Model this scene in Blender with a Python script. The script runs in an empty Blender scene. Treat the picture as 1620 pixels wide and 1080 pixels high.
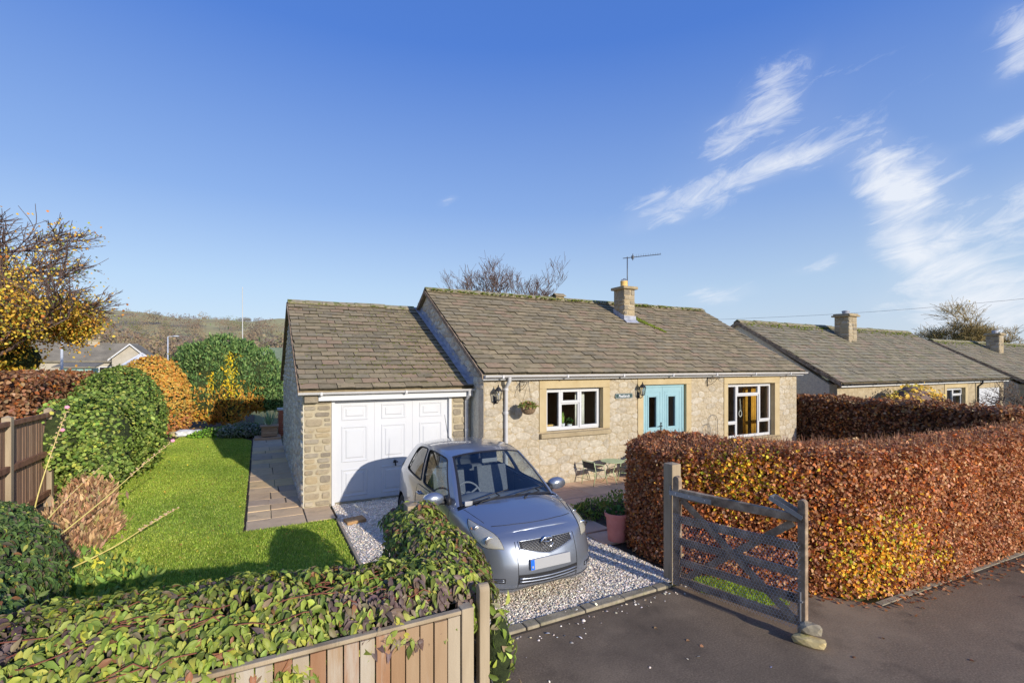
import bpy, bmesh, math, random
import numpy as np
from mathutils import Vector, Matrix, Euler
from mathutils.geometry import delaunay_2d_cdt
R = math.radians
random.seed(7)
NP = np.random.default_rng(7)
scene = bpy.context.scene
COL = scene.collection

def S(r, g, b, k=1.0):
    f = lambda c: ((c / 255) / 12.92 if c / 255 <= .04045 else ((c / 255 + .055) / 1.055) ** 2.4) * k
    return (f(r), f(g), f(b), 1)

# ------------------------------------------------------------------ camera
SUN_EL, SUN_AZ = R(17.5), R(13.0)          # elevation; travels 13 deg left of +Y
cam_d = bpy.data.cameras.new('camera')
cam = bpy.data.objects.new('camera', cam_d); COL.objects.link(cam)
cam.location = (0, 0, 2.7)
cam.rotation_euler = (R(90), 0, R(-27.7))
cam_d.sensor_width = 36.0
cam_d.lens = 16.95
cam_d.shift_y = 0.0235
cam_d.clip_start = 0.05
cam_d.clip_end = 6000
scene.camera = cam

# ------------------------------------------------------------------ world sky
world = bpy.data.worlds.new('World'); scene.world = world; world.use_nodes = True
wn = world.node_tree; wn.nodes.clear()
def N(tree, typ, **kw):
    n = tree.nodes.new(typ)
    for k, v in kw.items(): setattr(n, k, v)
    return n
def L(tree, a, b): tree.links.new(a, b)
def mth(t, op, a, b=None, c=None, clamp=False):
    n = t.nodes.new('ShaderNodeMath'); n.operation = op; n.use_clamp = clamp
    for i, q in enumerate((a, b, c)):
        if q is None: continue
        if isinstance(q, (int, float)): n.inputs[i].default_value = q
        else: t.links.new(q, n.inputs[i])
    return n.outputs[0]
sky = N(wn, 'ShaderNodeTexSky', sky_type='NISHITA')
sky.sun_disc = False
sky.sun_elevation = SUN_EL
sky.sun_rotation = R(180) - SUN_AZ
sky.altitude = 200; sky.air_density = 1.0; sky.dust_density = 1.2; sky.ozone_density = 3.0
# thin cirrus, laid out by compass bearing and elevation (degrees)
tc = N(wn, 'ShaderNodeTexCoord')
sx = N(wn, 'ShaderNodeSeparateXYZ'); L(wn, tc.outputs['Generated'], sx.inputs[0])
DEG = 180 / math.pi
az = mth(wn, 'MULTIPLY', mth(wn, 'ARCTAN2', sx.outputs[0], sx.outputs[1]), DEG)
el = mth(wn, 'MULTIPLY', mth(wn, 'ARCSINE', sx.outputs[2]), DEG)
def comb(t, x, y, z=0.0):
    n = t.nodes.new('ShaderNodeCombineXYZ')
    for i, q in enumerate((x, y, z)):
        if isinstance(q, (int, float)): n.inputs[i].default_value = q
        else: t.links.new(q, n.inputs[i])
    return n.outputs[0]
def wnoise(x, y, scale, detail=6, rough=.6, dist=0.0, z=0.0):
    n = wn.nodes.new('ShaderNodeTexNoise'); n.inputs['Scale'].default_value = scale
    n.inputs['Detail'].default_value = detail; n.inputs['Roughness'].default_value = rough
    n.inputs['Distortion'].default_value = dist
    L(wn, comb(wn, x, y, z), n.inputs['Vector']); return n.outputs[0]
# streak coordinates: along the wind (rising to the right) and across it
ca, sa = math.cos(R(17)), math.sin(R(17))
ae = comb(wn, az, el)
wz = N(wn, 'ShaderNodeTexNoise'); wz.inputs['Scale'].default_value = .13; wz.inputs['Detail'].default_value = 2.0
L(wn, ae, wz.inputs['Vector'])
wv = N(wn, 'ShaderNodeVectorMath', operation='MULTIPLY_ADD'); L(wn, wz.outputs['Color'], wv.inputs[0]); wv.inputs[1].default_value = (8, 5, 0); L(wn, ae, wv.inputs[2])
mp_ = N(wn, 'ShaderNodeMapping'); mp_.inputs['Rotation'].default_value = (0, 0, R(-17)); mp_.inputs['Scale'].default_value = (.20, .9, 1)
mp_.vector_type = 'TEXTURE'; mp_.inputs['Scale'].default_value = (3.6, 1.15, 1); mp_.inputs['Rotation'].default_value = (0, 0, R(17))
L(wn, ae, mp_.inputs['Vector'])
st = N(wn, 'ShaderNodeTexNoise'); st.inputs['Scale'].default_value = .55; st.inputs['Detail'].default_value = 9; st.inputs['Roughness'].default_value = .70; st.inputs['Distortion'].default_value = .8
L(wn, mp_.outputs[0], st.inputs['Vector']); tex = st.outputs[0]
def blob(a0, e0, rx, ry, rot, gain):
    """soft ellipse on the sky: centre bearing/elevation, radii along/across, tilt, strength (warp mean is +4,+2.5)"""
    m_ = N(wn, 'ShaderNodeMapping', vector_type='TEXTURE')
    m_.inputs['Location'].default_value = (a0 + 4, e0 + 2.5, 0); m_.inputs['Rotation'].default_value = (0, 0, R(rot)); m_.inputs['Scale'].default_value = (rx, ry, 1)
    L(wn, wv.outputs[0], m_.inputs['Vector'])
    ln = N(wn, 'ShaderNodeVectorMath', operation='LENGTH'); L(wn, m_.outputs[0], ln.inputs[0])
    r_ = N(wn, 'ShaderNodeMapRange', interpolation_type='SMOOTHSTEP'); L(wn, ln.outputs['Value'], r_.inputs[0])
    r_.inputs[1].default_value = 1.0; r_.inputs[2].default_value = 0.0; r_.inputs[3].default_value = 0; r_.inputs[4].default_value = gain
    return r_.outputs[0]
BLOBS = [  # bearing of the view axis = 27.7
    (65.5, 18.0, 7.5, 4.4, -35, .98), (68.0, 13.0, 7.5, 5.0, -70, .95), (70.0, 7.5, 9.0, 7.0, -50, .85), (74, 3.5, 18, 6.0, -5, .62), (55, 26.0, 8.0, 3.4, 38, .66),
    (46.5, 17.8, 12, 2.6, 14, .68), (57.5, 20, 6, 2.2, 14, .68), (56, 22.5, 20, 9.0, 14, .42), (77, 12, 11, 6.0, 12, .6),
    (73.7, 25.0, 4.4, 3.6, 60, .9), (72.8, 19.2, 4, 1.7, 14, .85), (51, 8.2, 6.5, 1.6, 3, .75), (59.5, 10.3, 5.5, 1.2, 4, .62), (19.7, 18.2, 3.0, 1.0, 8, .6),
    (8, 3.5, 11, 2.0, 2, .45), (100, 20, 26, 12, 20, .6), (-80, 26, 26, 9, 15, .45), (170, 26, 30, 10, 15, .45)]
cm = None
for b in BLOBS:
    g = blob(*b); cm = g if cm is None else mth(wn, 'ADD', cm, g)
gate_ = mth(wn, 'MULTIPLY_ADD', tex, 3.6, -1.35, clamp=True)
cloud = mth(wn, 'ADD', mth(wn, 'MULTIPLY', cm, 1.0), mth(wn, 'MULTIPLY_ADD', tex, 2.6, -1.68))
cloud = mth(wn, 'MULTIPLY', mth(wn, 'MAXIMUM', cloud, mth(wn, 'MULTIPLY', cm, .16)), mth(wn, 'MULTIPLY', cm, 2.2, clamp=True), clamp=True)
cloud = mth(wn, 'MULTIPLY', cloud, .86)
SKY_STRENGTH = 0.13
KS = 1.06 / SKY_STRENGTH / 2 ** .55
sk = lambda r, g, b: tuple(c * KS for c in S(r, g, b)[:3]) + (1,)
rp = ramp_stops = [(0.0, sk(208, 216, 230)), (.06, sk(196, 211, 232)), (.15, sk(180, 203, 231)), (.30, sk(136, 169, 226)), (.55, sk(74, 123, 214)), (1.0, sk(54, 100, 190))]
rn = N(wn, 'ShaderNodeValToRGB'); e_ = rn.color_ramp.elements
while len(e_) < len(rp): e_.new(.5)
for q, (p_, c_) in zip(e_, rp): q.position = p_; q.color = c_
L(wn, mth(wn, 'MAXIMUM', sx.outputs[2], 0.0), rn.inputs[0])
base = N(wn, 'ShaderNodeMix', data_type='RGBA'); base.inputs[0].default_value = .78
L(wn, sky.outputs[0], base.inputs[6]); L(wn, rn.outputs[0], base.inputs[7])
mixc = N(wn, 'ShaderNodeMix', data_type='RGBA'); L(wn, cloud, mixc.inputs[0])
L(wn, base.outputs[2], mixc.inputs[6]); mixc.inputs[7].default_value = sk(236, 240, 247)
world.cycles.sampling_method = 'MANUAL'; world.cycles.sample_map_resolution = 512
bg = N(wn, 'ShaderNodeBackground'); bg.inputs['Strength'].default_value = SKY_STRENGTH
L(wn, mixc.outputs[2], bg.inputs['Color'])
wo = N(wn, 'ShaderNodeOutputWorld'); L(wn, bg.outputs[0], wo.inputs['Surface'])

# ------------------------------------------------------------------ sun and exposure
sd = bpy.data.lights.new('sun', 'SUN'); sd.energy = 3.1; sd.angle = R(0.55); sd.color = (1.0, .93, .83)
sun = bpy.data.objects.new('sun', sd); COL.objects.link(sun)
sun.location = (6, -20, 12); sun.rotation_euler = (R(90) - SUN_EL, 0, SUN_AZ)
scene.view_settings.view_transform = 'Standard'; scene.view_settings.look = 'None'
scene.view_settings.gamma = 1.0; scene.view_settings.exposure = 0.55
scene.view_settings.use_curve_mapping = False
scene.cycles.max_bounces = 6; scene.cycles.diffuse_bounces = 3; scene.cycles.glossy_bounces = 3; scene.cycles.transparent_max_bounces = 24

# ------------------------------------------------------------------ helpers
ROOTS = {}
def tag(o, label=None, cat=None, group=None, kind=None):
    if label: o['label'] = label
    if cat: o['category'] = cat
    if group: o['group'] = group
    if kind: o['kind'] = kind
    return o
def thing(name, label, cat, loc=(0, 0, 0), group=None, rotz=0.0, local=False):
    o = bpy.data.objects.new(name, None); COL.objects.link(o)
    o.empty_display_size = .2
    o.location = loc; o.rotation_euler = (0, 0, rotz); tag(o, label, cat, group)
    if not local: ROOTS[o] = Vector(loc)
    return o
def link(name, me, mat=None, parent=None, loc=(0, 0, 0), rot=(0, 0, 0), scale=(1, 1, 1)):
    o = bpy.data.objects.new(name, me); COL.objects.link(o)
    o.location = loc; o.rotation_euler = rot; o.scale = scale
    if mat is not None and len(me.materials) == 0: me.materials.append(mat)
    if parent is not None:
        o.parent = parent
        if parent in ROOTS: o.matrix_parent_inverse = Matrix.Translation(-ROOTS[parent])
    return o
def copy_tree(o, loc=None, rotz=None, parent=None):
    c = o.copy(); COL.objects.link(c)
    if parent is not None: c.parent = parent
    if loc is not None: c.location = loc
    if rotz is not None: c.rotation_euler = (0, 0, rotz)
    for ch in [q for q in list(bpy.data.objects) if q.parent == o]: copy_tree(ch, parent=c)
    return c

class MB:
    """collects shapes into one mesh"""
    def __init__(s): s.v = []; s.f = []
    def add(s, vs, fs, M=None):
        n = len(s.v)
        s.v += [tuple(M @ Vector(p)) if M is not None else tuple(p) for p in vs]
        s.f += [tuple(i + n for i in f) for f in fs]; return s
    def box(s, a, b, M=None):
        x0, y0, z0 = a; x1, y1, z1 = b
        return s.add([(x0, y0, z0), (x1, y0, z0), (x1, y1, z0), (x0, y1, z0), (x0, y0, z1), (x1, y0, z1), (x1, y1, z1), (x0, y1, z1)],
                     [(0, 3, 2, 1), (4, 5, 6, 7), (0, 1, 5, 4), (1, 2, 6, 5), (2, 3, 7, 6), (3, 0, 4, 7)], M)
    def tube(s, pts, r, n=6, cap=True):
        pts = [Vector(p) for p in pts]; m = len(pts)
        rs = r if isinstance(r, (list, tuple)) else [r] * m
        vs = []; u = None
        for i, p in enumerate(pts):
            t = (pts[min(i + 1, m - 1)] - pts[max(i - 1, 0)])
            t = t.normalized() if t.length > 1e-9 else Vector((0, 0, 1))
            if u is None:
                u = t.orthogonal().normalized()
            else:
                u = (u - t * u.dot(t)); u = u.normalized() if u.length > 1e-6 else t.orthogonal().normalized()
            w = t.cross(u)
            for k in range(n):
                a = 2 * math.pi * k / n
                vs.append(p + (u * math.cos(a) + w * math.sin(a)) * rs[i])
        fs = [(i * n + k, i * n + (k + 1) % n, (i + 1) * n + (k + 1) % n, (i + 1) * n + k) for i in range(m - 1) for k in range(n)]
        if cap: fs += [tuple(range(n - 1, -1, -1)), tuple((m - 1) * n + k for k in range(n))]
        return s.add(vs, fs)
    def lathe(s, prof, c=(0, 0, 0), n=16, M=None, ax='z', cap=True):
        vs = []; m = len(prof)
        for r, z in prof:
            for k in range(n):
                a = 2 * math.pi * k / n; x, y = r * math.cos(a), r * math.sin(a)
                p = (x, y, z) if ax == 'z' else ((z, x, y) if ax == 'x' else (x, z, y))
                vs.append((p[0] + c[0], p[1] + c[1], p[2] + c[2]))
        fs = [(i * n + k, i * n + (k + 1) % n, (i + 1) * n + (k + 1) % n, (i + 1) * n + k) for i in range(m - 1) for k in range(n)]
        if cap: fs += [tuple(range(n - 1, -1, -1)), tuple((m - 1) * n + k for k in range(n))]
        return s.add(vs, fs, M)
    def prism(s, poly, vec, M=None):
        n = len(poly); v = Vector(vec)
        vs = [Vector(p) for p in poly] + [Vector(p) + v for p in poly]
        fs = [tuple(range(n - 1, -1, -1)), tuple(range(n, 2 * n))] + [(i, (i + 1) % n, (i + 1) % n + n, i + n) for i in range(n)]
        return s.add(vs, fs, M)
    def grid(s, P):
        """P[i][j] points"""
        m, n = len(P), len(P[0])
        return s.add([p for row in P for p in row], [(i * n + j, i * n + j + 1, (i + 1) * n + j + 1, (i + 1) * n + j) for i in range(m - 1) for j in range(n - 1)])
    def ball(s, c, r, n=10, m=6, sq=(1, 1, 1)):
        return s.lathe([(max(1e-3, math.sin(math.pi * i / m)) * r, -math.cos(math.pi * i / m) * r) for i in range(m + 1)], n=n,
                       M=Matrix.Translation(c) @ Matrix.Diagonal((*sq, 1)))
    def mesh(s, name, smooth=False, fix=True):
        me = bpy.data.meshes.new(name); me.from_pydata([tuple(p) for p in s.v], [], s.f)
        if fix:
            bm = bmesh.new(); bm.from_mesh(me); bmesh.ops.recalc_face_normals(bm, faces=bm.faces); bm.to_mesh(me); bm.free()
        if smooth:
            me.polygons.foreach_set('use_smooth', [True] * len(me.polygons))
        return me
    def build(s, name, mat, parent=None, smooth=False, bevel=0, loc=(0, 0, 0), rot=(0, 0, 0), angle=None, fix=True):
        me = s.mesh(name, smooth or angle is not None, fix)
        if angle is not None: me.set_sharp_from_angle(angle=R(angle))
        o = link(name, me, mat, parent, loc, rot)
        if bevel:
            b = o.modifiers.new('bevel', 'BEVEL'); b.width = bevel; b.segments = 2; b.limit_method = 'ANGLE'; b.angle_limit = R(40)
        return o

def np_mesh(name, V, F, col=None, tint=None, smooth=False):
    """fast mesh from numpy: V (n,3), F (m,k) ; col per-vertex rgb ; tint per-vertex float"""
    me = bpy.data.meshes.new(name); V = np.asarray(V, np.float32); F = np.asarray(F, np.int32)
    m, k = F.shape
    me.vertices.add(len(V)); me.vertices.foreach_set('co', V.ravel())
    me.loops.add(m * k); me.loops.foreach_set('vertex_index', F.ravel())
    me.polygons.add(m); me.polygons.foreach_set('loop_start', np.arange(0, m * k, k, dtype=np.int32))
    try: me.polygons.foreach_set('loop_total', np.full(m, k, np.int32))
    except Exception: pass
    if smooth: me.polygons.foreach_set('use_smooth', np.ones(m, bool))
    if col is not None:
        a = me.color_attributes.new('col', 'FLOAT_COLOR', 'POINT')
        c4 = np.ones((len(V), 4), np.float32); c4[:, :3] = col; a.data.foreach_set('color', c4.ravel())
    if tint is not None:
        a = me.attributes.new('tint', 'FLOAT', 'POINT'); a.data.foreach_set('value', np.asarray(tint, np.float32))
    me.update(calc_edges=True); me.validate(); return me
def unit(a): return a / np.maximum(np.linalg.norm(a, axis=-1, keepdims=True), 1e-9)
def scatter(T, TF, P, fwd, nrm, sc, col=None, colj=.0):
    """copies of template T (k,3: x across, y along, z normal), placed at P with frame fwd/nrm, sizes sc -> V,F,C"""
    P = np.asarray(P); n = len(P); k = len(T)
    f = unit(np.asarray(fwd)); z = np.asarray(nrm); z = unit(z - f * (z * f).sum(1, keepdims=True)); x = np.cross(f, z)
    sc = np.asarray(sc); sc = sc[:, None] * np.ones(3) if sc.ndim == 1 else sc
    V = P[:, None, :] + T[None, :, 0, None] * (x * sc[:, :1])[:, None, :] + T[None, :, 1, None] * (f * sc[:, 1:2])[:, None, :] + T[None, :, 2, None] * (z * sc[:, 2:3])[:, None, :]
    F = TF[None] + (np.arange(n) * k)[:, None, None]
    C = None if col is None else np.repeat(np.asarray(col)[:, None, :], k, 1).reshape(-1, 3)
    return V.reshape(-1, 3), F.reshape(-1, TF.shape[1]), C
def pick(cols, w, n, jit=.12):
    cols = np.array([c[:3] for c in cols]); w = np.array(w, float); w /= w.sum()
    c = cols[NP.choice(len(cols), n, p=w)]
    return np.clip(c * (1 + NP.normal(0, jit, (n, 1))) * (1 + NP.normal(0, jit * .4, (n, 3))), .002, 1)
LEAF2 = (np.array([(0, 0, 0), (-.5, .5, .1), (0, 1, -.05), (.5, .5, .1)]), np.array([(0, 1, 2), (0, 2, 3)]))
LEAF_Q = (np.array([(0, 0, 0), (-.42, .32, .08), (-.3, .75, .05), (0, 1, -.14), (.3, .75, .05), (.42, .32, .08)]), np.array([(0, 1, 2), (0, 2, 3), (0, 3, 4), (0, 4, 5)]))

# ------------------------------------------------------------------ materials
def ramp(t, fac, stops, interp='LINEAR'):
    n = t.nodes.new('ShaderNodeValToRGB'); n.color_ramp.interpolation = interp
    e = n.color_ramp.elements
    while len(e) < len(stops): e.new(.5)
    for q, (p, c) in zip(e, stops): q.position = p; q.color = c
    if fac is not None: t.links.new(fac, n.inputs[0])
    return n.outputs[0]
def mat(name, stops, nscale=6.0, detail=6, rough=.8, bump=.0, bscale=30., bdist=.01, rnd=None, rmix=.6, patches=(), metallic=0., spec=.4, coat=0., stretch=(1, 1, 1), rvar=0., attr=False, mixtype='MIX', gain=1.0, warm=0.):
    gain *= 1.28 if metallic < .3 else 1.0
    gk = lambda c: tuple(min(.86, q * gain * w_) for q, w_ in zip(c[:3], (1 + warm, 1, 1 - 1.4 * warm))) + (1,)
    stops = gk(stops) if isinstance(stops, tuple) else [(p_, gk(c_)) for p_, c_ in stops]
    rnd = [gk(c_) for c_ in rnd] if rnd else None; patches = [(gk(q[0]), *q[1:]) for q in patches]
    m = bpy.data.materials.new(name); m.use_nodes = True; t = m.node_tree; t.nodes.clear()
    out = t.nodes.new('ShaderNodeOutputMaterial'); p = t.nodes.new('ShaderNodeBsdfPrincipled'); t.links.new(p.outputs[0], out.inputs[0])
    g = t.nodes.new('ShaderNodeNewGeometry'); mp = t.nodes.new('ShaderNodeMapping'); mp.inputs['Scale'].default_value = stretch
    t.links.new(g.outputs['Position'], mp.inputs['Vector'])
    def noise(sc, det=detail, ro=.6, off=0.):
        n = t.nodes.new('ShaderNodeTexNoise'); n.inputs['Scale'].default_value = sc; n.inputs['Detail'].default_value = det; n.inputs['Roughness'].default_value = ro
        if off:
            v = t.nodes.new('ShaderNodeVectorMath'); v.operation = 'ADD'; v.inputs[1].default_value = (off, off * .7, off * 1.3); t.links.new(mp.outputs[0], v.inputs[0]); t.links.new(v.outputs[0], n.inputs['Vector'])
        else: t.links.new(mp.outputs[0], n.inputs['Vector'])
        return n.outputs[0]
    if isinstance(stops, tuple): stops = [(0, stops)]
    if len(stops) > 1:
        col = ramp(t, noise(nscale), stops)
    else:
        c = t.nodes.new('ShaderNodeRGB'); c.outputs[0].default_value = stops[0][1]; col = c.outputs[0]
    def mix(a, b, fac, typ='MIX'):
        n = t.nodes.new('ShaderNodeMix'); n.data_type = 'RGBA'; n.blend_type = typ
        if isinstance(fac, (int, float)): n.inputs[0].default_value = fac
        else: t.links.new(fac, n.inputs[0])
        for i, q in ((6, a), (7, b)):
            if isinstance(q, tuple): n.inputs[i].default_value = q
            else: t.links.new(q, n.inputs[i])
        return n.outputs[2]
    if rnd:
        oi = t.nodes.new('ShaderNodeObjectInfo'); at = t.nodes.new('ShaderNodeAttribute'); at.attribute_name = 'tint'
        fr = mth(t, 'FRACT', mth(t, 'ADD', oi.outputs['Random'], at.outputs['Fac']))
        k = len(rnd); rc = ramp(t, fr, [(i / k, c) for i, c in enumerate(rnd)], 'CONSTANT')
        col = mix(col, rc, rmix, mixtype)
    for i, (pc, ps, lo, hi, amt) in enumerate(patches):
        f = t.nodes.new('ShaderNodeMapRange'); t.links.new(noise(ps, 7, .65, 11.3 * (i + 1)), f.inputs[0])
        f.inputs[1].default_value = lo; f.inputs[2].default_value = hi; f.inputs[4].default_value = amt
        col = mix(col, pc, f.outputs[0])
    t.links.new(col, p.inputs['Base Color'])
    p.inputs['Roughness'].default_value = rough; p.inputs['Metallic'].default_value = metallic
    p.inputs['Specular IOR Level'].default_value = spec; p.inputs['Coat Weight'].default_value = coat
    if rvar:
        f = t.nodes.new('ShaderNodeMapRange'); t.links.new(noise(nscale * 1.7, 4, .6, 5.), f.inputs[0]); f.inputs[3].default_value = max(0, rough - rvar); f.inputs[4].default_value = min(1, rough + rvar); t.links.new(f.outputs[0], p.inputs['Roughness'])
    if bump:
        b = t.nodes.new('ShaderNodeBump'); b.inputs['Strength'].default_value = bump; b.inputs['Distance'].default_value = bdist
        t.links.new(noise(bscale, 8, .65, 3.), b.inputs['Height']); t.links.new(b.outputs[0], p.inputs['Normal'])
    return m
def leafmat(name, trans=.35, rough=.55, spec=.3, gain=1.35):
    m = bpy.data.materials.new(name); m.use_nodes = True; t = m.node_tree; t.nodes.clear()
    out = t.nodes.new('ShaderNodeOutputMaterial'); p = t.nodes.new('ShaderNodeBsdfPrincipled'); tr = t.nodes.new('ShaderNodeBsdfTranslucent'); ms = t.nodes.new('ShaderNodeMixShader')
    va = t.nodes.new('ShaderNodeVertexColor'); va.layer_name = 'col'; a = t.nodes.new('ShaderNodeVectorMath'); a.operation = 'SCALE'; a.inputs['Scale'].default_value = gain * 1.12; t.links.new(va.outputs[0], a.inputs[0])
    t.links.new(a.outputs[0], p.inputs['Base Color']); t.links.new(a.outputs[0], tr.inputs[0])
    p.inputs['Roughness'].default_value = rough; p.inputs['Specular IOR Level'].default_value = spec
    ms.inputs[0].default_value = trans; t.links.new(p.outputs[0], ms.inputs[1]); t.links.new(tr.outputs[0], ms.inputs[2]); t.links.new(ms.outputs[0], out.inputs[0]); return m
def glassmat(name, tint=(.75, .8, .8, 1), f0=.04, boost=1.0, rough=.0):
    """thin pane: see-through plus a mirror share that rises towards grazing view (same from both sides)"""
    m = bpy.data.materials.new(name); m.use_nodes = True; t = m.node_tree; t.nodes.clear()
    out = t.nodes.new('ShaderNodeOutputMaterial'); tr = t.nodes.new('ShaderNodeBsdfTransparent'); gl = t.nodes.new('ShaderNodeBsdfGlossy'); ms = t.nodes.new('ShaderNodeMixShader')
    g = t.nodes.new('ShaderNodeNewGeometry'); dt = t.nodes.new('ShaderNodeVectorMath'); dt.operation = 'DOT_PRODUCT'; t.links.new(g.outputs['Normal'], dt.inputs[0]); t.links.new(g.outputs['Incoming'], dt.inputs[1])
    c = mth(t, 'SUBTRACT', 1.0, mth(t, 'ABSOLUTE', dt.outputs['Value'])); fr = mth(t, 'MULTIPLY', mth(t, 'MULTIPLY_ADD', mth(t, 'POWER', c, 5.0), 1 - f0, f0), boost, clamp=True)
    tr.inputs[0].default_value = tint; gl.inputs['Roughness'].default_value = rough
    t.links.new(fr, ms.inputs[0]); t.links.new(tr.outputs[0], ms.inputs[1]); t.links.new(gl.outputs[0], ms.inputs[2]); t.links.new(ms.outputs[0], out.inputs[0]); return m

TILE_COLS = [S(124, 114, 90), S(140, 128, 102), S(112, 104, 84), S(130, 119, 95), S(148, 134, 106), S(104, 98, 82), S(134, 118, 96), S(120, 112, 84), S(142, 118, 98), S(124, 118, 100)]
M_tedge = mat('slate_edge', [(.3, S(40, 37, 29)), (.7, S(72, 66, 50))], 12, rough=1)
M_tile = mat('stone_slate', [(.25, S(92, 85, 70)), (.5, S(128, 118, 97)), (.75, S(150, 138, 112))], 9, rough=.9, bump=.5, bscale=45, bdist=.006, rnd=TILE_COLS, rmix=.55, gain=.98, warm=.055,
             patches=[(S(66, 68, 34), 7.5, .60, .68, .75), (S(52, 46, 38), 14, .62, .72, .7), (S(163, 160, 130), 22, .66, .74, .5)])
M_ridge = mat('ridge_stone', [(.3, S(120, 110, 90)), (.7, S(150, 140, 112))], 8, rough=.9, bump=.5, bscale=40, patches=[(S(84, 92, 30), 6, .5, .58, .9)])
M_moss = mat('moss', [(.3, S(70, 82, 18)), (.7, S(120, 132, 38))], 20, rough=1, bump=1, bscale=60, bdist=.03)
STONE_COLS = [S(184, 174, 154), S(192, 184, 166), S(172, 164, 148), S(188, 178, 158), S(206, 200, 186), S(178, 164, 138), S(186, 174, 150), S(164, 158, 146), S(192, 178, 150), S(204, 198, 184)]
M_stone = mat('wall_stone', [(.30, S(146, 134, 112)), (.5, S(186, 172, 146)), (.70, S(216, 206, 186))], 17, rough=.92, bump=.8, bscale=30, bdist=.015, rnd=STONE_COLS, rmix=.42, gain=.73, warm=.02,
              patches=[(S(200, 164, 112), 3.2, .62, .7, .45), (S(120, 112, 98), 20, .62, .74, .6)])
M_mortar = mat('lime_mortar', [(.3, S(176, 160, 130)), (.7, S(200, 184, 154))], 7, gain=.65, warm=.03, rough=.95, bump=.7, bscale=55, bdist=.01, patches=[(S(140, 126, 100), 14, .6, .72, .5)])
GSTONE = [S(158, 144, 120), S(128, 120, 108), S(172, 158, 130), S(142, 132, 114), S(164, 150, 126), S(112, 106, 98), S(178, 158, 122), S(150, 142, 128), S(186, 176, 156)]
M_gstone = mat('garage_stone', [(.25, S(120, 108, 88)), (.5, S(152, 138, 112)), (.75, S(176, 162, 136))], 12, rough=.92, bump=.8, bscale=40, bdist=.014, rnd=GSTONE, rmix=.55, gain=.84, warm=.0, patches=[(S(178, 140, 84), 4, .6, .7, .5)])
M_gmortar = mat('sandy_mortar', [(.3, S(172, 158, 130)), (.7, S(192, 180, 152))], 9, rough=.95, bump=.6, bscale=60, gain=.74)
M_render = mat('roughcast_stone', [(.3, S(126, 122, 114)), (.55, S(160, 154, 142)), (.75, S(184, 178, 164))], 10, gain=1.55, warm=.08, rough=.95, bump=1.0, bscale=24, bdist=.03, rnd=[S(150, 146, 138), S(128, 124, 118), S(172, 166, 154), S(140, 134, 124), S(186, 182, 172)], rmix=.5, patches=[(S(104, 98, 90), 30, .56, .66, .7)])
M_dress = mat('dressed_sandstone', [(.3, S(196, 174, 130)), (.7, S(212, 192, 150))], 3, gain=.66, rough=.9, bump=.25, bscale=60, patches=[(S(170, 146, 104), 10, .62, .75, .4)])
M_sill = mat('weathered_sill', [(.3, S(160, 142, 110)), (.7, S(186, 168, 134))], 6, gain=.7, rough=.9, bump=.4, bscale=50)
M_upvc = mat('white_upvc', [(.3, (.47, .47, .47, 1)), (.7, (.50, .50, .50, 1))], 3, rough=.35, spec=.5)
M_upvc_d = mat('white_gutter', [(.3, (.44, .43, .42, 1)), (.7, (.50, .49, .48, 1))], 4, rough=.4, spec=.5, patches=[((.42, .39, .33, 1), 9, .62, .8, .5)])
M_gdoor = mat('garage_door_paint', [(.3, (.445, .45, .46, 1)), (.7, (.465, .47, .48, 1))], 2, rough=.4, patches=[((.41, .405, .395, 1), 2.5, .62, .8, .3)])
M_teal = mat('pale_blue_paint', [(.3, S(160, 200, 208)), (.7, S(170, 208, 214))], 3, rough=.4, gain=.62)
M_black = mat('black_metal', (.02, .02, .022, 1), rough=.45)
M_dark = mat('dark_void', (.012, .011, .010, 1), rough=.9)
M_glass = glassmat('window_glass', (.90, .92, .92, 1), boost=1.0)
M_lead = mat('lead_flashing', [(.3, S(120, 122, 130)), (.7, S(168, 170, 178))], 6, rough=.6, bump=.3, bscale=18)
M_wood = mat('weathered_softwood', [(.28, S(120, 98, 74)), (.5, S(168, 146, 116)), (.72, S(196, 178, 148))], 7, rough=.85, bump=.4, bscale=30, stretch=(1, 1, .12), rnd=[S(182, 122, 80), S(204, 188, 160), S(172, 112, 72), S(192, 156, 118), S(180, 134, 92), S(206, 190, 164)], rmix=.6, gain=.58, patches=[(S(206, 196, 178), 5, .54, .64, .7), (S(92, 70, 50), 9, .64, .72, .7)])
M_post = mat('pale_post_wood', [(.3, S(150, 130, 102)), (.7, S(196, 178, 148))], 6, gain=.68, rough=.85, bump=.35, bscale=30, stretch=(1, 1, .12), patches=[(S(110, 104, 78), 8, .6, .7, .6)])
M_gatewood = mat('gate_wood', [(.3, S(92, 76, 60)), (.55, S(140, 120, 98)), (.75, S(176, 158, 132))], 8, rough=.85, bump=.45, bscale=40, patches=[(S(112, 108, 66), 5, .58, .68, .6), (S(36, 30, 26), 7, .62, .7, .8)])
M_net = mat('wire_netting', (.55, .56, .58, 1), rough=.4, metallic=.35)
M_galv = mat('galvanised_steel', [(.3, (.30, .31, .33, 1)), (.7, (.46, .47, .49, 1))], 9, rough=.45, metallic=.75)
M_bark = mat('bark', [(.3, S(78, 66, 56)), (.7, S(124, 108, 92))], 14, rough=.95, bump=.5, bscale=40)
M_twig = mat('bare_twig', [(.3, S(84, 68, 62)), (.7, S(120, 100, 90))], 6, rough=.95)
M_core = mat('hedge_inside', [(.3, S(58, 38, 26)), (.7, S(98, 66, 44))], 12, rough=1, bump=.8, bscale=30, bdist=.05)
M_coreg = mat('shrub_inside', [(.3, S(34, 42, 20)), (.7, S(60, 70, 34))], 12, rough=1, bump=.8, bscale=30, bdist=.05)
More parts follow.
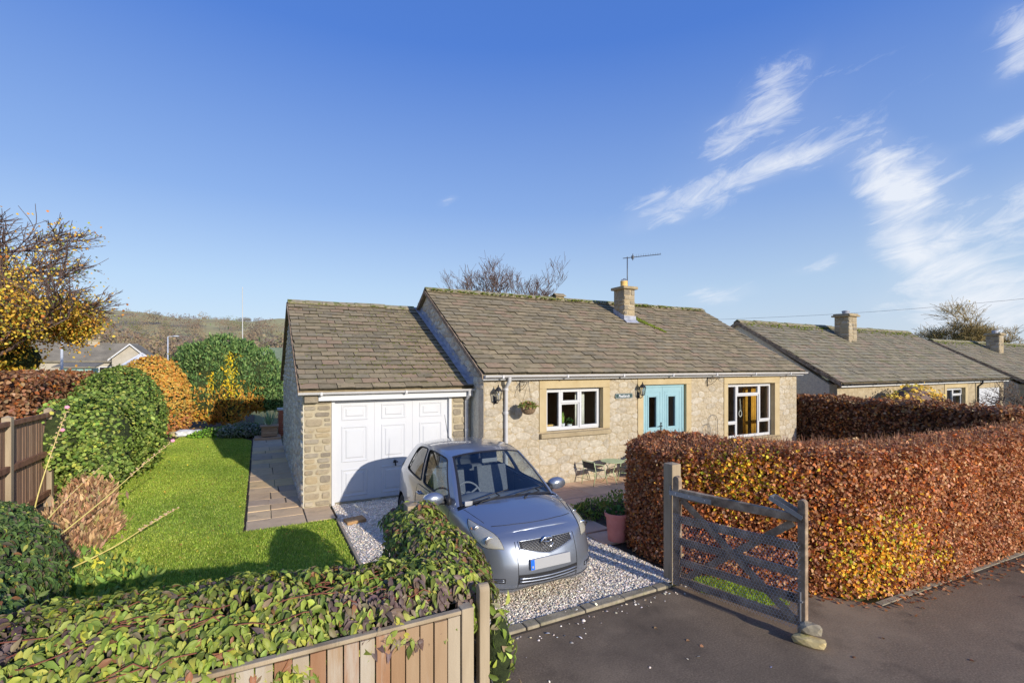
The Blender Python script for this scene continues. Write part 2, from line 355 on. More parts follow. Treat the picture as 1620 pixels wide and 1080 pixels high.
M_leaf = leafmat('leaf', gain=1.5); M_beech = leafmat('beech_leaf', .34, .5, .3, 1.25); M_needle = leafmat('needle', .2, .7, .2, 1.4); M_grass = leafmat('grass_blade', .4, .6, .2, 1.9); M_climb = leafmat('climber_leaf', .34, .5, .35, 1.12)
M_pots = mat('terracotta', [(.3, S(186, 110, 92)), (.7, S(206, 132, 112))], 5, rough=.8, bump=.2, bscale=60)
# ================================================================== ground, road, lawn, paving
def sheet(name, poly, z, m, kind='structure', parent=None):
    mb = MB(); mb.add([(x, y, z) for x, y in poly], [tuple(range(len(poly)))])
    o = mb.build(name, m, parent, fix=False)
    if parent is None: tag(o, kind=kind)
    return o
M_ground = mat('rough_grass', [(.3, S(86, 92, 44)), (.55, S(112, 112, 60)), (.75, S(124, 116, 74))], .12, rough=1, patches=[(S(110, 90, 66), .05, .5, .62, .7)])
M_road = mat('asphalt', [(.3, S(88, 80, 72)), (.5, S(108, 99, 89)), (.7, S(128, 118, 106))], 60, warm=.14, gain=.98, detail=4, rough=.85, bump=.6, bscale=140, bdist=.004, spec=.3,
             patches=[(S(140, 130, 116), .8, .48, .66, .6), (S(72, 66, 60), 1.9, .54, .68, .6), (S(70, 64, 58), .35, .5, .62, .45), (S(190, 178, 160), 150, .64, .69, .85), (S(92, 96, 60), 1.7, .66, .72, .25)])
M_lawn = mat('lawn_soil', [(.3, S(108, 124, 46)), (.55, S(136, 150, 62)), (.75, S(158, 162, 80))], 1.6, gain=1.3, rough=1, bump=.6, bscale=60, bdist=.02)
M_soil = mat('bed_soil', [(.3, S(58, 46, 34)), (.7, S(96, 78, 56))], 9, rough=1, bump=1, bscale=24, bdist=.04)
M_gravb = mat('gravel_bed', [(.3, S(150, 142, 132)), (.7, S(204, 196, 184))], 60, gain=1.2, rough=.95, bump=1, bscale=80, bdist=.02)
SLAB = [S(176, 152, 118), S(160, 142, 118), S(148, 132, 116), S(182, 160, 124), S(164, 140, 110), S(140, 124, 110), S(190, 160, 112)]
M_slab = mat('sandstone_flag', [(.3, S(150, 132, 106)), (.7, S(184, 164, 132))], 5, gain=1.3, warm=.05, rough=.88, bump=.5, bscale=30, bdist=.01, rnd=SLAB, rmix=.6, patches=[(S(120, 108, 90), 3, .56, .68, .5)])
PSLAB = [S(176, 140, 114), S(162, 130, 108), S(186, 150, 120), S(170, 142, 116)]
M_pslab = mat('patio_flag', [(.3, S(158, 130, 106)), (.7, S(186, 156, 126))], 4, gain=1.25, rough=.88, bump=.4, bscale=40, rnd=PSLAB, rmix=.6, patches=[(S(128, 108, 88), 4, .56, .68, .5)])
M_kerb = mat('kerb_stone', [(.3, S(130, 120, 100)), (.7, S(176, 164, 138))], 7, gain=.8, rough=.9, bump=.5, bscale=50, patches=[(S(112, 112, 76), 6, .55, .66, .6)])
M_joint = mat('sandy_joint', [(.3, S(58, 50, 42)), (.7, S(84, 74, 60))], 20, rough=1)

gs = MB(); gs.add([(-4000, -1500, -.035), (4000, -1500, -.035), (4000, 4500, -.035), (-4000, 4500, -.035)], [(0, 1, 2, 3)])
tag(gs.build('ground', M_ground, fix=False), kind='structure')
sheet('road', [(-60, -9), (70, -9), (70, 2.45), (14.6, 2.47), (9.4, 2.66), (6.25, 2.85), (5.05, 4.30), (1.15, 4.30), (1.15, 2.86), (-60, 2.86)], 0.0, M_road)
sheet('bed_soil', [(-4.2, 2.9), (1.24, 2.9), (1.24, 9.6), (-.2, 9.6), (-.2, 30), (-4.2, 30)], -.008, M_soil)
lawn = sheet('lawn', [(-2.5, 3.4), (1.16, 3.4), (1.16, 8.93), (-.23, 8.93), (-.23, 19.6), (-.9, 21.3), (-2.6, 21.8), (-3.0, 19), (-2.75, 14), (-2.4, 9.5), (-2.5, 7)], .006, M_lawn)
sheet('gravel_bed', [(1.24, 4.4), (4.72, 4.4), (4.62, 6.0), (4.55, 9.15), (4.1, 9.15), (4.1, 9.9), (1.24, 9.9)], .004, M_gravb)
sheet('front_garden_soil', [(4.72, 4.4), (14.8, 4.0), (17, 9), (14.8, 9.15), (4.14, 9.15), (4.14, 7.0)], -.004, M_soil)

def flag(name, x0, x1, y0, y1, zt, m, parent, jit=.008):
    j = lambda: random.uniform(-jit, jit)
    b = MB(); g = .006; c = .004
    P = [(x0 + g + j(), y0 + g + j()), (x1 - g + j(), y0 + g + j()), (x1 - g + j(), y1 - g + j()), (x0 + g + j(), y1 - g + j())]
    cx, cy = sum(p[0] for p in P) / 4, sum(p[1] for p in P) / 4
    zt += random.uniform(-.004, .004); ins = lambda p: (p[0] + c * (1 if p[0] < cx else -1), p[1] + c * (1 if p[1] < cy else -1))
    vs = [(p[0], p[1], 0) for p in P] + [(p[0], p[1], zt - .006) for p in P] + [(*ins(p), zt + random.uniform(-.003, .003)) for p in P]
    fs = [(i, (i + 1) % 4, (i + 1) % 4 + 4, i + 4) for i in range(4)] + [(i + 4, (i + 1) % 4 + 4, (i + 1) % 4 + 8, i + 8) for i in range(4)] + [(8, 9, 10, 11)]
    b.add(vs, fs); return b.build(name, m, parent)
path = sheet('garden_path', [(-.2, 8.95), (1.2, 8.95), (1.2, 9.84), (.74, 9.84), (.74, 20.3), (-.2, 20.3)], .009, M_joint)
y = 8.95
rows = [(.42, [.0, 1.0]), (.42, [0, .42, 1]), (.30, [0, .42, 1]), (.34, [0, .40, .72, 1]), (.44, [0, .44, 1]), (.40, [0, .62, 1]), (.55, [0, .55, 1])]
i = 0
while y < 20.2:
    h, cuts = rows[i] if i < len(rows) else random.choice([(random.uniform(.3, .6), [0, random.uniform(.3, .7), 1]), (random.uniform(.34, .5), [0, 1]), (random.uniform(.28, .45), [0, random.uniform(.28, .4), random.uniform(.6, .72), 1]), (random.uniform(.4, .7), [0, random.uniform(.4, .6), 1])])
    for a, b in zip(cuts[:-1], cuts[1:]): flag('flagstone', -.19 + a * .92, -.19 + b * .92, y, min(y + h * 1.3, 20.3), .018, M_slab, path)
    y += h * 1.3; i += 1
flag('flagstone', .74, 1.2, 8.97, 9.83, .018, M_slab, path)
patio = sheet('patio', [(4.56, 7.45), (14.4, 7.45), (14.4, 9.14), (4.56, 9.14)], .004, M_joint)
yy = 7.45
for h in (.56, .55, .57):
    x = 4.56 - random.uniform(0, .4)
    while x < 14.3:
        w = random.choice([.6, .75, .9]); a = max(x, 4.56); b = min(x + w, 14.4)
        if b - a > .1: flag('flagstone', a, b, yy, yy + h, .03, M_pslab, patio)
        x += w
    yy += h
for (a, b, c, d) in [(4.5, 5.15, 6.85, 7.42), (4.52, 5.1, 6.25, 6.83), (4.58, 5.0, 5.72, 6.22)]: flag('flagstone', a, b, c, d, .03, M_pslab, patio)
kerb = sheet('drive_kerb', [(1.3, 4.25), (4.46, 4.25), (4.46, 4.42), (1.3, 4.42)], .003, M_joint)
kx = 1.32
for w in (.62, .48, .16, .58, .56, .50, .24):
    b = MB(); dz = random.uniform(-.008, .006)
    b.box((kx + .006, 4.29 + random.uniform(-.012, .012), -.02), (kx + w - .006, 4.415, .035 + dz)); b.build('kerb_stone', M_kerb, kerb, bevel=.012); kx += w
edge = sheet('verge_edging', [(6.2, 2.84), (9.4, 2.65), (14.6, 2.46), (14.6, 2.54), (9.4, 2.73), (6.2, 2.92)], .004, M_joint)
for k in range(9):
    a = Vector((6.2, 2.86, 0)).lerp(Vector((14.6, 2.48, 0)), k / 9); c = Vector((6.2, 2.86, 0)).lerp(Vector((14.6, 2.48, 0)), (k + .985) / 9)
    b = MB(); b.prism([a + Vector((0, 0, -.02)), c + Vector((0, 0, -.02)), c + Vector((0, .07, -.02)), a + Vector((0, .07, -.02))], (0, 0, .034)); b.build('edging_stone', M_kerb, edge)
b = MB()
for k in range(8):
    b.box((1.195, 4.5 + k * .55, -.02), (1.23, 4.5 + k * .55 + .54, .035))
tag(b.build('gravel_edging_board', M_wood), kind='structure')

# ================================================================== stonework and roofs
STONES = {}
def stone_mesh(w, h, key, m):
    """rounded irregular stone, facing -Y, centred on x/z; sizes quantised so that meshes are shared"""
    k = (round(w / .04), round(h / .03), key, m.name)
    if k in STONES: return STONES[k]
    w, h = k[0] * .04, k[1] * .03
    rr = random.Random(hash((k[0], k[1], key))); n = 9
    ring = []
    for i in range(n):
        a = 2 * math.pi * (i + .5) / n; ca, sa = math.cos(a), math.sin(a); e = .42
        x = math.copysign(abs(ca) ** e, ca) * w / 2 * rr.uniform(.86, 1.0); z = math.copysign(abs(sa) ** e, sa) * h / 2 * rr.uniform(.86, 1.0)
        ring.append((x, z))
    dp = rr.uniform(.012, .026)
    vs = [(x * 1.02, .01, z * 1.02) for x, z in ring] + [(x * .985, -dp * .55, z * .985) for x, z in ring] + [(x * .80, -dp * rr.uniform(.85, 1.15), z * .76) for x, z in ring] + [(rr.uniform(-.02, .02), -dp * 1.05, 0)]
    fs = [(i, (i + 1) % n, (i + 1) % n + n, i + n) for i in range(n)] + [(i + n, (i + 1) % n + n, (i + 1) % n + 2 * n, i + 2 * n) for i in range(n)] + [(i + 2 * n, (i + 1) % n + 2 * n, 3 * n) for i in range(n)]
    b = MB(); b.add(vs, fs); me = b.mesh('stone'); me.materials.append(m); STONES[k] = me; return me
def lay_stones(parent, m, x0, x1, z0, z1, place, hmin=.11, hmax=.22, wmin=.16, wmax=.42, gap=.016, seed=1):
    rr = random.Random(seed); z = z0; cnt = 0
    while z < z1 - .05:
        h = rr.uniform(hmin, hmax)
        if z1 - z - h < hmin * .8: h = z1 - z
        x = x0
        while x < x1 - .03:
            w = rr.uniform(wmin, wmax) * (1.1 if h > .17 else .9)
            if x1 - x - w < wmin * .8: w = x1 - x
            sub = [(z, h)] if (h < .17 or rr.random() < .7) else [(z, h * .5), (z + h * .5, h * .5)]
            for zz, hh in sub:
                me = stone_mesh(max(.06, w - gap), max(.05, hh - gap), rr.randrange(4), m)
                loc, rot = place(x + w / 2, zz + hh / 2)
                link('stone', me, None, parent, loc, rot, (rr.choice((1, -1)), 1, rr.choice((1, -1)))); cnt += 1
            x += w
        z += h
    return cnt


def clip_cell(i, pts, box, nb):
    poly = [(box[0], box[2]), (box[1], box[2]), (box[1], box[3]), (box[0], box[3])]; x, z = pts[i]
    for j in nb:
        a, c = pts[j][0] - x, pts[j][1] - z; k = (a * (x + pts[j][0]) + c * (z + pts[j][1])) / 2; out = []
        for q in range(len(poly)):
            p, r_ = poly[q], poly[(q + 1) % len(poly)]; dp, dr = a * p[0] + c * p[1] - k, a * r_[0] + c * r_[1] - k
            if dp <= 0: out.append(p)
            if dp * dr < 0: t = dp / (dp - dr); out.append((p[0] + (r_[0] - p[0]) * t, p[1] + (r_[1] - p[1]) * t))
        poly = out
        if len(poly) < 3: return None
    return poly
def rubble(parent, m, x0, x1, z0, z1, place, cw=.27, chh=.17, gap=.012, seed=1, joined=False, keep=None, dmin=.008, dmax=.020):
    """random rubble: shrunken cells of a jittered net, each a domed stone facing -Y"""
    rr = random.Random(seed); nx, nz = max(1, round((x1 - x0) / cw)), max(1, round((z1 - z0) / chh)); sx_ = (x1 - x0) / nx; sz_ = (z1 - z0) / nz; pts = []; idx = {}
    for k in range(nz):
        for i in range(nx):
            idx[(i, k)] = len(pts); pts.append((x0 + (i + .5 + (.25 if k % 2 else -.25) + rr.uniform(-.33, .33)) * sx_ , (z0 + (k + .5 + rr.uniform(-.28, .28)) * sz_) * 1.9))
    J = MB(); TT = []; box = (x0, x1, z0 * 1.9, z1 * 1.9)
    for (i, k), c in idx.items():
        nb = [idx[(i + a, k + d)] for a in (-2, -1, 0, 1, 2) for d in (-2, -1, 0, 1, 2) if (a or d) and (i + a, k + d) in idx]; po = clip_cell(c, pts, box, nb)
        if not po: continue
        po = [(p[0], p[1] / 1.9) for p in po]; cx, cz = sum(p[0] for p in po) / len(po), sum(p[1] for p in po) / len(po)
        if keep and not keep(cx, cz): continue
        # round the corners
        rp_ = []
        for q in range(len(po)):
            p, r_ = po[q], po[(q + 1) % len(po)]
            if math.hypot(p[0] - r_[0], p[1] - r_[1]) < .02: continue
            rp_ += [(p[0] * .75 + r_[0] * .25, p[1] * .75 + r_[1] * .25), (p[0] * .25 + r_[0] * .75, p[1] * .25 + r_[1] * .75)]
        if len(rp_) < 4: continue
        def ins(g): 
            o_ = []
            for p in rp_:
                l = math.hypot(p[0] - cx, p[1] - cz); f = max(.3, 1 - g / max(l, 1e-3)); o_.append(((p[0] - cx) * f, (p[1] - cz) * f))
            return o_
        dp = rr.uniform(dmin, dmax); n = len(rp_); r0, r1, r2 = ins(gap * .6), ins(gap), ins(gap + rr.uniform(.025, .045))
        vs = [(p[0], .006, p[1]) for p in r0] + [(p[0], -dp * .5, p[1]) for p in r1] + [(p[0], -dp * rr.uniform(.8, 1.25), p[1]) for p in r2]
        fs = [(q, (q + 1) % n, (q + 1) % n + n, q + n) for q in range(n)] + [(q + n, (q + 1) % n + n, (q + 1) % n + 2 * n, q + 2 * n) for q in range(n)] + [tuple(range(2 * n, 3 * n))]
        loc, rot = place(cx, cz)
        if joined:
            Mx = Matrix.Translation(loc) @ Euler(rot).to_matrix().to_4x4(); J.add(vs, fs, Mx); TT += [rr.random()] * len(vs)
        else:
            b_ = MB(); b_.add(vs, fs); b_.build('stone', m, parent, loc=loc, rot=rot)
    if joined:
        me = J.mesh('stonework'); at = me.attributes.new('tint', 'FLOAT', 'POINT'); at.data.foreach_set('value', TT); o = link('stonework', me, m, parent); o['kind'] = 'stuff'
TILES = []
def tile_variant(w, l, th, seed):
    rr = random.Random(seed); b = MB(); j = lambda s: rr.uniform(-s, s)
    # local: x across, y up the slope, z normal; lower edge slightly ragged
    n = 4; low = [(-w / 2 + w * i / n + (j(.006) if 0 < i < n else 0), j(.006), 0) for i in range(n + 1)]
    top = [(-w / 2 + j(.002), l, 0), (w / 2 + j(.002), l, 0)]
    o = low + [top[1], top[0]]; k = len(o)
    vs = [(x, y, -th) for x, y, _ in o] + [(x, y + (.004 if i <= n else 0), j(.0025)) for i, (x, y, _) in enumerate(o)]
    fs = [tuple(range(k, 2 * k))] + [(i, (i + 1) % k, (i + 1) % k + k, i + k) for i in range(k)]
    b.add(vs, fs); return b
def slate_roof(parent, x0, x1, ye, ze, yr, zr, m, w=.34, ex=.2, seed=3, limit=300, skip=None):
    """front slope from eave (ye,ze) to ridge (yr,zr); nearest `limit` tiles are objects, the rest one mesh"""
    rr = random.Random(seed)
    ang = math.atan2(zr - ze, yr - ye); Ls = math.hypot(zr - ze, yr - ye); nr = int(Ls / ex); exr = Ls / nr
    tilt = .040 / (exr * 1.35)
    var = [tile_variant(w - .009, exr * 1.35, .026, seed * 10 + i) for i in range(6)]
    mes = [b.mesh('tile') for b in var]
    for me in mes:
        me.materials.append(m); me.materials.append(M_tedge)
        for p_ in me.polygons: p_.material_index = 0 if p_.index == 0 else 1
    spots = []
    for r in range(nr):
        off = (w / 2 if r % 2 else 0) + rr.uniform(-.03, .03); x = x0 - off
        while x < x1 - .01:
            a, c = max(x, x0), min(x + w, x1)
            if c - a > .05: spots.append((a, c, r))
            x += w
    D = []
    for a, c, r in spots:
        s = r * exr; xc = (a + c) / 2; y = ye + s * math.cos(ang); z = ze + s * math.sin(ang)
        if skip and skip(xc, y): continue
        D.append((xc * xc + y * y + (z - 2.7) ** 2, xc, y, z, (c - a) / w))
    D.sort()
    V, F, TT, MI = [], [], [], []; n = 0
    for i, (_, xc, y, z, sx_) in enumerate(D):
        e = Euler((ang + rr.gauss(0, .006) - tilt * .6, rr.gauss(0, .006), rr.gauss(0, .006)))
        loc = Vector((xc + rr.gauss(0, .003), y, z + .026 + rr.gauss(0, .003))) + Vector((0, rr.gauss(0, .006) * math.cos(ang), rr.gauss(0, .003)))
        k = rr.randrange(6)
        if i < limit: link('tile', mes[k], None, parent, loc, e, (sx_, 1, 1))
        else:
            Mx = Matrix.Translation(loc) @ e.to_matrix().to_4x4() @ Matrix.Diagonal((sx_, 1, 1, 1)); b = var[k]
            V += [tuple(Mx @ Vector(p)) for p in b.v]; F += [tuple(q + n for q in f) for f in b.f]; TT += [rr.random()] * len(b.v); n += len(b.v); MI += [0] + [1] * (len(b.f) - 1)
    if V:
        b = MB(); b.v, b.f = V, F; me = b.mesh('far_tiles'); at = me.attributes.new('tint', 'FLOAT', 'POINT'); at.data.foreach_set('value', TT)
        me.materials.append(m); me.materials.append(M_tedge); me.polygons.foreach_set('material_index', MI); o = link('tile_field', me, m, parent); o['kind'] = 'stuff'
def ridge_tiles(parent, x0, x1, y, z, slope, m=M_ridge, l=.46, mossy=True):
    n = max(1, round((x1 - x0) / l)); l = (x1 - x0) / n; b0 = MB(); a = .16
    sec = [(-a, -a * slope - .0), (-a, -a * slope + .025), (0, .03), (a, -a * slope + .025), (a, -a * slope), (0, .0)]
    b0.prism([(0, p, q) for p, q in sec], (l - .008, 0, 0)); me = b0.mesh('ridge_tile')
    for i in range(n):
        link('ridge_tile', me, m, parent, (x0 + i * l, y + random.gauss(0, .004), z + .035 + random.gauss(0, .006)), (random.gauss(0, .01), random.gauss(0, .008), random.gauss(0, .006)))
def moss_clumps(name, parent, spots):
    b = MB()
    for (x, y, z, r) in spots:
        b.ball((x, y, z), r, 7, 4, (random.uniform(.8, 1.6), random.uniform(.8, 1.3), .45))
    o = b.build(name, M_moss, parent, smooth=True); o['kind'] = 'stuff'; return o
def gable(mb, X0, X1, yf, yb, ze, yr, zr, z0=-.02):
    mb.prism([(X0, yf, z0), (X0, yb, z0), (X0, yb, ze), (X0, yr, zr), (X0, yf, ze)], (X1 - X0, 0, 0))
def half_gutter(mb, x0, x1, y, z, r=.055):
    n = 7; sec = [(y + r * math.cos(math.pi + math.pi * k / n), z + r * math.sin(math.pi + math.pi * k / n)) for k in range(n + 1)]
    sec2 = [(y + (r - .006) * math.cos(math.pi + math.pi * k / n), z + (r - .006) * math.sin(math.pi + math.pi * k / n)) for k in range(n + 1)]
    poly = sec + sec2[::-1]; m_ = len(poly)
    vs = [(x0, p, q) for p, q in poly] + [(x1, p, q) for p, q in poly]
    mb.add(vs, [(i, (i + 1) % m_, (i + 1) % m_ + m_, i + m_) for i in range(m_)])
    mb.add([(x0, p, q) for p, q in sec], [tuple(range(len(sec)))]); mb.add([(x1, p, q) for p, q in sec], [tuple(range(len(sec)))])
    x = x0 + .4
    while x < x1 - .2:
        mb.box((x - .02, y - r - .008, z - r - .006), (x + .02, y + r, z + .004)); x += 1.6
def bar_frame(mb, x0, x1, z0, z1, y0, y1, t):
    mb.box((x0, y0, z0), (x1, y1, z0 + t)); mb.box((x0, y0, z1 - t), (x1, y1, z1)); mb.box((x0, y0, z0 + t), (x0 + t, y1, z1 - t)); mb.box((x1 - t, y0, z0 + t), (x1, y1, z1 - t))
def window(parent, x0, x1, z0, z1, y, cells, m=M_upvc, t=.055):
    """cells: (x0,x1,z0,z1,opening) in the frame; opening casements stand proud with a thicker sash"""
    b = MB(); bar_frame(b, x0, x1, z0, z1, y, y + .06, .035)
    win = b.build('window', m, parent, bevel=.004)
    for (a, c, p, q, op) in cells:
        f = MB(); yy = y - .018 if op else y + .004
        bar_frame(f, a, c, p, q, yy, y + .05, .058 if op else .038)
        s = f.build('casement' if op else 'glazing_frame', m, win, bevel=.005)
        tt = .055 if op else .035
        g = MB(); g.box((a + tt, y + .018, p + tt), (c - tt, y + .030, q - tt)); g.build('pane', M_glass, win)
    return win
M_inwall = mat('inner_wall_paint', [(.3, S(186, 166, 140)), (.7, S(200, 182, 156))], 2, rough=.9)
M_infloor = mat('inner_floor', (.20, .12, .07, 1), rough=.6)

# ------------------------------------------------------------------ the bungalow
HX0, HX1, HY, HB = 4.14, 14.78, 9.15, 16.6
HE, HYE, HYR, HZR = 2.53, 8.93, 12.87, 4.80
hs_ = (HZR - HE) / (HYR - HYE)
house = thing('bungalow', 'stone bungalow with slate roof, pale blue double doors and a square stone chimney', 'house', (HX0, HY, 0))
OPEN = [(5.66, 7.24, 1.22, 2.19), (8.50, 10.0, .0, 2.22), (11.62, 13.70, .62, 2.19)]
fw = MB(); WT = .26
def wall_with_holes(mb, x0, x1, z0, z1, y0, y1, holes):
    xs = sorted({x0, x1, *[h[0] for h in holes], *[h[1] for h in holes]})
    for a, c in zip(xs[:-1], xs[1:]):
        hh = [h for h in holes if h[0] <= a + 1e-6 and h[1] >= c - 1e-6]
        z = z0
        for h in sorted(hh, key=lambda q: q[2]):
            if h[2] > z: mb.box((a, y0, z), (c, y1, h[2]))
            z = h[3]
        if z < z1: mb.box((a, y0, z), (c, y1, z1))
wall_with_holes(fw, HX0, HX1, -.02, 2.47, HY, HY + WT, OPEN)
front = fw.build('front_wall', M_mortar, house)
zone = [(4.15, 5.48, 0, 2.43), (7.44, 8.32, 0, 2.43), (10.18, 11.46, 0, 2.43), (13.92, 14.77, 0, 2.43), (5.48, 7.44, 0, 1.10), (11.46, 13.92, 0, .50)]
tot = 0
for i, (a, c, p, q) in enumerate(zone):
    rubble(front, M_stone, a, c, p, q, lambda x, z: ((x, HY - .001, z), (0, 0, 0)), .31, .155, .006, seed=20 + i, dmin=.004, dmax=.012)
gb = MB(); gable(gb, HX0 + .002, HX0 + WT, HY + WT, HB, 2.45, HYR, HZR - .09); gw_ = gb.build('gable_wall', M_render, house)
rubble(gw_, M_render, HY + .02, HYR + .8, 2.2, HZR - .1, lambda x, z: ((HX0 - .002, x, z), (0, 0, R(-90))), .20, .12, .008, seed=91, joined=True, keep=lambda y, z: z < 2.36 + (y - HYE) * hs_ and z < 2.36 + (2 * HYR - HYE - y) * hs_, dmin=.012, dmax=.03)
ret = MB(); ret.box((HX0 - .004, HY + .002, -.02), (HX0 + .05, HY + WT - .001, 2.46)); ret.build('return_wall', M_render, house)
gb = MB(); gable(gb, HX1 - WT, HX1 - .002, HY + WT, HB, 2.45, HYR, HZR - .09); gb.build('gable_wall', M_render, house)
gb = MB(); gb.box((HX0 + WT, HB - WT, -.02), (HX1 - WT, HB, 2.45)); gb.build('rear_wall', M_render, house)
inn = MB(); inn.box((HX0 + WT, 12.6, .1), (HX1 - WT, 12.7, 2.44)); inn.box((7.9, HY + WT + .01, .1), (8.0, 12.59, 2.44)); inn.box((10.5, HY + WT + .01, .1), (10.6, 12.59, 2.44)); inn.build('inner_wall', M_inwall, house)
inn = MB(); inn.box((HX0 + WT, HY + WT, .0), (HX1 - WT, HB - WT, .1)); inn.build('inner_floor', M_infloor, house)
inn = MB(); inn.box((HX0 + WT, HY + WT, 2.44), (HX1 - WT, HB - WT, 2.47)); inn.build('ceiling', M_inwall, house)
# dressed surrounds
for nm, (a, c, p, q) in [('lintel', (5.48, 7.44, 2.186, 2.425)), ('jamb', (5.48, 5.664, 1.222, 2.184)), ('jamb', (7.236, 7.44, 1.222, 2.184)),
                         ('lintel', (8.32, 10.18, 2.216, 2.425)), ('jamb', (8.32, 8.504, 0, 2.214)), ('jamb', (9.996, 10.18, 0, 2.214)),
                         ('lintel', (11.46, 13.92, 2.186, 2.425)), ('jamb', (11.46, 11.624, .622, 2.184)), ('jamb', (13.696, 13.92, .622, 2.184))]:
    b = MB(); b.box((a, HY - .022, p), (c, HY + .17, q)); b.build(nm, M_dress, house, bevel=.006)
for (a, c, p, q) in [(5.49, 7.42, 1.09, 1.218), (11.46, 13.92, .50, .618)]:
    b = MB(); b.prism([(a, HY - .09, p), (a, HY + .2, p), (a, HY + .2, q), (a, HY - .09, q - .03)], (c - a, 0, 0)); b.build('sill', M_sill, house, bevel=.01)
window(house, 5.668, 7.232, 1.225, 2.182, HY + .12, [(5.70, 6.12, 1.26, 2.15, True), (6.12, 6.64, 1.84, 2.15, True), (6.12, 6.64, 1.26, 1.84, False), (6.64, 7.20, 1.26, 2.15, True)])
window(house, 11.628, 13.692, .625, 2.182, HY + .13, [(11.66, 12.16, 1.05, 2.15, True), (11.66, 12.16, .66, 1.05, False), (12.16, 13.14, 1.85, 2.15, True), (12.16, 13.14, .66, 1.85, False), (13.14, 13.66, 1.07, 2.15, True), (13.14, 13.66, .66, 1.07, False)])
b = MB(); b.box((5.67, HY + .20, 1.19), (7.23, HY + .42, 1.222)); b.box((11.63, HY + .20, .59), (13.69, HY + .42, .62)); b.build('inner_sill', M_upvc, house)
# front doors
b = MB(); bar_frame(b, 8.508, 9.992, .05, 2.212, HY + .06, HY + .14, .07); b.box((8.508, HY + .05, .0), (9.992, HY + .2, .05))
door = b.build('front_door', M_teal, house, bevel=.005)
for (a, c, gx0, gx1, hx) in [(8.58, 9.235, 8.76, 9.02, 9.17), (9.24, 9.92, 9.43, 9.68, 0)]:
    d = MB(); y0, y1 = HY + .075, HY + .125
    wall_with_holes(d, a, c, .06, 2.14, y0, y1, [(gx0, gx1, 1.12, 1.90)])
    bar_frame(d, gx0 - .045, gx1 + .045, 1.075, 1.945, y0 - .012, y0 - .001, .025)
    bar_frame(d, gx0 - .02, gx1 + .02, 1.10, 1.92, y0 - .007, y1, .022)
    bar_frame(d, a + .075, c - .075, .18, 2.04, y0 - .006, y0 - .0005, .016); bar_frame(d, a + .16, c - .16, .28, .92, y0 - .012, y0 - .0005, .03)
    lf = d.build('door_leaf', M_teal, door)
    g = MB(); g.box((gx0, HY + .098, 1.12), (gx1, HY + .106, 1.90)); g.build('pane', M_glass, door)
h = MB(); h.box((9.155, HY + .066, 1.02), (9.195, HY + .0745, 1.24)); h.tube([(9.175, HY + .07, 1.15), (9.175, HY + .02, 1.15), (9.06, HY + .015, 1.15)], .011, 8); h.tube([(9.175, HY + .07, 1.22), (9.175, HY + .05, 1.22)], .014, 8)
h.build('door_handle', M_black, door, smooth=True)
b = MB(); b.box((8.3, HY - .35, -.02), (10.2, HY + .05, .04)); b.build('doorstep', M_kerb, house, bevel=.01)
# roof
rf = MB(); t_ = .05
for ye, sgn in ((HYE, 1), (2 * HYR - HYE, -1)):
    rf.prism([(4.05, ye + sgn * .05, HE - t_ - .01), (14.90, ye + sgn * .05, HE - t_ - .01), (14.90, HYR, HZR - t_ - .025), (4.05, HYR, HZR - t_ - .025)], (0, 0, .035))
roof = rf.build('roof', M_tile, house)
slate_roof(roof, 4.045, 14.91, HYE, HE, HYR - .03, HZR - .02, M_tile, seed=3, skip=lambda x, y: 10.03 < x < 10.47 and 11.62 < y < 12.1)
rb = MB(); P = lambda x, s, dz=0: (x, 2 * HYR - HYE - s * (HYR - HYE), HE + s * (HZR - HE) + dz); rb.add([P(4.045, 0, .012), P(14.91, 0, .012), P(14.91, 1, .012), P(4.045, 1, .012)], [(0, 1, 2, 3)]); rb.build('rear_slope', M_tile, roof)
ridge_tiles(roof, 4.045, 14.91, HYR, HZR, hs_)
rm = random.Random(5)
moss_clumps('ridge_moss', roof, [(rm.uniform(4.1, 14.8), HYR - rm.uniform(.06, .26), HZR - rm.uniform(.0, .05) + .0, rm.uniform(.015, .04)) for _ in range(420)])
sp = []
for _ in range(420):
    t = rm.random(); x = 10.50 + .62 * t + rm.gauss(0, .05) * (1.3 - t); yy_ = 11.95 - .95 * t + rm.gauss(0, .10) * (1.1 - .7 * t); sp.append((x, yy_, HE + (yy_ - HYE) * hs_ + .03, rm.uniform(.015, .035)))
moss_clumps('valley_moss', roof, sp)
# verge boards
for xa in (4.02, 14.91):
    b = MB(); b.prism([(xa, HYE + .03, HE - .11), (xa, HYR, HZR - .12), (xa, HYR, HZR - .02), (xa, HYE + .03, HE - .015)], (.022, 0, 0)); b.prism([(xa, 2 * HYR - HYE - .03, HE - .11), (xa, HYR + .001, HZR - .12), (xa, HYR + .001, HZR - .02), (xa, 2 * HYR - HYE - .03, HE - .015)], (.022, 0, 0)); b.build('verge_board', M_gatewood, roof)
b = MB(); b.box((4.06, 9.0, 2.40), (14.90, 9.03, 2.50)); b.box((4.06, 9.031, 2.428), (14.88, 9.126, 2.445)); b.build('fascia', M_upvc, house)
b = MB(); half_gutter(b, 4.06, 14.93, 8.925, 2.50, .058); b.build('gutter', M_upvc_d, house, angle=40)
b = MB(); b.tube([(4.63, 8.925, 2.46), (4.63, 8.925, 2.38), (4.63, 9.06, 2.26), (4.63, 9.085, 2.20), (4.63, 9.085, .05), (4.63, 9.0, .02)], .040, 10)
for z in (2.2, 1.7, .9): b.lathe([(.048, z - .03), (.051, z), (.048, z + .03)], (4.63, 9.085, 0), 10); b.box((4.58, 9.08, z - .02), (4.68, 9.148, z + .02))
b.build('downpipe', M_upvc_d, house, angle=40)
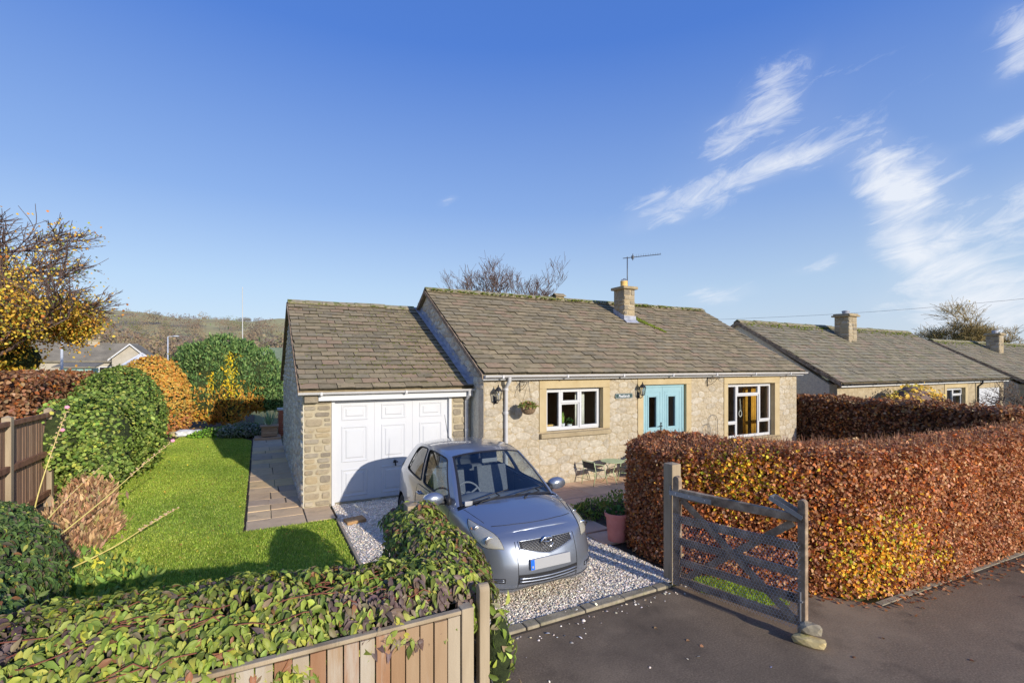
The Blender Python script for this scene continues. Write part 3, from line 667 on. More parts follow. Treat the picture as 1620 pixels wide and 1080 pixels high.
# chimney
CX0, CX1, CY0, CY1 = 10.03, 10.47, 11.62, 12.12
b = MB(); b.box((CX0 + .012, CY0 + .012, 3.8), (CX1 - .012, CY1, 5.1)); ch = b.build('chimney', M_mortar, house)
lay_stones(ch, M_gstone, CX0, CX1, 4.12, 5.08, lambda x, z: ((x, CY0 + .012, z), (0, 0, 0)), .12, .22, .14, .30, .018, seed=71)
lay_stones(ch, M_gstone, CY0 + .01, CY1, 4.3, 5.08, lambda x, z: ((CX0 + .012, x, z), (0, 0, R(-90))), .12, .22, .14, .3, .018, seed=72)
b = MB(); b.box((CX0 - .07, CY0 - .07, 5.08), (CX1 + .07, CY1 + .07, 5.17)); b.build('chimney_cap', M_sill, ch, bevel=.02)
b = MB(); b.lathe([(.11, 5.165), (.11, 5.33), (.115, 5.34), (.115, 5.36), (.085, 5.36), (.085, 5.34)], (10.22, 11.85, 0), 16)
M_buffpot = mat('buff_clay', [(.3, S(214, 160, 88)), (.7, S(228, 182, 112))], 6, rough=.7); b.build('chimney_pot', M_buffpot, ch, angle=40)
b = MB()
for k in range(8):
    a = math.pi * k / 8; b.tube([(10.22 + .1 * math.cos(t) * math.cos(a), 11.85 + .1 * math.cos(t) * math.sin(a), 5.355 + .09 * math.sin(t)) for t in [math.pi * i / 10 for i in range(11)]], .004, 4)
for zz in (.03, .06): b.tube([(10.22 + .1 * math.cos(t) * math.sqrt(1 - (zz / .09) ** 2), 11.85 + .1 * math.sin(t) * math.sqrt(1 - (zz / .09) ** 2), 5.355 + zz) for t in [2 * math.pi * i / 14 for i in range(15)]], .004, 4)
b.build('bird_guard', M_galv, ch)
b = MB(); zr_ = lambda y: HE + (y - HYE) * hs_
b.prism([(CX0 - .02, CY0 - .02, zr_(CY0) - .02), (CX1 + .02, CY0 - .02, zr_(CY0) - .02), (CX1 + .02, CY0 - .02, zr_(CY0) + .17), (CX0 - .02, CY0 - .02, zr_(CY0) + .17)], (0, .012, 0))
b.prism([(CX0 - .02, CY0 - .15, zr_(CY0 - .15) + .03), (CX1 + .04, CY0 - .15, zr_(CY0 - .15) + .03), (CX1 + .04, CY0 - .02, zr_(CY0) + .04), (CX0 - .02, CY0 - .02, zr_(CY0) + .04)], (0, 0, .008))
b.prism([(CX0 - .02, CY0 - .006, zr_(CY0)), (CX0 - .02, CY1, zr_(CY1)), (CX0 - .02, CY1, zr_(CY1) + .15), (CX0 - .02, CY0 - .006, zr_(CY0) + .17)], (.01, 0, 0))
b.build('flashing', M_lead, ch)
b = MB(); b.box((8.28, 12.78, 4.80), (8.58, 12.98, 4.90)); b.prism([(8.24, 12.72, 4.88), (8.62, 12.72, 4.88), (8.62, 12.87, 4.97), (8.24, 12.87, 4.97)], (0, 0, .02)); b.prism([(8.24, 13.02, 4.88), (8.62, 13.02, 4.88), (8.62, 12.871, 4.97), (8.24, 12.871, 4.97)], (0, 0, .02)); b.build('roof_vent', M_tile, roof)

# ------------------------------------------------------------------ the garage
GX0, GX1, GY, GB = .735, 4.135, 9.85, 17.67
GE, GYE, GYR, GZR = 2.25, 9.60, 13.76, 4.36
gsl = (GZR - GE) / (GYR - GYE)
gar = thing('garage', 'low stone garage with white panelled up-and-over door and mossy slate roof', 'garage', (GX0, GY, 0))
b = MB(); wall_with_holes(b, GX0 + .01, GX1, -.02, 2.17, GY, GY + .25, [(1.24, 3.69, 0, 2.08)]); gf = b.build('front_wall', M_gmortar, gar)
lay_stones(gf, M_gstone, GX0 + .005, 1.235, 0.01, 2.06, lambda x, z: ((x, GY - .001, z), (0, 0, 0)), .09, .19, .15, .36, .026, seed=41)
lay_stones(gf, M_gstone, 3.70, GX1, 0.01, 2.06, lambda x, z: ((x, GY - .001, z), (0, 0, 0)), .09, .19, .15, .36, .026, seed=42)
b = MB(); gable(b, GX0, GX0 + .25, GY + .002, GB, 2.17, GYR, GZR - .1); gw_ = b.build('gable_wall', M_render, gar)
rubble(gw_, M_render, GY + .02, GB, 0, GZR - .1, lambda x, z: ((GX0 + .001, x, z), (0, 0, R(-90))), .19, .115, .008, seed=92, joined=True, keep=lambda y, z: z < 2.1 + (y - GYE) * gsl and z < 2.1 + (2 * GYR - GYE - y) * gsl, dmin=.014, dmax=.036)
b = MB(); b.box((GX0 + .25, GB - .25, -.02), (GX1, GB, 2.17)); b.build('rear_wall', M_render, gar)
b = MB(); b.box((GX0 + .01, 9.70, 2.0), (.99, GY - .002, 2.17)); b.build('kneeler_stone', M_gstone, gar, bevel=.015)
rf = MB()
for ye, sg in ((GYE, 1), (2 * GYR - GYE, -1)):
    rf.prism([(.66, ye + sg * .05, GE - .07), (4.135, ye + sg * .05, GE - .07), (4.135, GYR, GZR - .085), (.66, GYR, GZR - .085)], (0, 0, .04))
groof = rf.build('roof', M_tile, gar)
slate_roof(groof, .655, 4.11, GYE, GE, GYR - .03, GZR - .02, M_tile, w=.33, ex=.196, seed=9, limit=300)
rb = MB(); P = lambda x, s: (x, 2 * GYR - GYE - s * (GYR - GYE), GE + s * (GZR - GE) + .012); rb.add([P(.655, 0), P(4.13, 0), P(4.13, 1), P(.655, 1)], [(0, 1, 2, 3)]); rb.build('rear_slope', M_tile, groof)
ridge_tiles(groof, .655, 4.0, GYR, GZR, gsl, l=.42)
sp = []
for _ in range(900):
    r_ = rm.random()
    if r_ < .18: x, yy_ = rm.uniform(.7, 1.4), GYR - abs(rm.gauss(.12, .12))
    else: x, yy_ = 4.05 - abs(rm.gauss(0, 1.5)), rm.uniform(GYE + .1, GYR - .1)
    if x < .7: continue
    k = round((yy_ - GYE) / ((GYR - GYE) / 23.8)); yy_ = GYE + k * (GYR - GYE) / 23.8 + rm.uniform(-.012, .01)
    sp.append((x, yy_, GE + (yy_ - GYE) * gsl + .016, rm.uniform(.007, .018)))
moss_clumps('roof_moss', groof, sp)
b = MB(); b.prism([(.63, GYE + .03, GE - .1), (.63, GYR, GZR - .11), (.63, GYR, GZR - .02), (.63, GYE + .03, GE - .015)], (.024, 0, 0)); b.prism([(.63, 2 * GYR - GYE - .03, GE - .1), (.63, GYR + .001, GZR - .11), (.63, GYR + .001, GZR - .02), (.63, 2 * GYR - GYE - .03, GE - .015)], (.024, 0, 0)); b.build('verge_board', M_gatewood, groof)
b = MB(); b.prism([(4.115, GYE + .05, GE + .05), (4.115, GYR, GZR + .03), (4.115, GYR, GZR + .17), (4.115, GYE + .05, GE + .2)], (.022, 0, 0)); b.prism([(4.0, GYE + .05, GE + .05), (4.115, GYE + .05, GE + .05), (4.115, GYR, GZR + .03), (4.0, GYR, GZR + .03)], (0, 0, .008)); b.build('flashing', M_lead, groof)
b = MB(); b.box((.99, 9.68, 2.035), (4.125, 9.705, 2.14)); b.box((.99, 9.7055, 2.045), (4.125, GY - .003, 2.06)); b.build('fascia', M_upvc, gar)
b = MB(); half_gutter(b, .63, 4.13, 9.615, 2.20, .052); b.build('gutter', M_upvc_d, gar, angle=40)
b = MB(); b.tube([(4.02, 9.615, 2.17), (4.02, 9.615, 2.08), (4.02, 9.76, 1.98), (4.02, 9.79, 1.92), (4.02, 9.79, .04)], .040, 10)
for z in (1.92, 1.3, .5): b.lathe([(.042, z - .03), (.045, z), (.042, z + .03)], (4.02, 9.79, 0), 10)
b.build('downpipe', M_upvc_d, gar, angle=40)
b = MB(); b.box((1.24, 9.83, 0), (1.30, 9.98, 2.08)); b.box((3.63, 9.83, 0), (3.69, 9.98, 2.08)); b.box((1.30, 9.83, 2.02), (3.63, 9.98, 2.08)); b.build('door_frame', M_upvc, gar, bevel=.004)
b = MB(); b.box((1.30, 9.905, .05), (3.63, 9.93, 2.02)); b.box((1.30, 9.9, .04), (3.63, 9.904, .08))
for x in (2.075, 2.855): b.box((x - .008, 9.899, .05), (x + .008, 9.9045, 2.02))
gd = b.build('garage_door', M_gdoor, gar)
def raised_panel(x0, x1, z0, z1, y, m, par):
    p = MB(); r = [(0, 0), (.012, -.010), (.026, -.010), (.040, .0), (.075, .0), (.095, -.012)]
    rings = [[(x0 + i, y + d, z0 + i), (x1 - i, y + d, z0 + i), (x1 - i, y + d, z1 - i), (x0 + i, y + d, z1 - i)] for i, d in r]
    vs = [q for rg in rings for q in rg]; fs = [(4 * i + k, 4 * i + (k + 1) % 4, 4 * i + 4 + (k + 1) % 4, 4 * i + 4 + k) for i in range(len(r) - 1) for k in range(4)] + [tuple(4 * (len(r) - 1) + k for k in range(4))]
    p.add(vs, fs); return p.build('panel', m, par, fix=False)
for xa, xb in ((1.43, 1.93), (2.20, 2.70), (2.99, 3.49)):
    for za, zb in ((1.62, 1.93), (.80, 1.51), (.12, .67)): raised_panel(xa, xb, za, zb, 9.9045, M_gdoor, gd)
b = MB(); b.lathe([(.035, 0), (.035, .01), (.018, .014)], (2.48, 9.905, .73), 12, None, 'y'); b.tube([(2.48, 9.89, .73), (2.48, 9.86, .73), (2.48, 9.855, .65)], .014, 8); b.tube([(2.43, 9.858, .73), (2.53, 9.858, .73)], .013, 8); b.build('handle', M_black, gd, smooth=True)
b = MB(); b.box((1.2, 9.84, -.02), (3.72, 10.2, .038)); b.build('threshold', M_kerb, gar)
# ================================================================== the small silver hatchback
from mathutils.bvhtree import BVHTree
def crs(P, t):
    """Catmull-Rom through rows of P (n,d) at float index t (array)"""
    P = np.asarray(P, float); n = len(P); t = np.clip(np.asarray(t, float), 0, n - 1 - 1e-9); i = np.floor(t).astype(int); u = (t - i)[:, None]
    g = lambda k: np.where((k < 0)[:, None], 2 * P[0] - P[1], np.where((k > n - 1)[:, None], 2 * P[-1] - P[-2], P[np.clip(k, 0, n - 1)]))
    a, b, c, d = g(i - 1), g(i), g(i + 1), g(i + 2)
    return .5 * (2 * b + (c - a) * u + (2 * a - 5 * b + 4 * c - d) * u ** 2 + (3 * b - a - 3 * c + d) * u ** 3)
M_paint = mat('silver_paint', (.31, .34, .395, 1), rough=.30, metallic=.70, spec=.5, coat=1.0)
M_paint.node_tree.nodes['Principled BSDF'].inputs['Coat Roughness'].default_value = .06
M_trim = mat('black_plastic', (.018, .018, .02, 1), rough=.55)
M_rubber = mat('tyre_rubber', (.022, .022, .022, 1), rough=.85, bump=.2, bscale=60)
M_alloy = mat('alloy_wheel', (.52, .53, .55, 1), rough=.3, metallic=.85)
M_chrome = mat('chrome', (.75, .76, .78, 1), rough=.12, metallic=1.0)
M_cglass = glassmat('car_glass', (.80, .86, .86, 1), f0=.08, boost=1.3)
M_seat = mat('seat_fabric', [(.3, S(84, 87, 94)), (.7, S(106, 109, 116))], 40, rough=.95)
M_dash = mat('dashboard', (.16, .165, .175, 1), rough=.7)
M_lens = bpy.data.materials.new('headlamp_lens'); M_lens.use_nodes = True
_t = M_lens.node_tree; _p = _t.nodes['Principled BSDF']; _p.inputs['Base Color'].default_value = (.78, .74, .62, 1); _p.inputs['Roughness'].default_value = .12; _p.inputs['Coat Weight'].default_value = 1
_tr = _t.nodes.new('ShaderNodeBsdfTransparent'); _tr.inputs[0].default_value = (.95, .93, .85, 1); _ms = _t.nodes.new('ShaderNodeMixShader'); _ms.inputs[0].default_value = .66
_t.links.new(_p.outputs[0], _ms.inputs[1]); _t.links.new(_tr.outputs[0], _ms.inputs[2]); _t.links.new(_ms.outputs[0], _t.nodes['Material Output'].inputs[0])
M_gmesh = mat('grille_steel', (.13, .133, .14, 1), rough=.35, metallic=.6)
M_refl = mat('lamp_reflector', (.55, .54, .50, 1), rough=.28, metallic=.7)
M_plate = mat('number_plate', (.31, .31, .31, 1), rough=.35); M_blue = mat('plate_band', (.01, .12, .55, 1), rough=.35)
M_orange = mat('indicator_amber', (.7, .3, .12, 1), rough=.2)

ST = np.array([(0, 0), (.25, .012), (.45, .050), (.60, .12), (.70, .23), (.765, .40), (.80, .60), (.822, .85), (.836, 1.2), (.845, 1.7), (.847, 2.2), (.845, 2.7), (.84, 3.0), (.825, 3.3), (.785, 3.55), (.66, 3.69), (.4, 3.745), (0, 3.76)])
ZT = np.array([.815, .815, .812, .806, .806, .83, .868, .905, .94, .952, .965, .985, 1.0, 1.01, 1.01, 1.0, 1.0, 1.0])
FR = [0, .09, .24, .46, .64, .81, .93, 1.0]
INX = [.07, .02, .0, .0, .006, .014, .03, .055]           # side inset per level
FRY = [.12, .045, .005, .0, .028, .075, .135, .215]        # nose set-back per level
RRY = [.10, .04, .0, .0, .02, .04, .055, .075]
def ctl():
    G = []
    for f, ix, fy, ry in zip(FR, INX, FRY, RRY):
        row = []
        for k, ((x, y), zt) in enumerate(zip(ST, ZT)):
            wf = max(0, 1 - max(0, k - 1.2) / 6.8) ** 1.1; wr = max(0, (k - 11) / 6) ** 1.2
            fend = math.exp(-((k - 6) / 1.8) ** 2) * .05 * (f ** 3)
            side = min(1, x / .7)
            xx = x - side * (ix + fend); zb = .17 + (.03 if k < 2 else 0)
            row.append((max(0, xx), y + fy * wf * (1 - .25 * wf * 0) - ry * wr, zb + f * (zt - zb)))
        G.append(row)
    return np.array(G)
CG = ctl()
def body_grid(ns=170, nf=40):
    S_ = np.linspace(0, 17, ns); F_ = np.linspace(0, len(FR) - 1, nf)
    rows = np.array([crs(CG[k], S_) for k in range(len(FR))])           # levels x ns x 3
    return np.array([crs(rows[:, j], F_) for j in range(ns)])           # ns x nf x 3
BG = body_grid(); BG[:, :, 0] = np.maximum(BG[:, :, 0], 0)
def edge_top(s): return crs(CG[-1], np.atleast_1d(s))[0]
def hood_pt(s, t):
    e = edge_top(s); cr = np.interp(s, [0, 1, 2, 3, 4, 5, 6, 7, 8], [0, .005, .018, .043, .073, .088, .090, .085, .075])
    return (t * e[0], e[1] - .03 * (1 - t * t) * (s / 8), e[2] + cr * (1 - abs(t) ** 2.8))
HG = [[hood_pt(s, t) for t in np.linspace(-1, 1, 25)] for s in np.concatenate([np.linspace(0, 1, 6)[:-1] ** 1.5, np.linspace(1, 7.25, 26)])]
Bu = np.array([(.712, 1.04, .925), (.785, 1.50, .955), (.80, 2.15, .972), (.795, 2.80, .995), (.745, 3.46, 1.015)])
Tu = np.array([(.535, 1.74, 1.432), (.562, 2.05, 1.468), (.568, 2.48, 1.476), (.558, 2.95, 1.452), (.52, 3.36, 1.385)])
def side_pt(u, h):
    b = crs(Bu, np.array([u * 4]))[0]; t = crs(Tu, np.array([u * 4]))[0]
    p = b * (1 - h) + t * h; p[0] += .10 * h * (1 - h); return p
def roof_pt(u, t):
    e = crs(Tu, np.array([u * 4]))[0]; bow = .055 * (1 - u) ** 2 - .03 * u ** 2
    return (t * e[0], e[1] - bow * (1 - t * t), e[2] + .052 * (1 - abs(t) ** 2.4))
def ws_pt(v, t):
    """windscreen: v 0 base .. 1 header"""
    base = np.array((t * .690, .915 + .14 * t * t, 1.0 - .065 * t * t)); top = np.array(roof_pt(0, t)) * np.array((.975, 1, 1))
    p = base * (1 - v) + top * v; b = .035 * 4 * v * (1 - v); p[1] -= b * .55; p[2] += b * .8; return p
# snapping surface
sv, sf = [], []
def addgrid(P):
    n0 = len(sv); m, n = len(P), len(P[0]); sv.extend([tuple(q) for r_ in P for q in r_]); sf.extend([(n0 + i * n + j, n0 + i * n + j + 1, n0 + (i + 1) * n + j + 1, n0 + (i + 1) * n + j) for i in range(m - 1) for j in range(n - 1)])
addgrid(BG); addgrid([[(-x, y, z) for x, y, z in r_] for r_ in BG]); addgrid(HG)
for s_ in (1, -1): addgrid([[(s_ * p[0], p[1], p[2]) for p in (side_pt(u, h) for h in np.linspace(0, 1, 12))] for u in np.linspace(0, 1, 40)])
BV = BVHTree.FromPolygons(sv, sf)
ctr = Vector((0, 1.9, .6))
def snap(p, off=0.0, ray=None):
    p = Vector(p)
    if ray is not None:
        h = BV.ray_cast(p - Vector(ray) * 2, Vector(ray).normalized())
        if h[0] is not None:
            n = h[1]; n = n if n.dot(Vector(ray)) < 0 else -n; return h[0] + n * off
    q, n, _, _ = BV.find_nearest(p); n = n if n.dot(q - ctr) > 0 else -n; return q + n * off
CARX, CARY = 2.90, 4.60
car = thing('hatchback_car', 'small silver three-door hatchback parked on the gravel drive facing the road', 'car', (CARX, CARY + 1.9, 0), local=True)
OFF = Vector((0, -1.9, 0))
def cb(mb, name, m, parent=car, smooth=True, angle=None, fix=True, bevel=0):
    if parent is car: mb.v = [tuple(Vector(p) + OFF) for p in mb.v]
    else: mb.v = [tuple(Vector(p) + OFF) for p in mb.v]
    return mb.build(name, m, parent, smooth=smooth, angle=angle, fix=fix, bevel=bevel)
# lower shell with wheel arches
WH = [(.79, .295), (3.25, .295)]; RA = .345
ns, nf = BG.shape[:2]; V = []; F = []
for sgn in (1, -1):
    n0 = len(V); W = BG.copy(); hole = np.zeros((ns, nf), bool)
    for (wy, wz) in WH:
        d = np.hypot(W[:, :, 1] - wy, W[:, :, 2] - wz); hole |= (d < RA) & (W[:, :, 0] > .5)
    keep = [(i, j) for i in range(ns - 1) for j in range(nf - 1) if not (hole[i, j] and hole[i + 1, j] and hole[i, j + 1] and hole[i + 1, j + 1])]
    for i in range(ns):
        for j in range(nf):
            p = W[i, j].copy()
            if hole[i, j]:
                for (wy, wz) in WH:
                    d = math.hypot(p[1] - wy, p[2] - wz)
                    if d < RA: k = RA / max(d, 1e-6); p[1] = wy + (p[1] - wy) * k; p[2] = wz + (p[2] - wz) * k
            V.append((sgn * p[0], p[1], p[2]))
    for i, j in keep:
        q = (n0 + i * nf + j, n0 + i * nf + j + 1, n0 + (i + 1) * nf + j + 1, n0 + (i + 1) * nf + j); F.append(q if sgn < 0 else q[::-1])
b = MB(); b.v, b.f = V, F
bm = bmesh.new(); me = b.mesh('b', fix=False); bm.from_mesh(me); bmesh.ops.remove_doubles(bm, verts=bm.verts, dist=.0004); bmesh.ops.recalc_face_normals(bm, faces=bm.faces); bm.to_mesh(me); bm.free()
b = MB(); b.v = [tuple(v.co) for v in me.vertices]; b.f = [tuple(p.vertices) for p in me.polygons]
body = cb(b, 'body', M_paint, fix=False)
# arch lips and dark wells
for sgn in (1, -1):
    for (wy, wz) in WH:
        w = MB(); arc = [math.pi * (-.12 + 1.24 * k / 24) for k in range(25)]
        P = [[(sgn * x_, wy + RA * 1.0 * math.cos(a), wz + RA * math.sin(a)) for a in arc] for x_ in (.80, .55)]
        w.grid(P); w.add([(sgn * .56, wy + RA * math.cos(a), wz + RA * math.sin(a)) for a in arc] + [(sgn * .56, wy, wz - .1)], [(k, k + 1, 25) for k in range(24)]); cb(w, 'wheel_well', M_trim, fix=False)
b = MB(); b.box((-.60, .40, .19), (.60, 3.5, .21)); b.box((-.45, .40, .21), (.45, 1.0, .6)); cb(b, 'underbody', M_trim, smooth=False)
# bonnet
b = MB(); b.grid(HG); bon = cb(b, 'bonnet', M_paint, fix=True)
# cowl below the screen
b = MB(); b.grid([[tuple(Vector(hood_pt(7.25, t))) for t in np.linspace(-1, 1, 21)], [tuple(Vector(ws_pt(0, t)) + Vector((0, .01, -.012))) for t in np.linspace(-1, 1, 21)]]); cb(b, 'scuttle_panel', M_trim)
# A-pillar foot fill and roof
b = MB(); b.grid([[roof_pt(u, t) for t in np.linspace(-1, 1, 25)] for u in np.linspace(0, 1, 24)]); roofo = cb(b, 'car_roof', M_paint)
# windscreen with black edge
us = np.linspace(-1, 1, 25)
b = MB(); b.grid([[tuple(ws_pt(v, t * .955)) for t in us] for v in np.linspace(.0, .965, 13)]); cb(b, 'windscreen', M_cglass, fix=False)
b = MB()
for s_ in (1, -1):
    b.grid([[tuple(ws_pt(v, s_ * t) + np.array((0, 0, .003))) for t in (.93, .985)] for v in np.linspace(0, 1, 14)])
b.grid([[tuple(ws_pt(v, t) + np.array((0, 0, .003))) for t in us] for v in (0.0, .035)]); b.grid([[tuple(ws_pt(v, t) + np.array((0, -.002, .003))) for t in us] for v in (.955, 1.0)])
cb(b, 'windscreen_seal', M_trim, fix=False)
# sides with glass openings
def loop2(pts, r=.035, n=4):
    out = []; m_ = len(pts)
    for i in range(m_):
        p0, p1, p2 = (np.array(pts[i - 1]), np.array(pts[i]), np.array(pts[(i + 1) % m_]))
        a = p1 + (p0 - p1) * min(.45, r / max(np.linalg.norm(p0 - p1), 1e-6)); c = p1 + (p2 - p1) * min(.45, r / max(np.linalg.norm(p2 - p1), 1e-6))
        for k in range(n + 1):
            t = k / n; out.append(tuple((1 - t) ** 2 * a + 2 * t * (1 - t) * p1 + t * t * c))
    return out
def dens(poly, st=.03):
    o = []
    for i, p in enumerate(poly):
        q = poly[(i + 1) % len(poly)]; n = max(1, int(math.hypot(q[0] - p[0], q[1] - p[1]) / st))
        o += [(p[0] + (q[0] - p[0]) * k / n, p[1] + (q[1] - p[1]) * k / n) for k in range(n)]
    return o
def inside(p, poly):
    x, y = p; c = False; j = len(poly) - 1
    for i in range(len(poly)):
        xi, yi = poly[i]; xj, yj = poly[j]
        if (yi > y) != (yj > y) and x < (xj - xi) * (y - yi) / (yj - yi) + xi: c = not c
        j = i
    return c
def cdt_panel(fn, outer, holes=(), st=.04):
    outer = dens(outer, st); holes = [dens(h, st) for h in holes]; pts = []; edges = []
    for lp in [outer] + holes:
        n0 = len(pts); pts += lp; edges += [(n0 + i, n0 + (i + 1) % len(lp)) for i in range(len(lp))]
    xs = [p[0] for p in outer]; ys = [p[1] for p in outer]
    gx = np.arange(min(xs), max(xs), st); gy = np.arange(min(ys), max(ys), st)
    for x in gx:
        for y in gy:
            q = (x + .003, y + .004)
            if inside(q, outer) and not any(inside(q, h) for h in holes): pts.append(q)
    r = delaunay_2d_cdt([Vector(p) for p in pts], edges, [], 0, 1e-5)
    vs, fs = r[0], r[2]; ok = []
    for f in fs:
        c = (sum(vs[i][0] for i in f) / len(f), sum(vs[i][1] for i in f) / len(f))
        if inside(c, outer) and not any(inside(c, h) for h in holes): ok.append(tuple(f))
    mb = MB(); mb.v = [tuple(fn(v[0], v[1])) for v in vs]; mb.f = ok; return mb
w1 = loop2([(.085, .055), (.50, .055), (.50, .91), (.075, .91)], .06); w2 = loop2([(.545, .06), (.86, .09), (.80, .80), (.75, .90), (.545, .91)], .06)
for sgn in (1, -1):
    fn = lambda u, h: (sgn * side_pt(np.clip(u, 0, 1), np.clip(h, 0, 1))[0], *side_pt(np.clip(u, 0, 1), np.clip(h, 0, 1))[1:])
    fo = lambda u, h: tuple(Vector(fn(u, h)) + Vector((-sgn * .012, 0, 0)))
    p = cdt_panel(fn, [(0, 0), (1, 0), (1, 1), (0, 1)], [w1, w2]); cb(p, 'side_frame', M_paint)
    p = cdt_panel(fo, w1); cb(p, 'side_window', M_cglass); p = cdt_panel(fo, w2); cb(p, 'side_window', M_cglass)
    s_ = MB()
    for w in (w1, w2):
        q = [Vector(fn(*c)) + Vector((sgn * .001, 0, 0)) for c in dens(w, .04)]; s_.tube(q + [q[0]], .011, 5, False)
    cb(s_, 'window_seal', M_trim)
    # shoulder infill between shell top and window base
    q = MB(); q.grid([[(sgn * e[0], e[1], e[2]), (sgn * c[0], c[1], c[2])] for e, c in [(edge_top(np.interp(side_pt(u, 0)[1], CG[-1][6:15, 1], range(6, 15))), side_pt(u, 0)) for u in np.linspace(0, 1, 30)]]); cb(q, 'shoulder', M_paint)
    # A pillar
    q = MB(); q.grid([[tuple(ws_pt(v, sgn * .975)), tuple((Vector(ws_pt(v, sgn * 1.0)) + Vector(fn(0, v))) / 2 + Vector((sgn * .006, -.006, .006))), fn(0, v)] for v in np.linspace(0, 1, 14)]); cb(q, 'windscreen_pillar', M_paint)
    q = MB(); q.grid([[(sgn * e[0], e[1], e[2]) for e in [edge_top(7.25 + .3 * k / 4) for k in range(5)]], [tuple(Vector(fn(0, 0)) + Vector((0, .02 * k, 0))) for k in range(5)]]); cb(q, 'pillar_foot', M_paint)
# tailgate
b = MB(); b.grid([[tuple(Vector(roof_pt(1, t)) * (1 - v) + Vector((t * .745, 3.66 - .10 * abs(t) ** 3, 1.005)) * v) for t in np.linspace(-1, 1, 17)] for v in np.linspace(0, 1, 8)]); cb(b, 'tailgate', M_paint)
b = MB(); b.grid([[tuple(Vector(roof_pt(1, t * .86)) * (1 - v) + Vector((t * .64, 3.66 - .10 * abs(t) ** 3, 1.005)) * v + Vector((0, .012, .006))) for t in np.linspace(-1, 1, 17)] for v in np.linspace(.08, .92, 8)]); cb(b, 'rear_window', M_cglass)
b = MB(); b.grid([[tuple(edge_top(s)) for s in np.linspace(13.5, 17, 12)], [(e[0] * .93, e[1] - .03, 1.01) for e in (edge_top(s) for s in np.linspace(13.5, 17, 12))]]); b.grid([[(-x, y, z) for x, y, z in (tuple(edge_top(s)) for s in np.linspace(13.5, 17, 12))], [(-e[0] * .93, e[1] - .03, 1.01) for e in (edge_top(s) for s in np.linspace(13.5, 17, 12))]]); cb(b, 'tail_ledge', M_paint)
# headlamps
IN_ = [(.695, .74, .868), (.665, .58, .885), (.615, .44, .868), (.565, .33, .815), (.525, .235, .745), (.505, .17, .672)]
OU_ = [(.695, .74, .868), (.745, .64, .822), (.765, .52, .772), (.755, .40, .728), (.695, .28, .690), (.505, .17, .672)]
for sgn in (1, -1):
    I = crs(np.array(IN_), np.linspace(0, 5, 19)); O = crs(np.array(OU_), np.linspace(0, 5, 19))
    def pat(o1, o2, bul):
        return [[snap((sgn * (I[k][0] * (1 - t) + O[k][0] * t), I[k][1] * (1 - t) + O[k][1] * t - .03, I[k][2] * (1 - t) + O[k][2] * t), o1 + bul * 4 * t * (1 - t) * math.sin(math.pi * k / 18)) for t in np.linspace(0, 1, 9)] for k in range(19)]
    b = MB(); b.grid(pat(.003, 0, .0)); hl = cb(b, 'headlight', M_refl)
    b = MB(); b.grid(pat(.006, 0, .016)); cb(b, 'lens', M_lens, hl)
    for (px_, py_, pz_, r_) in [(.615, .27, .735, .056), (.665, .50, .812, .036)]:
        b = MB(); c = snap((sgn * px_, py_, pz_), .0); b.ball(c, r_ * 1.05, 16, 8, (1, .16, .9)); cb(b, 'bulb_housing', M_chrome, hl)
    b = MB(); c = snap((sgn * .725, .56, .82), .005); b.ball(c, .022, 10, 6, (.6, 1.6, .7)); cb(b, 'indicator', M_orange, hl)
    b = MB(); q = [snap((sgn * p_[0], p_[1] - .02, p_[2]), .002) for p_ in list(I) + list(O[::-1])]; b.tube(q, .005, 5, False); cb(b, 'lamp_gap', M_trim)
# grille, plate, intakes
FD = (0, 1, 0)
def fpatch(xl, zb_, zt_, off, n=25, m_=5):
    return [[snap((x, 0, zb_(x) * (1 - v) + zt_(x) * v), off, FD) for x in np.linspace(-xl, xl, n)] for v in np.linspace(0, 1, m_)]
gz0 = lambda x: .592 + .075 * min(1, abs(x) / .33) ** 1.3; gz1 = lambda x: .742 - .008 * abs(x)
b = MB(); b.grid(fpatch(.345, gz0, gz1, .002)); gr = cb(b, 'grille', M_trim)
b = MB()
for k in range(-16, 17):
    for d in (1, -1):
        pts = []
        for v in np.linspace(0, 1, 8):
            x = k * .042 + d * .075 * (v - .5) * 2
            if abs(x) < .335: pts.append(snap((x, 0, gz0(x) * (1 - v) + gz1(x) * v), .006, FD))
        if len(pts) > 1: b.tube(pts, .0045, 4)
cb(b, 'grille_mesh', M_gmesh, gr)
b = MB(); q = [snap((x, 0, gz0(x)), .004, FD) for x in np.linspace(-.345, .345, 25)] + [snap((x, 0, gz1(x)), .004, FD) for x in np.linspace(.345, -.345, 25)]; b.tube(q + [q[0]], .008, 6, False); cb(b, 'grille_surround', M_paint, gr)
b = MB(); c0 = snap((0, 0, .695), .012, FD)
el = lambda rx, rz, dx=0, dz=0, n=28: [c0 + Vector((dx + rx * math.cos(2 * math.pi * k / n), -.004, dz + rz * math.sin(2 * math.pi * k / n))) for k in range(n + 1)]
b.tube(el(.084, .060), .011, 8, False); b.tube(el(.030, .054), .007, 6, False); b.tube(el(.060, .021, 0, .026), .007, 6, False); cb(b, 'badge', M_chrome)
b = MB(); yp = snap((0, 0, .515), 0, FD).y; Mx = Matrix.Translation((0, yp - .018, .512)) @ Matrix.Rotation(R(-6), 4, 'X')
b.box((-.26, -.006, -.056), (.26, .02, .056), Mx); pl = cb(b, 'number_plate', M_plate, smooth=False)
b = MB(); b.box((-.259, -.008, -.054), (-.212, -.0061, .054), Mx); cb(b, 'blue_band', M_blue, pl, smooth=False)
b = MB(); b.box((-.245, -.0095, -.035), (-.226, -.0081, -.012), Mx); cb(b, 'country_mark', M_plate, pl, smooth=False)
lz0 = lambda x: .285 + .02 * (x / .38) ** 2; lz1 = lambda x: .40 + .012 * (x / .38) ** 2
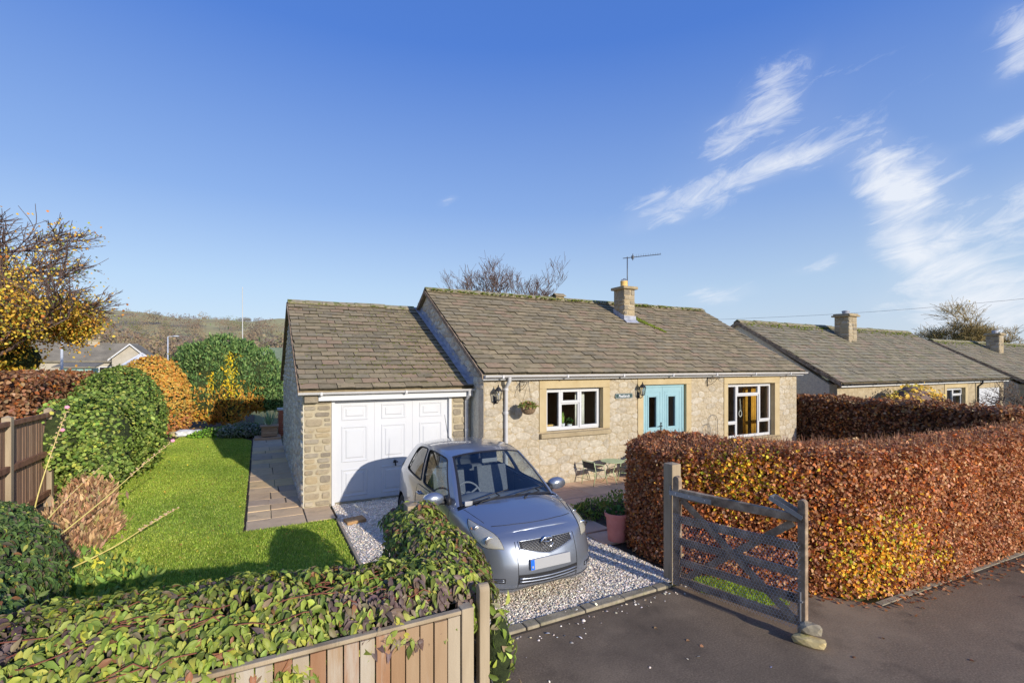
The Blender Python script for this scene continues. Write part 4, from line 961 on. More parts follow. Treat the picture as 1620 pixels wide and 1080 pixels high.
b = MB(); b.grid(fpatch(.385, lz0, lz1, .002)); lg = cb(b, 'lower_intake', M_trim)
b = MB()
for v in (.30, .62): b.tube([snap((x, 0, lz0(x) * (1 - v) + lz1(x) * v), .007, FD) for x in np.linspace(-.375, .375, 21)], .009, 6)
cb(b, 'intake_bar', M_paint, lg)
for sgn in (1, -1):
    b = MB(); b.grid([[snap((sgn * x, 0, .33 + .05 * v), .002, FD) for x in np.linspace(.52, .68, 8)] for v in np.linspace(0, 1, 4)]); fg = cb(b, 'fog_slot', M_trim)
    b = MB()
    for v in (.35, .7): b.tube([snap((sgn * x, 0, .33 + .05 * v), .005, FD) for x in np.linspace(.53, .67, 6)], .004, 5)
    cb(b, 'slot_bar', M_paint, fg)
b = MB(); b.tube([snap((x, 0, .255), .001, FD) for x in np.linspace(-.66, .66, 31)], .006, 5)
q = [snap(tuple(Vector(hood_pt(2.1, t))), .001) for t in np.linspace(-.98, .98, 25)]
for sgn in (1, -1):
    b.tube([snap((sgn * x, y_, z_), .001) for x, y_, z_ in [(.60, .5, .93), (.64, .7, .95), (.67, .9, .95), (.69, 1.02, .94)]], .0035, 4)
    b.tube([snap((sgn * .8, .50, z_), .001) for z_ in (.72, .62, .5)] , .0035, 4)
b.tube([snap((x, .30 + .12 * (abs(x) / .56) ** 2.2 - .03, .95), .001) for x in np.linspace(-.56, .56, 23)], .004, 4)
b.tube([snap((-.385 + 0 * z_, 0, z_), .001, FD) for z_ in np.linspace(.27, .74, 14)], .004, 4); b.tube([snap((.385, 0, z_), .001, FD) for z_ in np.linspace(.27, .74, 14)], .004, 4)
for sgn in (1, -1):
    dl = [(1.13, .93), (1.10, .75), (1.14, .45), (1.22, .27), (1.6, .25), (2.3, .26), (2.42, .40), (2.43, .70), (2.40, .95)]
    b.tube([snap((sgn * .95, y_, z_), .0005, (-sgn, 0, 0)) for y_, z_ in dens(dl, .06)[:-8]], .0038, 4)
    b.tube([snap((sgn * .95, y_, .93 + .01 * y_), .001, (-sgn, 0, 0)) for y_ in np.linspace(1.2, 2.35, 12)], .004, 4)
cb(b, 'panel_gap', M_trim)
for sgn in (1, -1):
    b = MB(); q = [snap((sgn * .95, y_, .60), .006, (-sgn, 0, 0)) for y_ in np.linspace(1.25, 3.0, 20)]; 
    b2 = MB(); hp = snap((sgn * .95, 2.22, .86), 0, (-sgn, 0, 0)); b2.tube([hp + Vector((0, -.08, 0)), hp + Vector((sgn * .035, -.06, .0)), hp + Vector((sgn * .035, .06, 0)), hp + Vector((0, .08, 0))], .013, 8); b2.ball(hp, .04, 10, 6, (.25, 1.3, .8)); cb(b2, 'door_handle', M_paint)
    b2 = MB(); hp = snap((sgn * .95, .98, .70), .004, (-sgn, 0, 0)); b2.ball(hp, .018, 8, 5, (.4, 1.4, .8)); cb(b2, 'side_repeater', M_plate)
    # mirror
    b = MB(); c = Vector((sgn * .93, 1.30, 1.00))
    b.lathe([(.02, -.07), (.10, -.06), (.125, -.01), (.12, .045), (.10, .055)], (0, 0, 0), 18, Matrix.Translation(c) @ Matrix.Diagonal((1.12, 1, .68, 1)), 'y'); mr = cb(b, 'door_mirror', M_paint)
    b = MB(); b.tube([c + Vector((-sgn * .06, .0, -.05)), Vector((sgn * .76, 1.29, .95))], [.03, .035], 8); b.box((sgn * .76 - .02, 1.18, .93), (sgn * .76 + .02, 1.34, 1.02)); cb(b, 'mirror_stalk', M_trim, mr)
    b = MB(); b.lathe([(.095, .056), (.09, .057)], (0, 0, 0), 16, Matrix.Translation(c) @ Matrix.Diagonal((1.12, 1, .68, 1)), 'y'); cb(b, 'mirror_glass', M_chrome, mr)
# wipers
for (x0_, x1_, r1) in [(.05, .58, 1), (-.60, -.02, 1)]:
    b = MB(); P = [Vector(ws_pt(.02 + .10 * k / 6, (x0_ + (x1_ - x0_) * k / 6) / .69)) + Vector((0, -.012, .02)) for k in range(7)]
    P2 = [Vector(ws_pt(-.03 + .09 * k / 6, (x0_ + .1 + (x1_ - x0_ - .1) * k / 6) / .69)) + Vector((0, -.03, .03)) for k in range(7)]
    b.tube(P, .007, 5); b.tube([P2[0] + Vector((0, -.02, -.02))] + P2[1:5] + [P[4]], .008, 5); b.ball(P2[0] + Vector((0, -.02, -.015)), .018, 8, 5); cb(b, 'wiper', M_trim)
b = MB(); b.tube([roof_pt(.86, -.1), tuple(Vector(roof_pt(.86, -.1)) + Vector((-.02, .12, .38)))], [.006, .003], 5); b.ball(roof_pt(.86, -.1), .018, 8, 5); cb(b, 'aerial', M_trim)
# wheels
for sgn in (1, -1):
    for (wy, wz) in WH:
        c = (sgn * .722, wy, wz); q = MB()
        q.lathe([(.19, -.085), (.25, -.088), (.282, -.075), (.293, -.05), (.295, 0), (.293, .05), (.282, .075), (.25, .088), (.19, .085)], c, 28, None, 'x', False); wl = cb(q, 'wheel', M_rubber, angle=50)
        q = MB(); q.lathe([(.195, sgn * .05), (.20, sgn * .078), (.188, sgn * .078), (.17, sgn * .045), (.0, sgn * .035)], c, 28, None, 'x')
        for k in range(7):
            a = 2 * math.pi * k / 7; Mx = Matrix.Translation(c) @ Matrix.Rotation(a, 4, 'X'); q.box((sgn * .045 - .012, -.017, .03), (sgn * .07 + .004, .017, .185), Mx)
        q.lathe([(.045, sgn * .04), (.045, sgn * .08), (.03, sgn * .085)], c, 14, None, 'x'); cb(q, 'rim', M_alloy, wl, angle=30)
# interior
b = MB(); P = []
for v in np.linspace(0, 1, 7): P.append([(t * .68, 1.05 + .42 * v + .06 * t * t, .95 - .015 * v + .035 * math.sin(math.pi * v) - (.16 * max(0, v - .75) * 4) + (.05 * math.exp(-((t + .5) / .28) ** 2) * math.sin(math.pi * v))) for t in np.linspace(-1, 1, 17)])
b.grid(P); cb(b, 'dashboard', M_dash)
for sx_ in (-.36, .36):
    b = MB(); b.box((sx_ - .25, 1.75, .42), (sx_ + .25, 2.25, .56)); Mx = Matrix.Translation((sx_, 2.22, .52)) @ Matrix.Rotation(R(-14), 4, 'X'); b.box((-.25, -.06, 0), (.25, .08, .62), Mx); b.box((-.13, -.03, .65), (.13, .06, .84), Mx); b.box((-.03, -.005, .6), (.03, .02, .68), Mx); cb(b, 'seat', M_seat, smooth=False, bevel=.075)
b = MB(); b.box((-.6, 2.75, .42), (.6, 3.1, .56)); b.box((-.6, 3.05, .5), (.6, 3.2, 1.0)); cb(b, 'rear_seat', M_seat, smooth=False, bevel=.04)
b = MB(); b.box((-.7, 1.0, .3), (.7, 3.5, .32)); cb(b, 'cabin_floor', M_dash, smooth=False)
b = MB(); n_ = 24; Mx = Matrix.Translation((-.36, 1.52, .93)) @ Matrix.Rotation(R(62), 4, 'X'); b.tube([Mx @ Vector((.18 * math.cos(2 * math.pi * k / n_), .18 * math.sin(2 * math.pi * k / n_), 0)) for k in range(n_ + 1)], .014, 8, False)
for a in (0, 120, 240): b.tube([Mx @ Vector((0, 0, -.02)), Mx @ Vector((.18 * math.cos(R(a - 90)), .18 * math.sin(R(a - 90)), 0))], .014, 6)
b.ball(Mx @ Vector((0, 0, -.02)), .06, 10, 6); cb(b, 'steering_wheel', M_dash)
b = MB(); b.box((-.12, 1.60, 1.33), (.12, 1.62, 1.39)); cb(b, 'inside_mirror', M_dash, smooth=False, bevel=.01)
b = MB(); b.box((-.62, 1.0, .945), (-.52, 1.03, 1.0)); cb(b, 'tax_disc_holder', M_plate, smooth=False)
# ================================================================== gravel, grass, gates, fences
def stones_np(n, P, size, cols, w, flat=.6):
    """small angular pebbles: jittered octahedra with a cut top"""
    T = np.array([(1, 0, 0), (.3, .9, 0), (-.8, .6, 0), (-.8, -.6, 0), (.3, -.9, 0), (.5, .1, .75), (-.3, .45, .8), (-.35, -.4, .7)])
    TF = np.array([(0, 1, 5), (1, 6, 5), (1, 2, 6), (2, 7, 6), (2, 3, 7), (3, 4, 7), (4, 5, 7), (4, 0, 5), (5, 6, 7)])
    a = NP.uniform(0, 2 * np.pi, n); tl = NP.normal(0, .35, (n, 2))
    f = np.stack([np.cos(a), np.sin(a), tl[:, 0]], 1); nr = np.stack([tl[:, 0], tl[:, 1], np.ones(n)], 1)
    s = size * NP.lognormal(0, .28, n); sc = np.stack([s, s * NP.uniform(.6, 1, n), s * NP.uniform(.4, .9, n) * flat], 1)
    return scatter(T, TF, P, f, nr, sc, pick(cols, w, n, .10))
M_peb = leafmat('limestone_chip', 0.0, .9, .2, 1.32)
def in_poly(P, poly):
    x, y = P[:, 0], P[:, 1]; c = np.zeros(len(P), bool); j = len(poly) - 1
    for i in range(len(poly)):
        xi, yi = poly[i]; xj, yj = poly[j]; m_ = ((yi > y) != (yj > y)); xx = (xj - xi) * (y - yi) / ((yj - yi) if yj != yi else 1e-9) + xi
        c ^= m_ & (x < xx); j = i
    return c
def rand_poly(poly, n):
    P = np.array(poly); lo, hi = P.min(0), P.max(0); out = []
    while sum(map(len, out)) < n:
        q = NP.uniform(lo, hi, (n, 2)); out.append(q[in_poly(q, poly)])
    return np.concatenate(out)[:n]
CHIP = [S(214, 202, 184), S(194, 182, 164), S(228, 220, 204), S(172, 158, 140), S(204, 182, 152), S(156, 146, 134)]
gp = [(1.25, 4.43), (4.72, 4.43), (4.66, 6.0), (4.6, 9.1), (4.12, 9.12), (4.12, 9.82), (1.25, 9.82)]
P1 = rand_poly(gp, 52000); P2 = rand_poly([(1.25, 4.43), (4.72, 4.43), (4.66, 5.9), (1.25, 5.9)], 22000)
P = np.concatenate([P1, P2]); n = len(P)
V, F, C = stones_np(n, np.column_stack([P, NP.uniform(.004, .018, n)]), .0105, CHIP, [5, 4, 3, 2, 1, .7])
o = link('gravel', np_mesh('gravel', V, F, C), M_peb); tag(o, 'pale grey limestone chippings covering the drive', 'gravel', kind='stuff')
# strays on the asphalt and along the kerb
q = np.column_stack([NP.uniform(1.5, 4.5, 70), 4.24 - np.abs(NP.normal(0, .10, 70)) ** 1.0]); q2 = np.column_stack([NP.uniform(1.7, 4.6, 16), NP.uniform(2.6, 4.1, 16)]); q3 = np.column_stack([4.72 + NP.normal(0, .09, 50), NP.uniform(4.2, 4.5, 50)]); q4 = np.column_stack([NP.uniform(1.4, 4.4, 26), NP.uniform(4.29, 4.40, 26)])
Pz = np.concatenate([np.column_stack([q, np.full(70, .003)]), np.column_stack([q2, np.full(16, .003)]), np.column_stack([q3, np.full(50, .003)]), np.column_stack([q4, np.full(26, .053)])])
V, F, C = stones_np(len(Pz), Pz, .013, CHIP, [5, 3, 4, 1, 1, 1]); o = link('loose_chippings', np_mesh('loose', V, F, C), M_peb); tag(o, 'white chippings strayed onto the dark asphalt by the kerb', 'gravel', kind='stuff')
# lawn
LAWN = [(-2.5, 3.4), (1.16, 3.4), (1.16, 8.93), (-.23, 8.93), (-.23, 19.6), (-.9, 21.3), (-2.6, 21.8), (-3.0, 19), (-2.75, 14), (-2.4, 9.5), (-2.5, 7)]
def grass(name, poly, n, h, cols, w, label, z0=.004, wd=.0045, far=True):
    P = rand_poly(poly, n); d = np.hypot(P[:, 0], P[:, 1])
    T = np.array([(-.5, 0, 0), (.5, 0, 0), (.25, .6, .12), (0, 1, .45)]); TF = np.array([(0, 1, 2), (0, 2, 3)])
    a = NP.uniform(0, 2 * np.pi, n); nr = np.stack([np.cos(a), np.sin(a), np.zeros(n)], 1); t = NP.normal(0, .38, (n, 2)); f = np.stack([t[:, 0], t[:, 1], np.ones(n)], 1)
    hh = h * NP.uniform(.5, 1.3, n); ww = wd * (1 + d / 9 * .8)
    lf = np.sin(P[:, 0] * 2.1 + np.sin(P[:, 1] * 1.3) * 1.5) * .5 + np.sin(P[:, 1] * 1.7 + P[:, 0] * .8) * .5
    c = pick(cols, w, n, .16) * (1 + .13 * lf[:, None] * np.array((1.5, 1.0, 1.0)) + .10 * np.sin(P[:, :1] * 7.3 + 2 * np.sin(P[:, 1:2] * 5.1)) * np.sin(P[:, 1:2] * 6.7)); V, F, C = scatter(T, TF, np.column_stack([P, np.full(n, z0)]), f, nr, np.stack([ww, hh, hh], 1), np.clip(c, 0, 1))
    o = link(name, np_mesh(name, V, F, C), M_grass); tag(o, label, 'grass', kind='stuff'); return o
GR = [S(128, 144, 54), S(108, 126, 42), S(148, 158, 74), S(94, 110, 40), S(166, 166, 92)]
grass('grass', LAWN, 230000, .034, GR, [5, 5, 3, 3, 1], 'short mown lawn grass beside the garage')
grass('grass', [(-2.1, 3.4), (1.16, 3.4), (1.16, 8.9), (-2.3, 8.9)], 60000, .042, GR, [5, 5, 3, 3, 1], 'slightly longer lawn grass behind the climber')
grass('grass', [(4.66, 4.02), (5.0, 3.5), (5.3, 3.35), (5.35, 3.7), (5.1, 4.2), (4.85, 4.35)], 2200, .05, [S(120, 138, 30), S(146, 160, 50), S(94, 110, 28)], [3, 2, 2], 'mossy grass strip at the foot of the open gate')
yl = rand_poly(LAWN, 520); V, F, C = scatter(*LEAF_Q, np.column_stack([yl, NP.uniform(.03, .045, 520)]), NP.normal(0, 1, (520, 3)) * (1, 1, .2), NP.normal(0, .25, (520, 3)) + (0, 0, 1), NP.uniform(.02, .045, 520), pick([S(196, 176, 60), S(176, 140, 60), S(150, 104, 60)], [3, 2, 1], 520)); o = link('fallen_leaves', np_mesh('fallen', V, F, C), M_leaf); tag(o, 'small yellow leaves fallen on the lawn', 'leaves', kind='stuff')

def rounded_post(mb, x0, x1, y0, y1, z0, z1, ax='x'):
    """post with a rounded (half-round) top seen along y"""
    n = 8; c = (x0 + x1) / 2; r = (x1 - x0) / 2; poly = [(x0, y0, z0), (x1, y0, z0)] + [(c + r * math.cos(math.pi * k / n), y0, z1 - r + r * math.sin(math.pi * k / n)) for k in range(n + 1)]
    mb.prism(poly, (0, y1 - y0, 0))
def gate(loc, rotz, Lg, label, mirror=1):
    g = thing('field_gate', label, 'gate', loc, None, rotz, local=True); tilt = .055; s = mirror
    Z = lambda x, z: z + tilt * x / Lg
    b = MB(); rounded_post(b, .0, .085, -.035, .035, .02, 1.34); b.build('hinge_stile', M_gatewood, g, bevel=.006)
    b = MB(); rounded_post(b, Lg - .075, Lg, -.035, .035, .0, 1.36); b.build('latch_stile', M_gatewood if s > 0 else M_post, g, bevel=.006)
    b = MB(); b.prism([(.087, -.032, 1.07), (Lg - .077, -.032, Z(Lg, 1.075)), (Lg - .077, -.032, Z(Lg, 1.15)), (.087, -.032, 1.19)], (0, .064, 0)); b.build('top_rail', M_gatewood, g, bevel=.006)
    for z in (.09, .31, .56, .82):
        b = MB(); b.prism([(.087, -.012, z - .042), (Lg - .077, -.012, Z(Lg, z) - .042), (Lg - .077, -.012, Z(Lg, z) + .042), (.087, -.012, z + .042)], (0, .024, 0)); b.build('rail', M_gatewood, g)
    def brace(p, q, y0, nm):
        p, q = Vector(p), Vector(q); d = (q - p).normalized(); nn = Vector((-d.z, 0, d.x)) * .037; b = MB()
        b.prism([p - nn + Vector((0, y0, 0)), q - nn + Vector((0, y0, 0)), q + nn + Vector((0, y0, 0)), p + nn + Vector((0, y0, 0))], (0, .02, 0)); b.build(nm, M_gatewood, g)
    ya, yb = (-.034, .014) if s > 0 else (.014, -.034)
    brace((.12, 0, 1.07), (Lg - .11, 0, .16), ya, 'brace'); brace((.11, 0, .10), (Lg - .14, 0, 1.10), yb, 'brace')
    ys = -.035 * s
    b = MB(); h_ = MB()
    for yy_ in (-.04, .036): b.box((-.05, yy_, 1.10), (.50, yy_ + .005, 1.155))
    b.tube([(-.05, 0, 1.05), (-.05, 0, 1.2)], .012, 8); b.build('hinge_strap', M_galv, g)
    for xb in (.04, .22, .42):
        q = MB(); q.ball((xb, -.042 * s, 1.128), .011, 8, 5, (1, .6, 1)); q.build('bolt', M_galv, g)
    b = MB(); Mx = Matrix.Translation((Lg - .16, 0, Z(Lg, 1.19 if s > 0 else .7))) @ Matrix.Rotation(R(24), 4, 'Y')
    for yy_ in (-.06, .055): b.box((-.19, yy_, -.02), (.15, yy_ + .005, .025), Mx)
    b.box((-.19, -.055, -.02), (-.185, .055, .025), Mx); b.box((.09, -.055, -.004), (.15, .055, .0), Mx); b.build('throw_over_latch', M_galv, g)
    b = MB(); b.tube([(Lg - .10, ys * 1.3, .46), (Lg - .04, ys * 1.5, .46), (Lg - .04, ys * 1.5, .06)], .008, 6)
    for z in (.12, .36): b.box((Lg - .06, min(ys, ys * 1.8), z), (Lg - .02, max(ys, ys * 1.8), z + .015))
    b.build('drop_bolt', M_galv, g)
    # chicken wire
    V_, E_ = [], []; hx = .034; hz = .030; b = MB(); yw = (-.040 if s > 0 else .040); rw = .0017
    nx, nz = int((Lg - .02) / hx), 29
    def seg(p, q):
        p, q = Vector(p), Vector(q); d = (q - p).normalized(); u = d.cross(Vector((0, 1, 0))) * rw; v = Vector((0, rw, 0))
        n0 = len(b.v); b.v += [tuple(p + u), tuple(p - u * .5 + v), tuple(p - u * .5 - v), tuple(q + u), tuple(q - u * .5 + v), tuple(q - u * .5 - v)]; b.f += [(n0, n0 + 1, n0 + 4, n0 + 3), (n0 + 1, n0 + 2, n0 + 5, n0 + 4), (n0 + 2, n0, n0 + 3, n0 + 5)]
    rw_ = random.Random(3)
    for i in range(nx):
        for k in range(nz):
            x = .01 + i * hx + (hx / 2 if k % 2 else 0); z = .02 + k * hz + tilt * x / Lg; y = yw + .006 * math.sin(x * 9 + z * 4)
            if x + hx / 2 > Lg: continue
            seg((x, y, z), (x, y, z + hz * .45)); seg((x, y, z + hz * .45), (x + hx / 2, y, z + hz)); seg((x, y, z + hz * .45), (x - hx / 2, y, z + hz))
    b.build('wire_netting', M_net, g, fix=False)
    return g
gate((4.50, 4.30, .02), R(-79.8), 1.48, 'weathered five-bar gate with wire netting standing open by the beech hedge', 1)
gate((1.38, 4.28, -.06), R(-94.0), 1.48, 'weathered gate leaf standing open, smothered by the leafy climber', -1)
b = MB(); b.box((-.075, -.075, -.05), (.075, .075, 1.46)); b.add([(-.075, -.075, 1.46), (.075, -.075, 1.46), (.075, .075, 1.46), (-.075, .075, 1.46), (0, 0, 1.475)], [(0, 1, 4), (1, 2, 4), (2, 3, 4), (3, 0, 4)])
gp_ = b.build('gate_post', M_post, None, bevel=.008, loc=(4.64, 4.47, 0)); tag(gp_, 'square pale wooden gate post against the beech hedge', 'post', 'gate posts of the drive')
p2 = gp_.copy(); COL.objects.link(p2); p2.location = (1.29, 4.46, -.06); tag(p2, 'square wooden gate post poking out of the climber beside the car', 'post', 'gate posts of the drive')
def rock(name, label, loc, size, m, rotz=0, seed=0, cat='stone'):
    rr = random.Random(seed); bm = bmesh.new(); bmesh.ops.create_icosphere(bm, subdivisions=2, radius=1)
    for v in bm.verts:
        p = v.co; k = max(abs(p.x), abs(p.y), abs(p.z)); q = p / k; p = p * .28 + q * .72 * .8; v.co = Vector((p.x * size[0] / 2, p.y * size[1] / 2, p.z * size[2] / 2)) * rr.uniform(.88, 1.10)
    zmin = min(v.co.z for v in bm.verts)
    for v in bm.verts: v.co.z -= zmin + .004
    me = bpy.data.meshes.new(name); bm.to_mesh(me); bm.free(); o = link(name, me, m, None, loc, (0, 0, rotz)); tag(o, label, cat); return o
M_limest = mat('white_limestone', [(.3, S(170, 168, 164)), (.7, S(222, 220, 216))], 9, rough=.9, bump=.6, bscale=20, bdist=.02)
M_mossy = mat('mossy_block', [(.3, S(150, 132, 92)), (.7, S(186, 168, 120))], 8, rough=.95, bump=.6, bscale=30, patches=[(S(128, 128, 56), 6, .5, .62, .7)])
M_brown = mat('brown_flag', [(.3, S(140, 108, 72)), (.7, S(172, 136, 92))], 8, rough=.9, bump=.5, bscale=30)
rock('door_stop_block', 'mossy yellow stone block at the foot of the open gate', (4.70, 2.79, 0), (.32, .14, .11), M_mossy, R(-62), 3)
rock('door_stop_rock', 'pale angular limestone resting on the mossy block by the gate', (4.745, 2.80, .095), (.22, .14, .13), M_kerb, R(-60), 5)
b = MB(); b.prism([(-.17, -.12, 0), (.16, -.13, 0), (.18, .10, 0), (-.15, .13, 0)], (0, 0, .055)); o = b.build('loose_slab', M_brown, None, bevel=.012, loc=(1.46, 8.62, .012), rot=(R(2), R(-2), R(12))); tag(o, 'small brown sandstone slab lying on the gravel edge', 'stone')
b = MB(); rounded_post
rock('garden_rock', 'mossy boulder beside the gate post under the hedge', (4.88, 4.66, 0), (.22, .2, .14), M_mossy, .4, 8)

# front board fence
ff = thing('board_fence', 'low fence of bare vertical boards along the road, half hidden by the climber', 'fence', (-.7, 2.8, 0))
bw = .086; x = 1.10; k = 0; rr = random.Random(12)
b = MB(); b.box((1.105, 2.765, -.02), (1.185, 2.845, 1.20)); b.build('end_post', M_post, ff, bevel=.005)
while x > -2.6:
    b = MB(); z1 = 1.165 + rr.uniform(-.004, .004); yb = 2.785 + (k % 2) * .0
    yo = rr.uniform(-.004, .004); b.prism([(x - bw + .003, yb - .016 + yo, -.02), (x - .005, yb - .016 + yo + rr.uniform(-.003, .003), -.02), (x - .005, yb + .002, -.02), (x - bw + .003, yb + .002, -.02)], (0, 0, z1 + .02)); b.build('board', M_wood, ff); x -= bw; k += 1
b = MB(); b.box((-2.6, 2.772, 1.168), (1.104, 2.815, 1.192)); b.build('capping_rail', M_post, ff, bevel=.005)
for z in (.25, .95):
    b = MB(); b.box((-2.6, 2.80, z), (1.104, 2.845, z + .08)); b.build('rail', M_wood, ff)
# boundary fence on the left
lf = thing('panel_fence', 'tall close-board fence with pale posts along the left side of the lawn', 'fence', (-3.6, 10.7, 0))
M_fbrown = mat('brown_fence_rail', [(.3, S(104, 72, 52)), (.7, S(140, 102, 76))], 8, rough=.85, bump=.4, bscale=30, patches=[(S(160, 140, 116), 6, .6, .72, .6)])
M_fslat = mat('fence_slat', [(.3, S(112, 86, 66)), (.7, S(158, 128, 102))], 10, rough=.85, bump=.3, bscale=30, stretch=(1, 1, .15), rnd=[S(150, 120, 96), S(120, 92, 72), S(136, 106, 84), S(168, 138, 110)], rmix=.5)
ps = [8.95, 10.70, 12.42, 14.15]
for yq in ps[:4]:
    b = MB(); b.box((-3.66, yq - .055, -.05), (-3.54, yq + .055, 1.86)); b.add([(-3.66, yq - .055, 1.86), (-3.54, yq - .055, 1.86), (-3.54, yq + .055, 1.86), (-3.66, yq + .055, 1.86), (-3.6, yq, 1.895)], [(0, 1, 4), (1, 2, 4), (2, 3, 4), (3, 0, 4)]); b.build('post', M_post, lf, bevel=.008)
sl = MB(); sl.box((-.009, -.026, .12), (.009, .026, 1.74)); slm = sl.mesh('slat')
for ya, yb in zip(ps[:-1], ps[1:]):
    for z0, z1, m_ in ((1.72, 1.80, M_fbrown), (.98, 1.08, M_fbrown), (.22, .32, M_fbrown)):
        b = MB(); b.box((-3.60, ya + .056, z0), (-3.545, yb - .056, z1)); b.build('rail', m_, lf, bevel=.006)
    yk = ya + .09
    while yk < yb - .07: link('slat', slm, M_fslat, lf, (-3.618 + random.gauss(0, .002), yk, random.gauss(0, .006))); yk += .058

# ================================================================== hedges, shrubs, climbers
def resample(poly, n):
    P = np.array(poly + [poly[0]], float); d = np.r_[0, np.cumsum(np.hypot(*np.diff(P, axis=0).T))]; t = np.linspace(0, d[-1], n, endpoint=False); return np.column_stack([np.interp(t, d, P[:, 0]), np.interp(t, d, P[:, 1])]), d[-1]
def smooth_closed(Q, it=2):
    for _ in range(it): Q = (np.roll(Q, 1, 0) + 2 * Q + np.roll(Q, -1, 0)) / 4
    return Q
def poly_normals(Q):
    T = np.roll(Q, -1, 0) - np.roll(Q, 1, 0); N_ = np.column_stack([T[:, 1], -T[:, 0]]); return unit(N_)
def fsum(P, f, seed=0):
    r_ = np.random.default_rng(seed); v = np.zeros(len(P))
    for k in range(5):
        d = unit(r_.normal(0, 1, 3)); v += np.sin((P @ d) * f * (1 + .7 * k) + r_.uniform(0, 6)) / (1 + .5 * k)
    return v / 2.2
def hedge(name, label, poly, h, leafs, size, colfn, m=M_beech, core=M_core, r=.32, group=None, cat='hedge', nside=None, bump=.07, z0=0., hfn=None):
    Q, per = resample(poly, 160); Q = smooth_closed(Q, 5)
    area = .5 * abs(np.sum(Q[:, 0] * np.roll(Q[:, 1], -1) - np.roll(Q[:, 0], -1) * Q[:, 1]))
    if np.sum(Q[:, 0] * np.roll(Q[:, 1], -1) - np.roll(Q[:, 0], -1) * Q[:, 1]) < 0: Q = Q[::-1]
    NQ = poly_normals(Q); hfn = hfn or (lambda x, y: np.full(len(x), h))
    t = thing(name, label, cat, (float(Q[:, 0].mean()), float(Q[:, 1].mean()), 0), group)
    # core: stacked rings
    b = MB(); rings = []
    for (fz, ins) in [(0, .12), (.35, .17), (.75, .19), (.88, .24), (.93, .36)]:
        hh = hfn(Q[:, 0], Q[:, 1]); rings.append([(x - nx * ins, y - ny * ins, z0 + fz * (zz - .08)) for (x, y), (nx, ny), zz in zip(Q, NQ, hh)])
    n = len(Q)
    for i in range(len(rings) - 1): b.add(rings[i] + rings[i + 1], [(k, (k + 1) % n, (k + 1) % n + n, k + n) for k in range(n)])
    b.add(rings[-1], [tuple(range(n))]); b.build('branches', core, t)
    sarea = per * h; ntop = int(leafs * area / (area + sarea)); ns_ = leafs - ntop
    i = NP.integers(0, n, ns_); tt = NP.random((ns_, 1)); p = Q[i] * (1 - tt) + Q[(i + 1) % n] * tt; nn = NQ[i]
    zz = NP.uniform(0, 1, ns_) ** .92 * hfn(p[:, 0], p[:, 1]); dz = np.maximum(0, zz - (hfn(p[:, 0], p[:, 1]) - r)); ins = r - np.sqrt(np.maximum(0, r * r - dz * dz))
    A = np.column_stack([p - nn * ins[:, None], zz + z0]); NA = np.column_stack([nn * (1 - dz[:, None] / r), dz / r])
    q = rand_poly([tuple(c) for c in Q], ntop); D = np.min(np.hypot(q[:, None, 0] - Q[None, ::2, 0], q[:, None, 1] - Q[None, ::2, 1]), 1); e = np.clip(r - D, 0, r); hz = hfn(q[:, 0], q[:, 1]) - r + np.sqrt(r * r - e * e)
    B = np.column_stack([q, hz + z0]); NB = np.tile((0, 0, 1.), (ntop, 1))
    P = np.concatenate([A, B]); NN = unit(np.concatenate([NA, NB]) + 1e-6); n_ = len(P)
    P = P + NN * (bump * fsum(P, 3.2, 5) + .5 * bump * fsum(P, 9, 6))[:, None] - NN * np.abs(NP.normal(0, .065, (n_, 1)))
    P[:, 2] = np.maximum(P[:, 2], z0 + .02)
    g = unit(NN * .75 + NP.normal(0, .6, (n_, 3)) + (0, -.2, .1)); f = unit(np.cross(g, NP.normal(0, 1, (n_, 3)))); f[:, 2] -= .25
    V, F, C = scatter(*LEAF_Q, P, f, g, size * NP.uniform(.65, 1.3, n_), colfn(P)); o = link('foliage', np_mesh(name, V, F, C), m, t); o['kind'] = 'stuff'
    nt = int(ntop * .10 + 300); q = rand_poly([tuple(c) for c in Q], nt); D = np.min(np.hypot(q[:, None, 0] - Q[None, ::2, 0], q[:, None, 1] - Q[None, ::2, 1]), 1); e = np.clip(r - D, 0, r); hz = hfn(q[:, 0], q[:, 1]) - r + np.sqrt(r * r - e * e)
    V, F, C = scatter(np.array([(-.5, 0, 0), (.5, 0, 0), (.3, 1, 0), (-.3, 1, 0)]), np.array([(0, 1, 2), (0, 2, 3)]), np.column_stack([q, hz + z0 - .05]), NP.normal(0, .35, (nt, 3)) + (0, 0, 1), NP.normal(0, 1, (nt, 3)), np.column_stack([np.full(nt, .006), NP.uniform(.05, .15, nt), np.ones(nt)]), pick([S(120, 84, 64), S(150, 112, 84)], [1, 1], nt)); o = link('clipped_twigs', np_mesh('twigs', V, F, C), m, t); o['kind'] = 'stuff'; return t
BEECH = [S(168, 114, 76), S(146, 93, 58), S(192, 142, 98), S(114, 70, 46), S(208, 166, 124), S(180, 108, 56)]
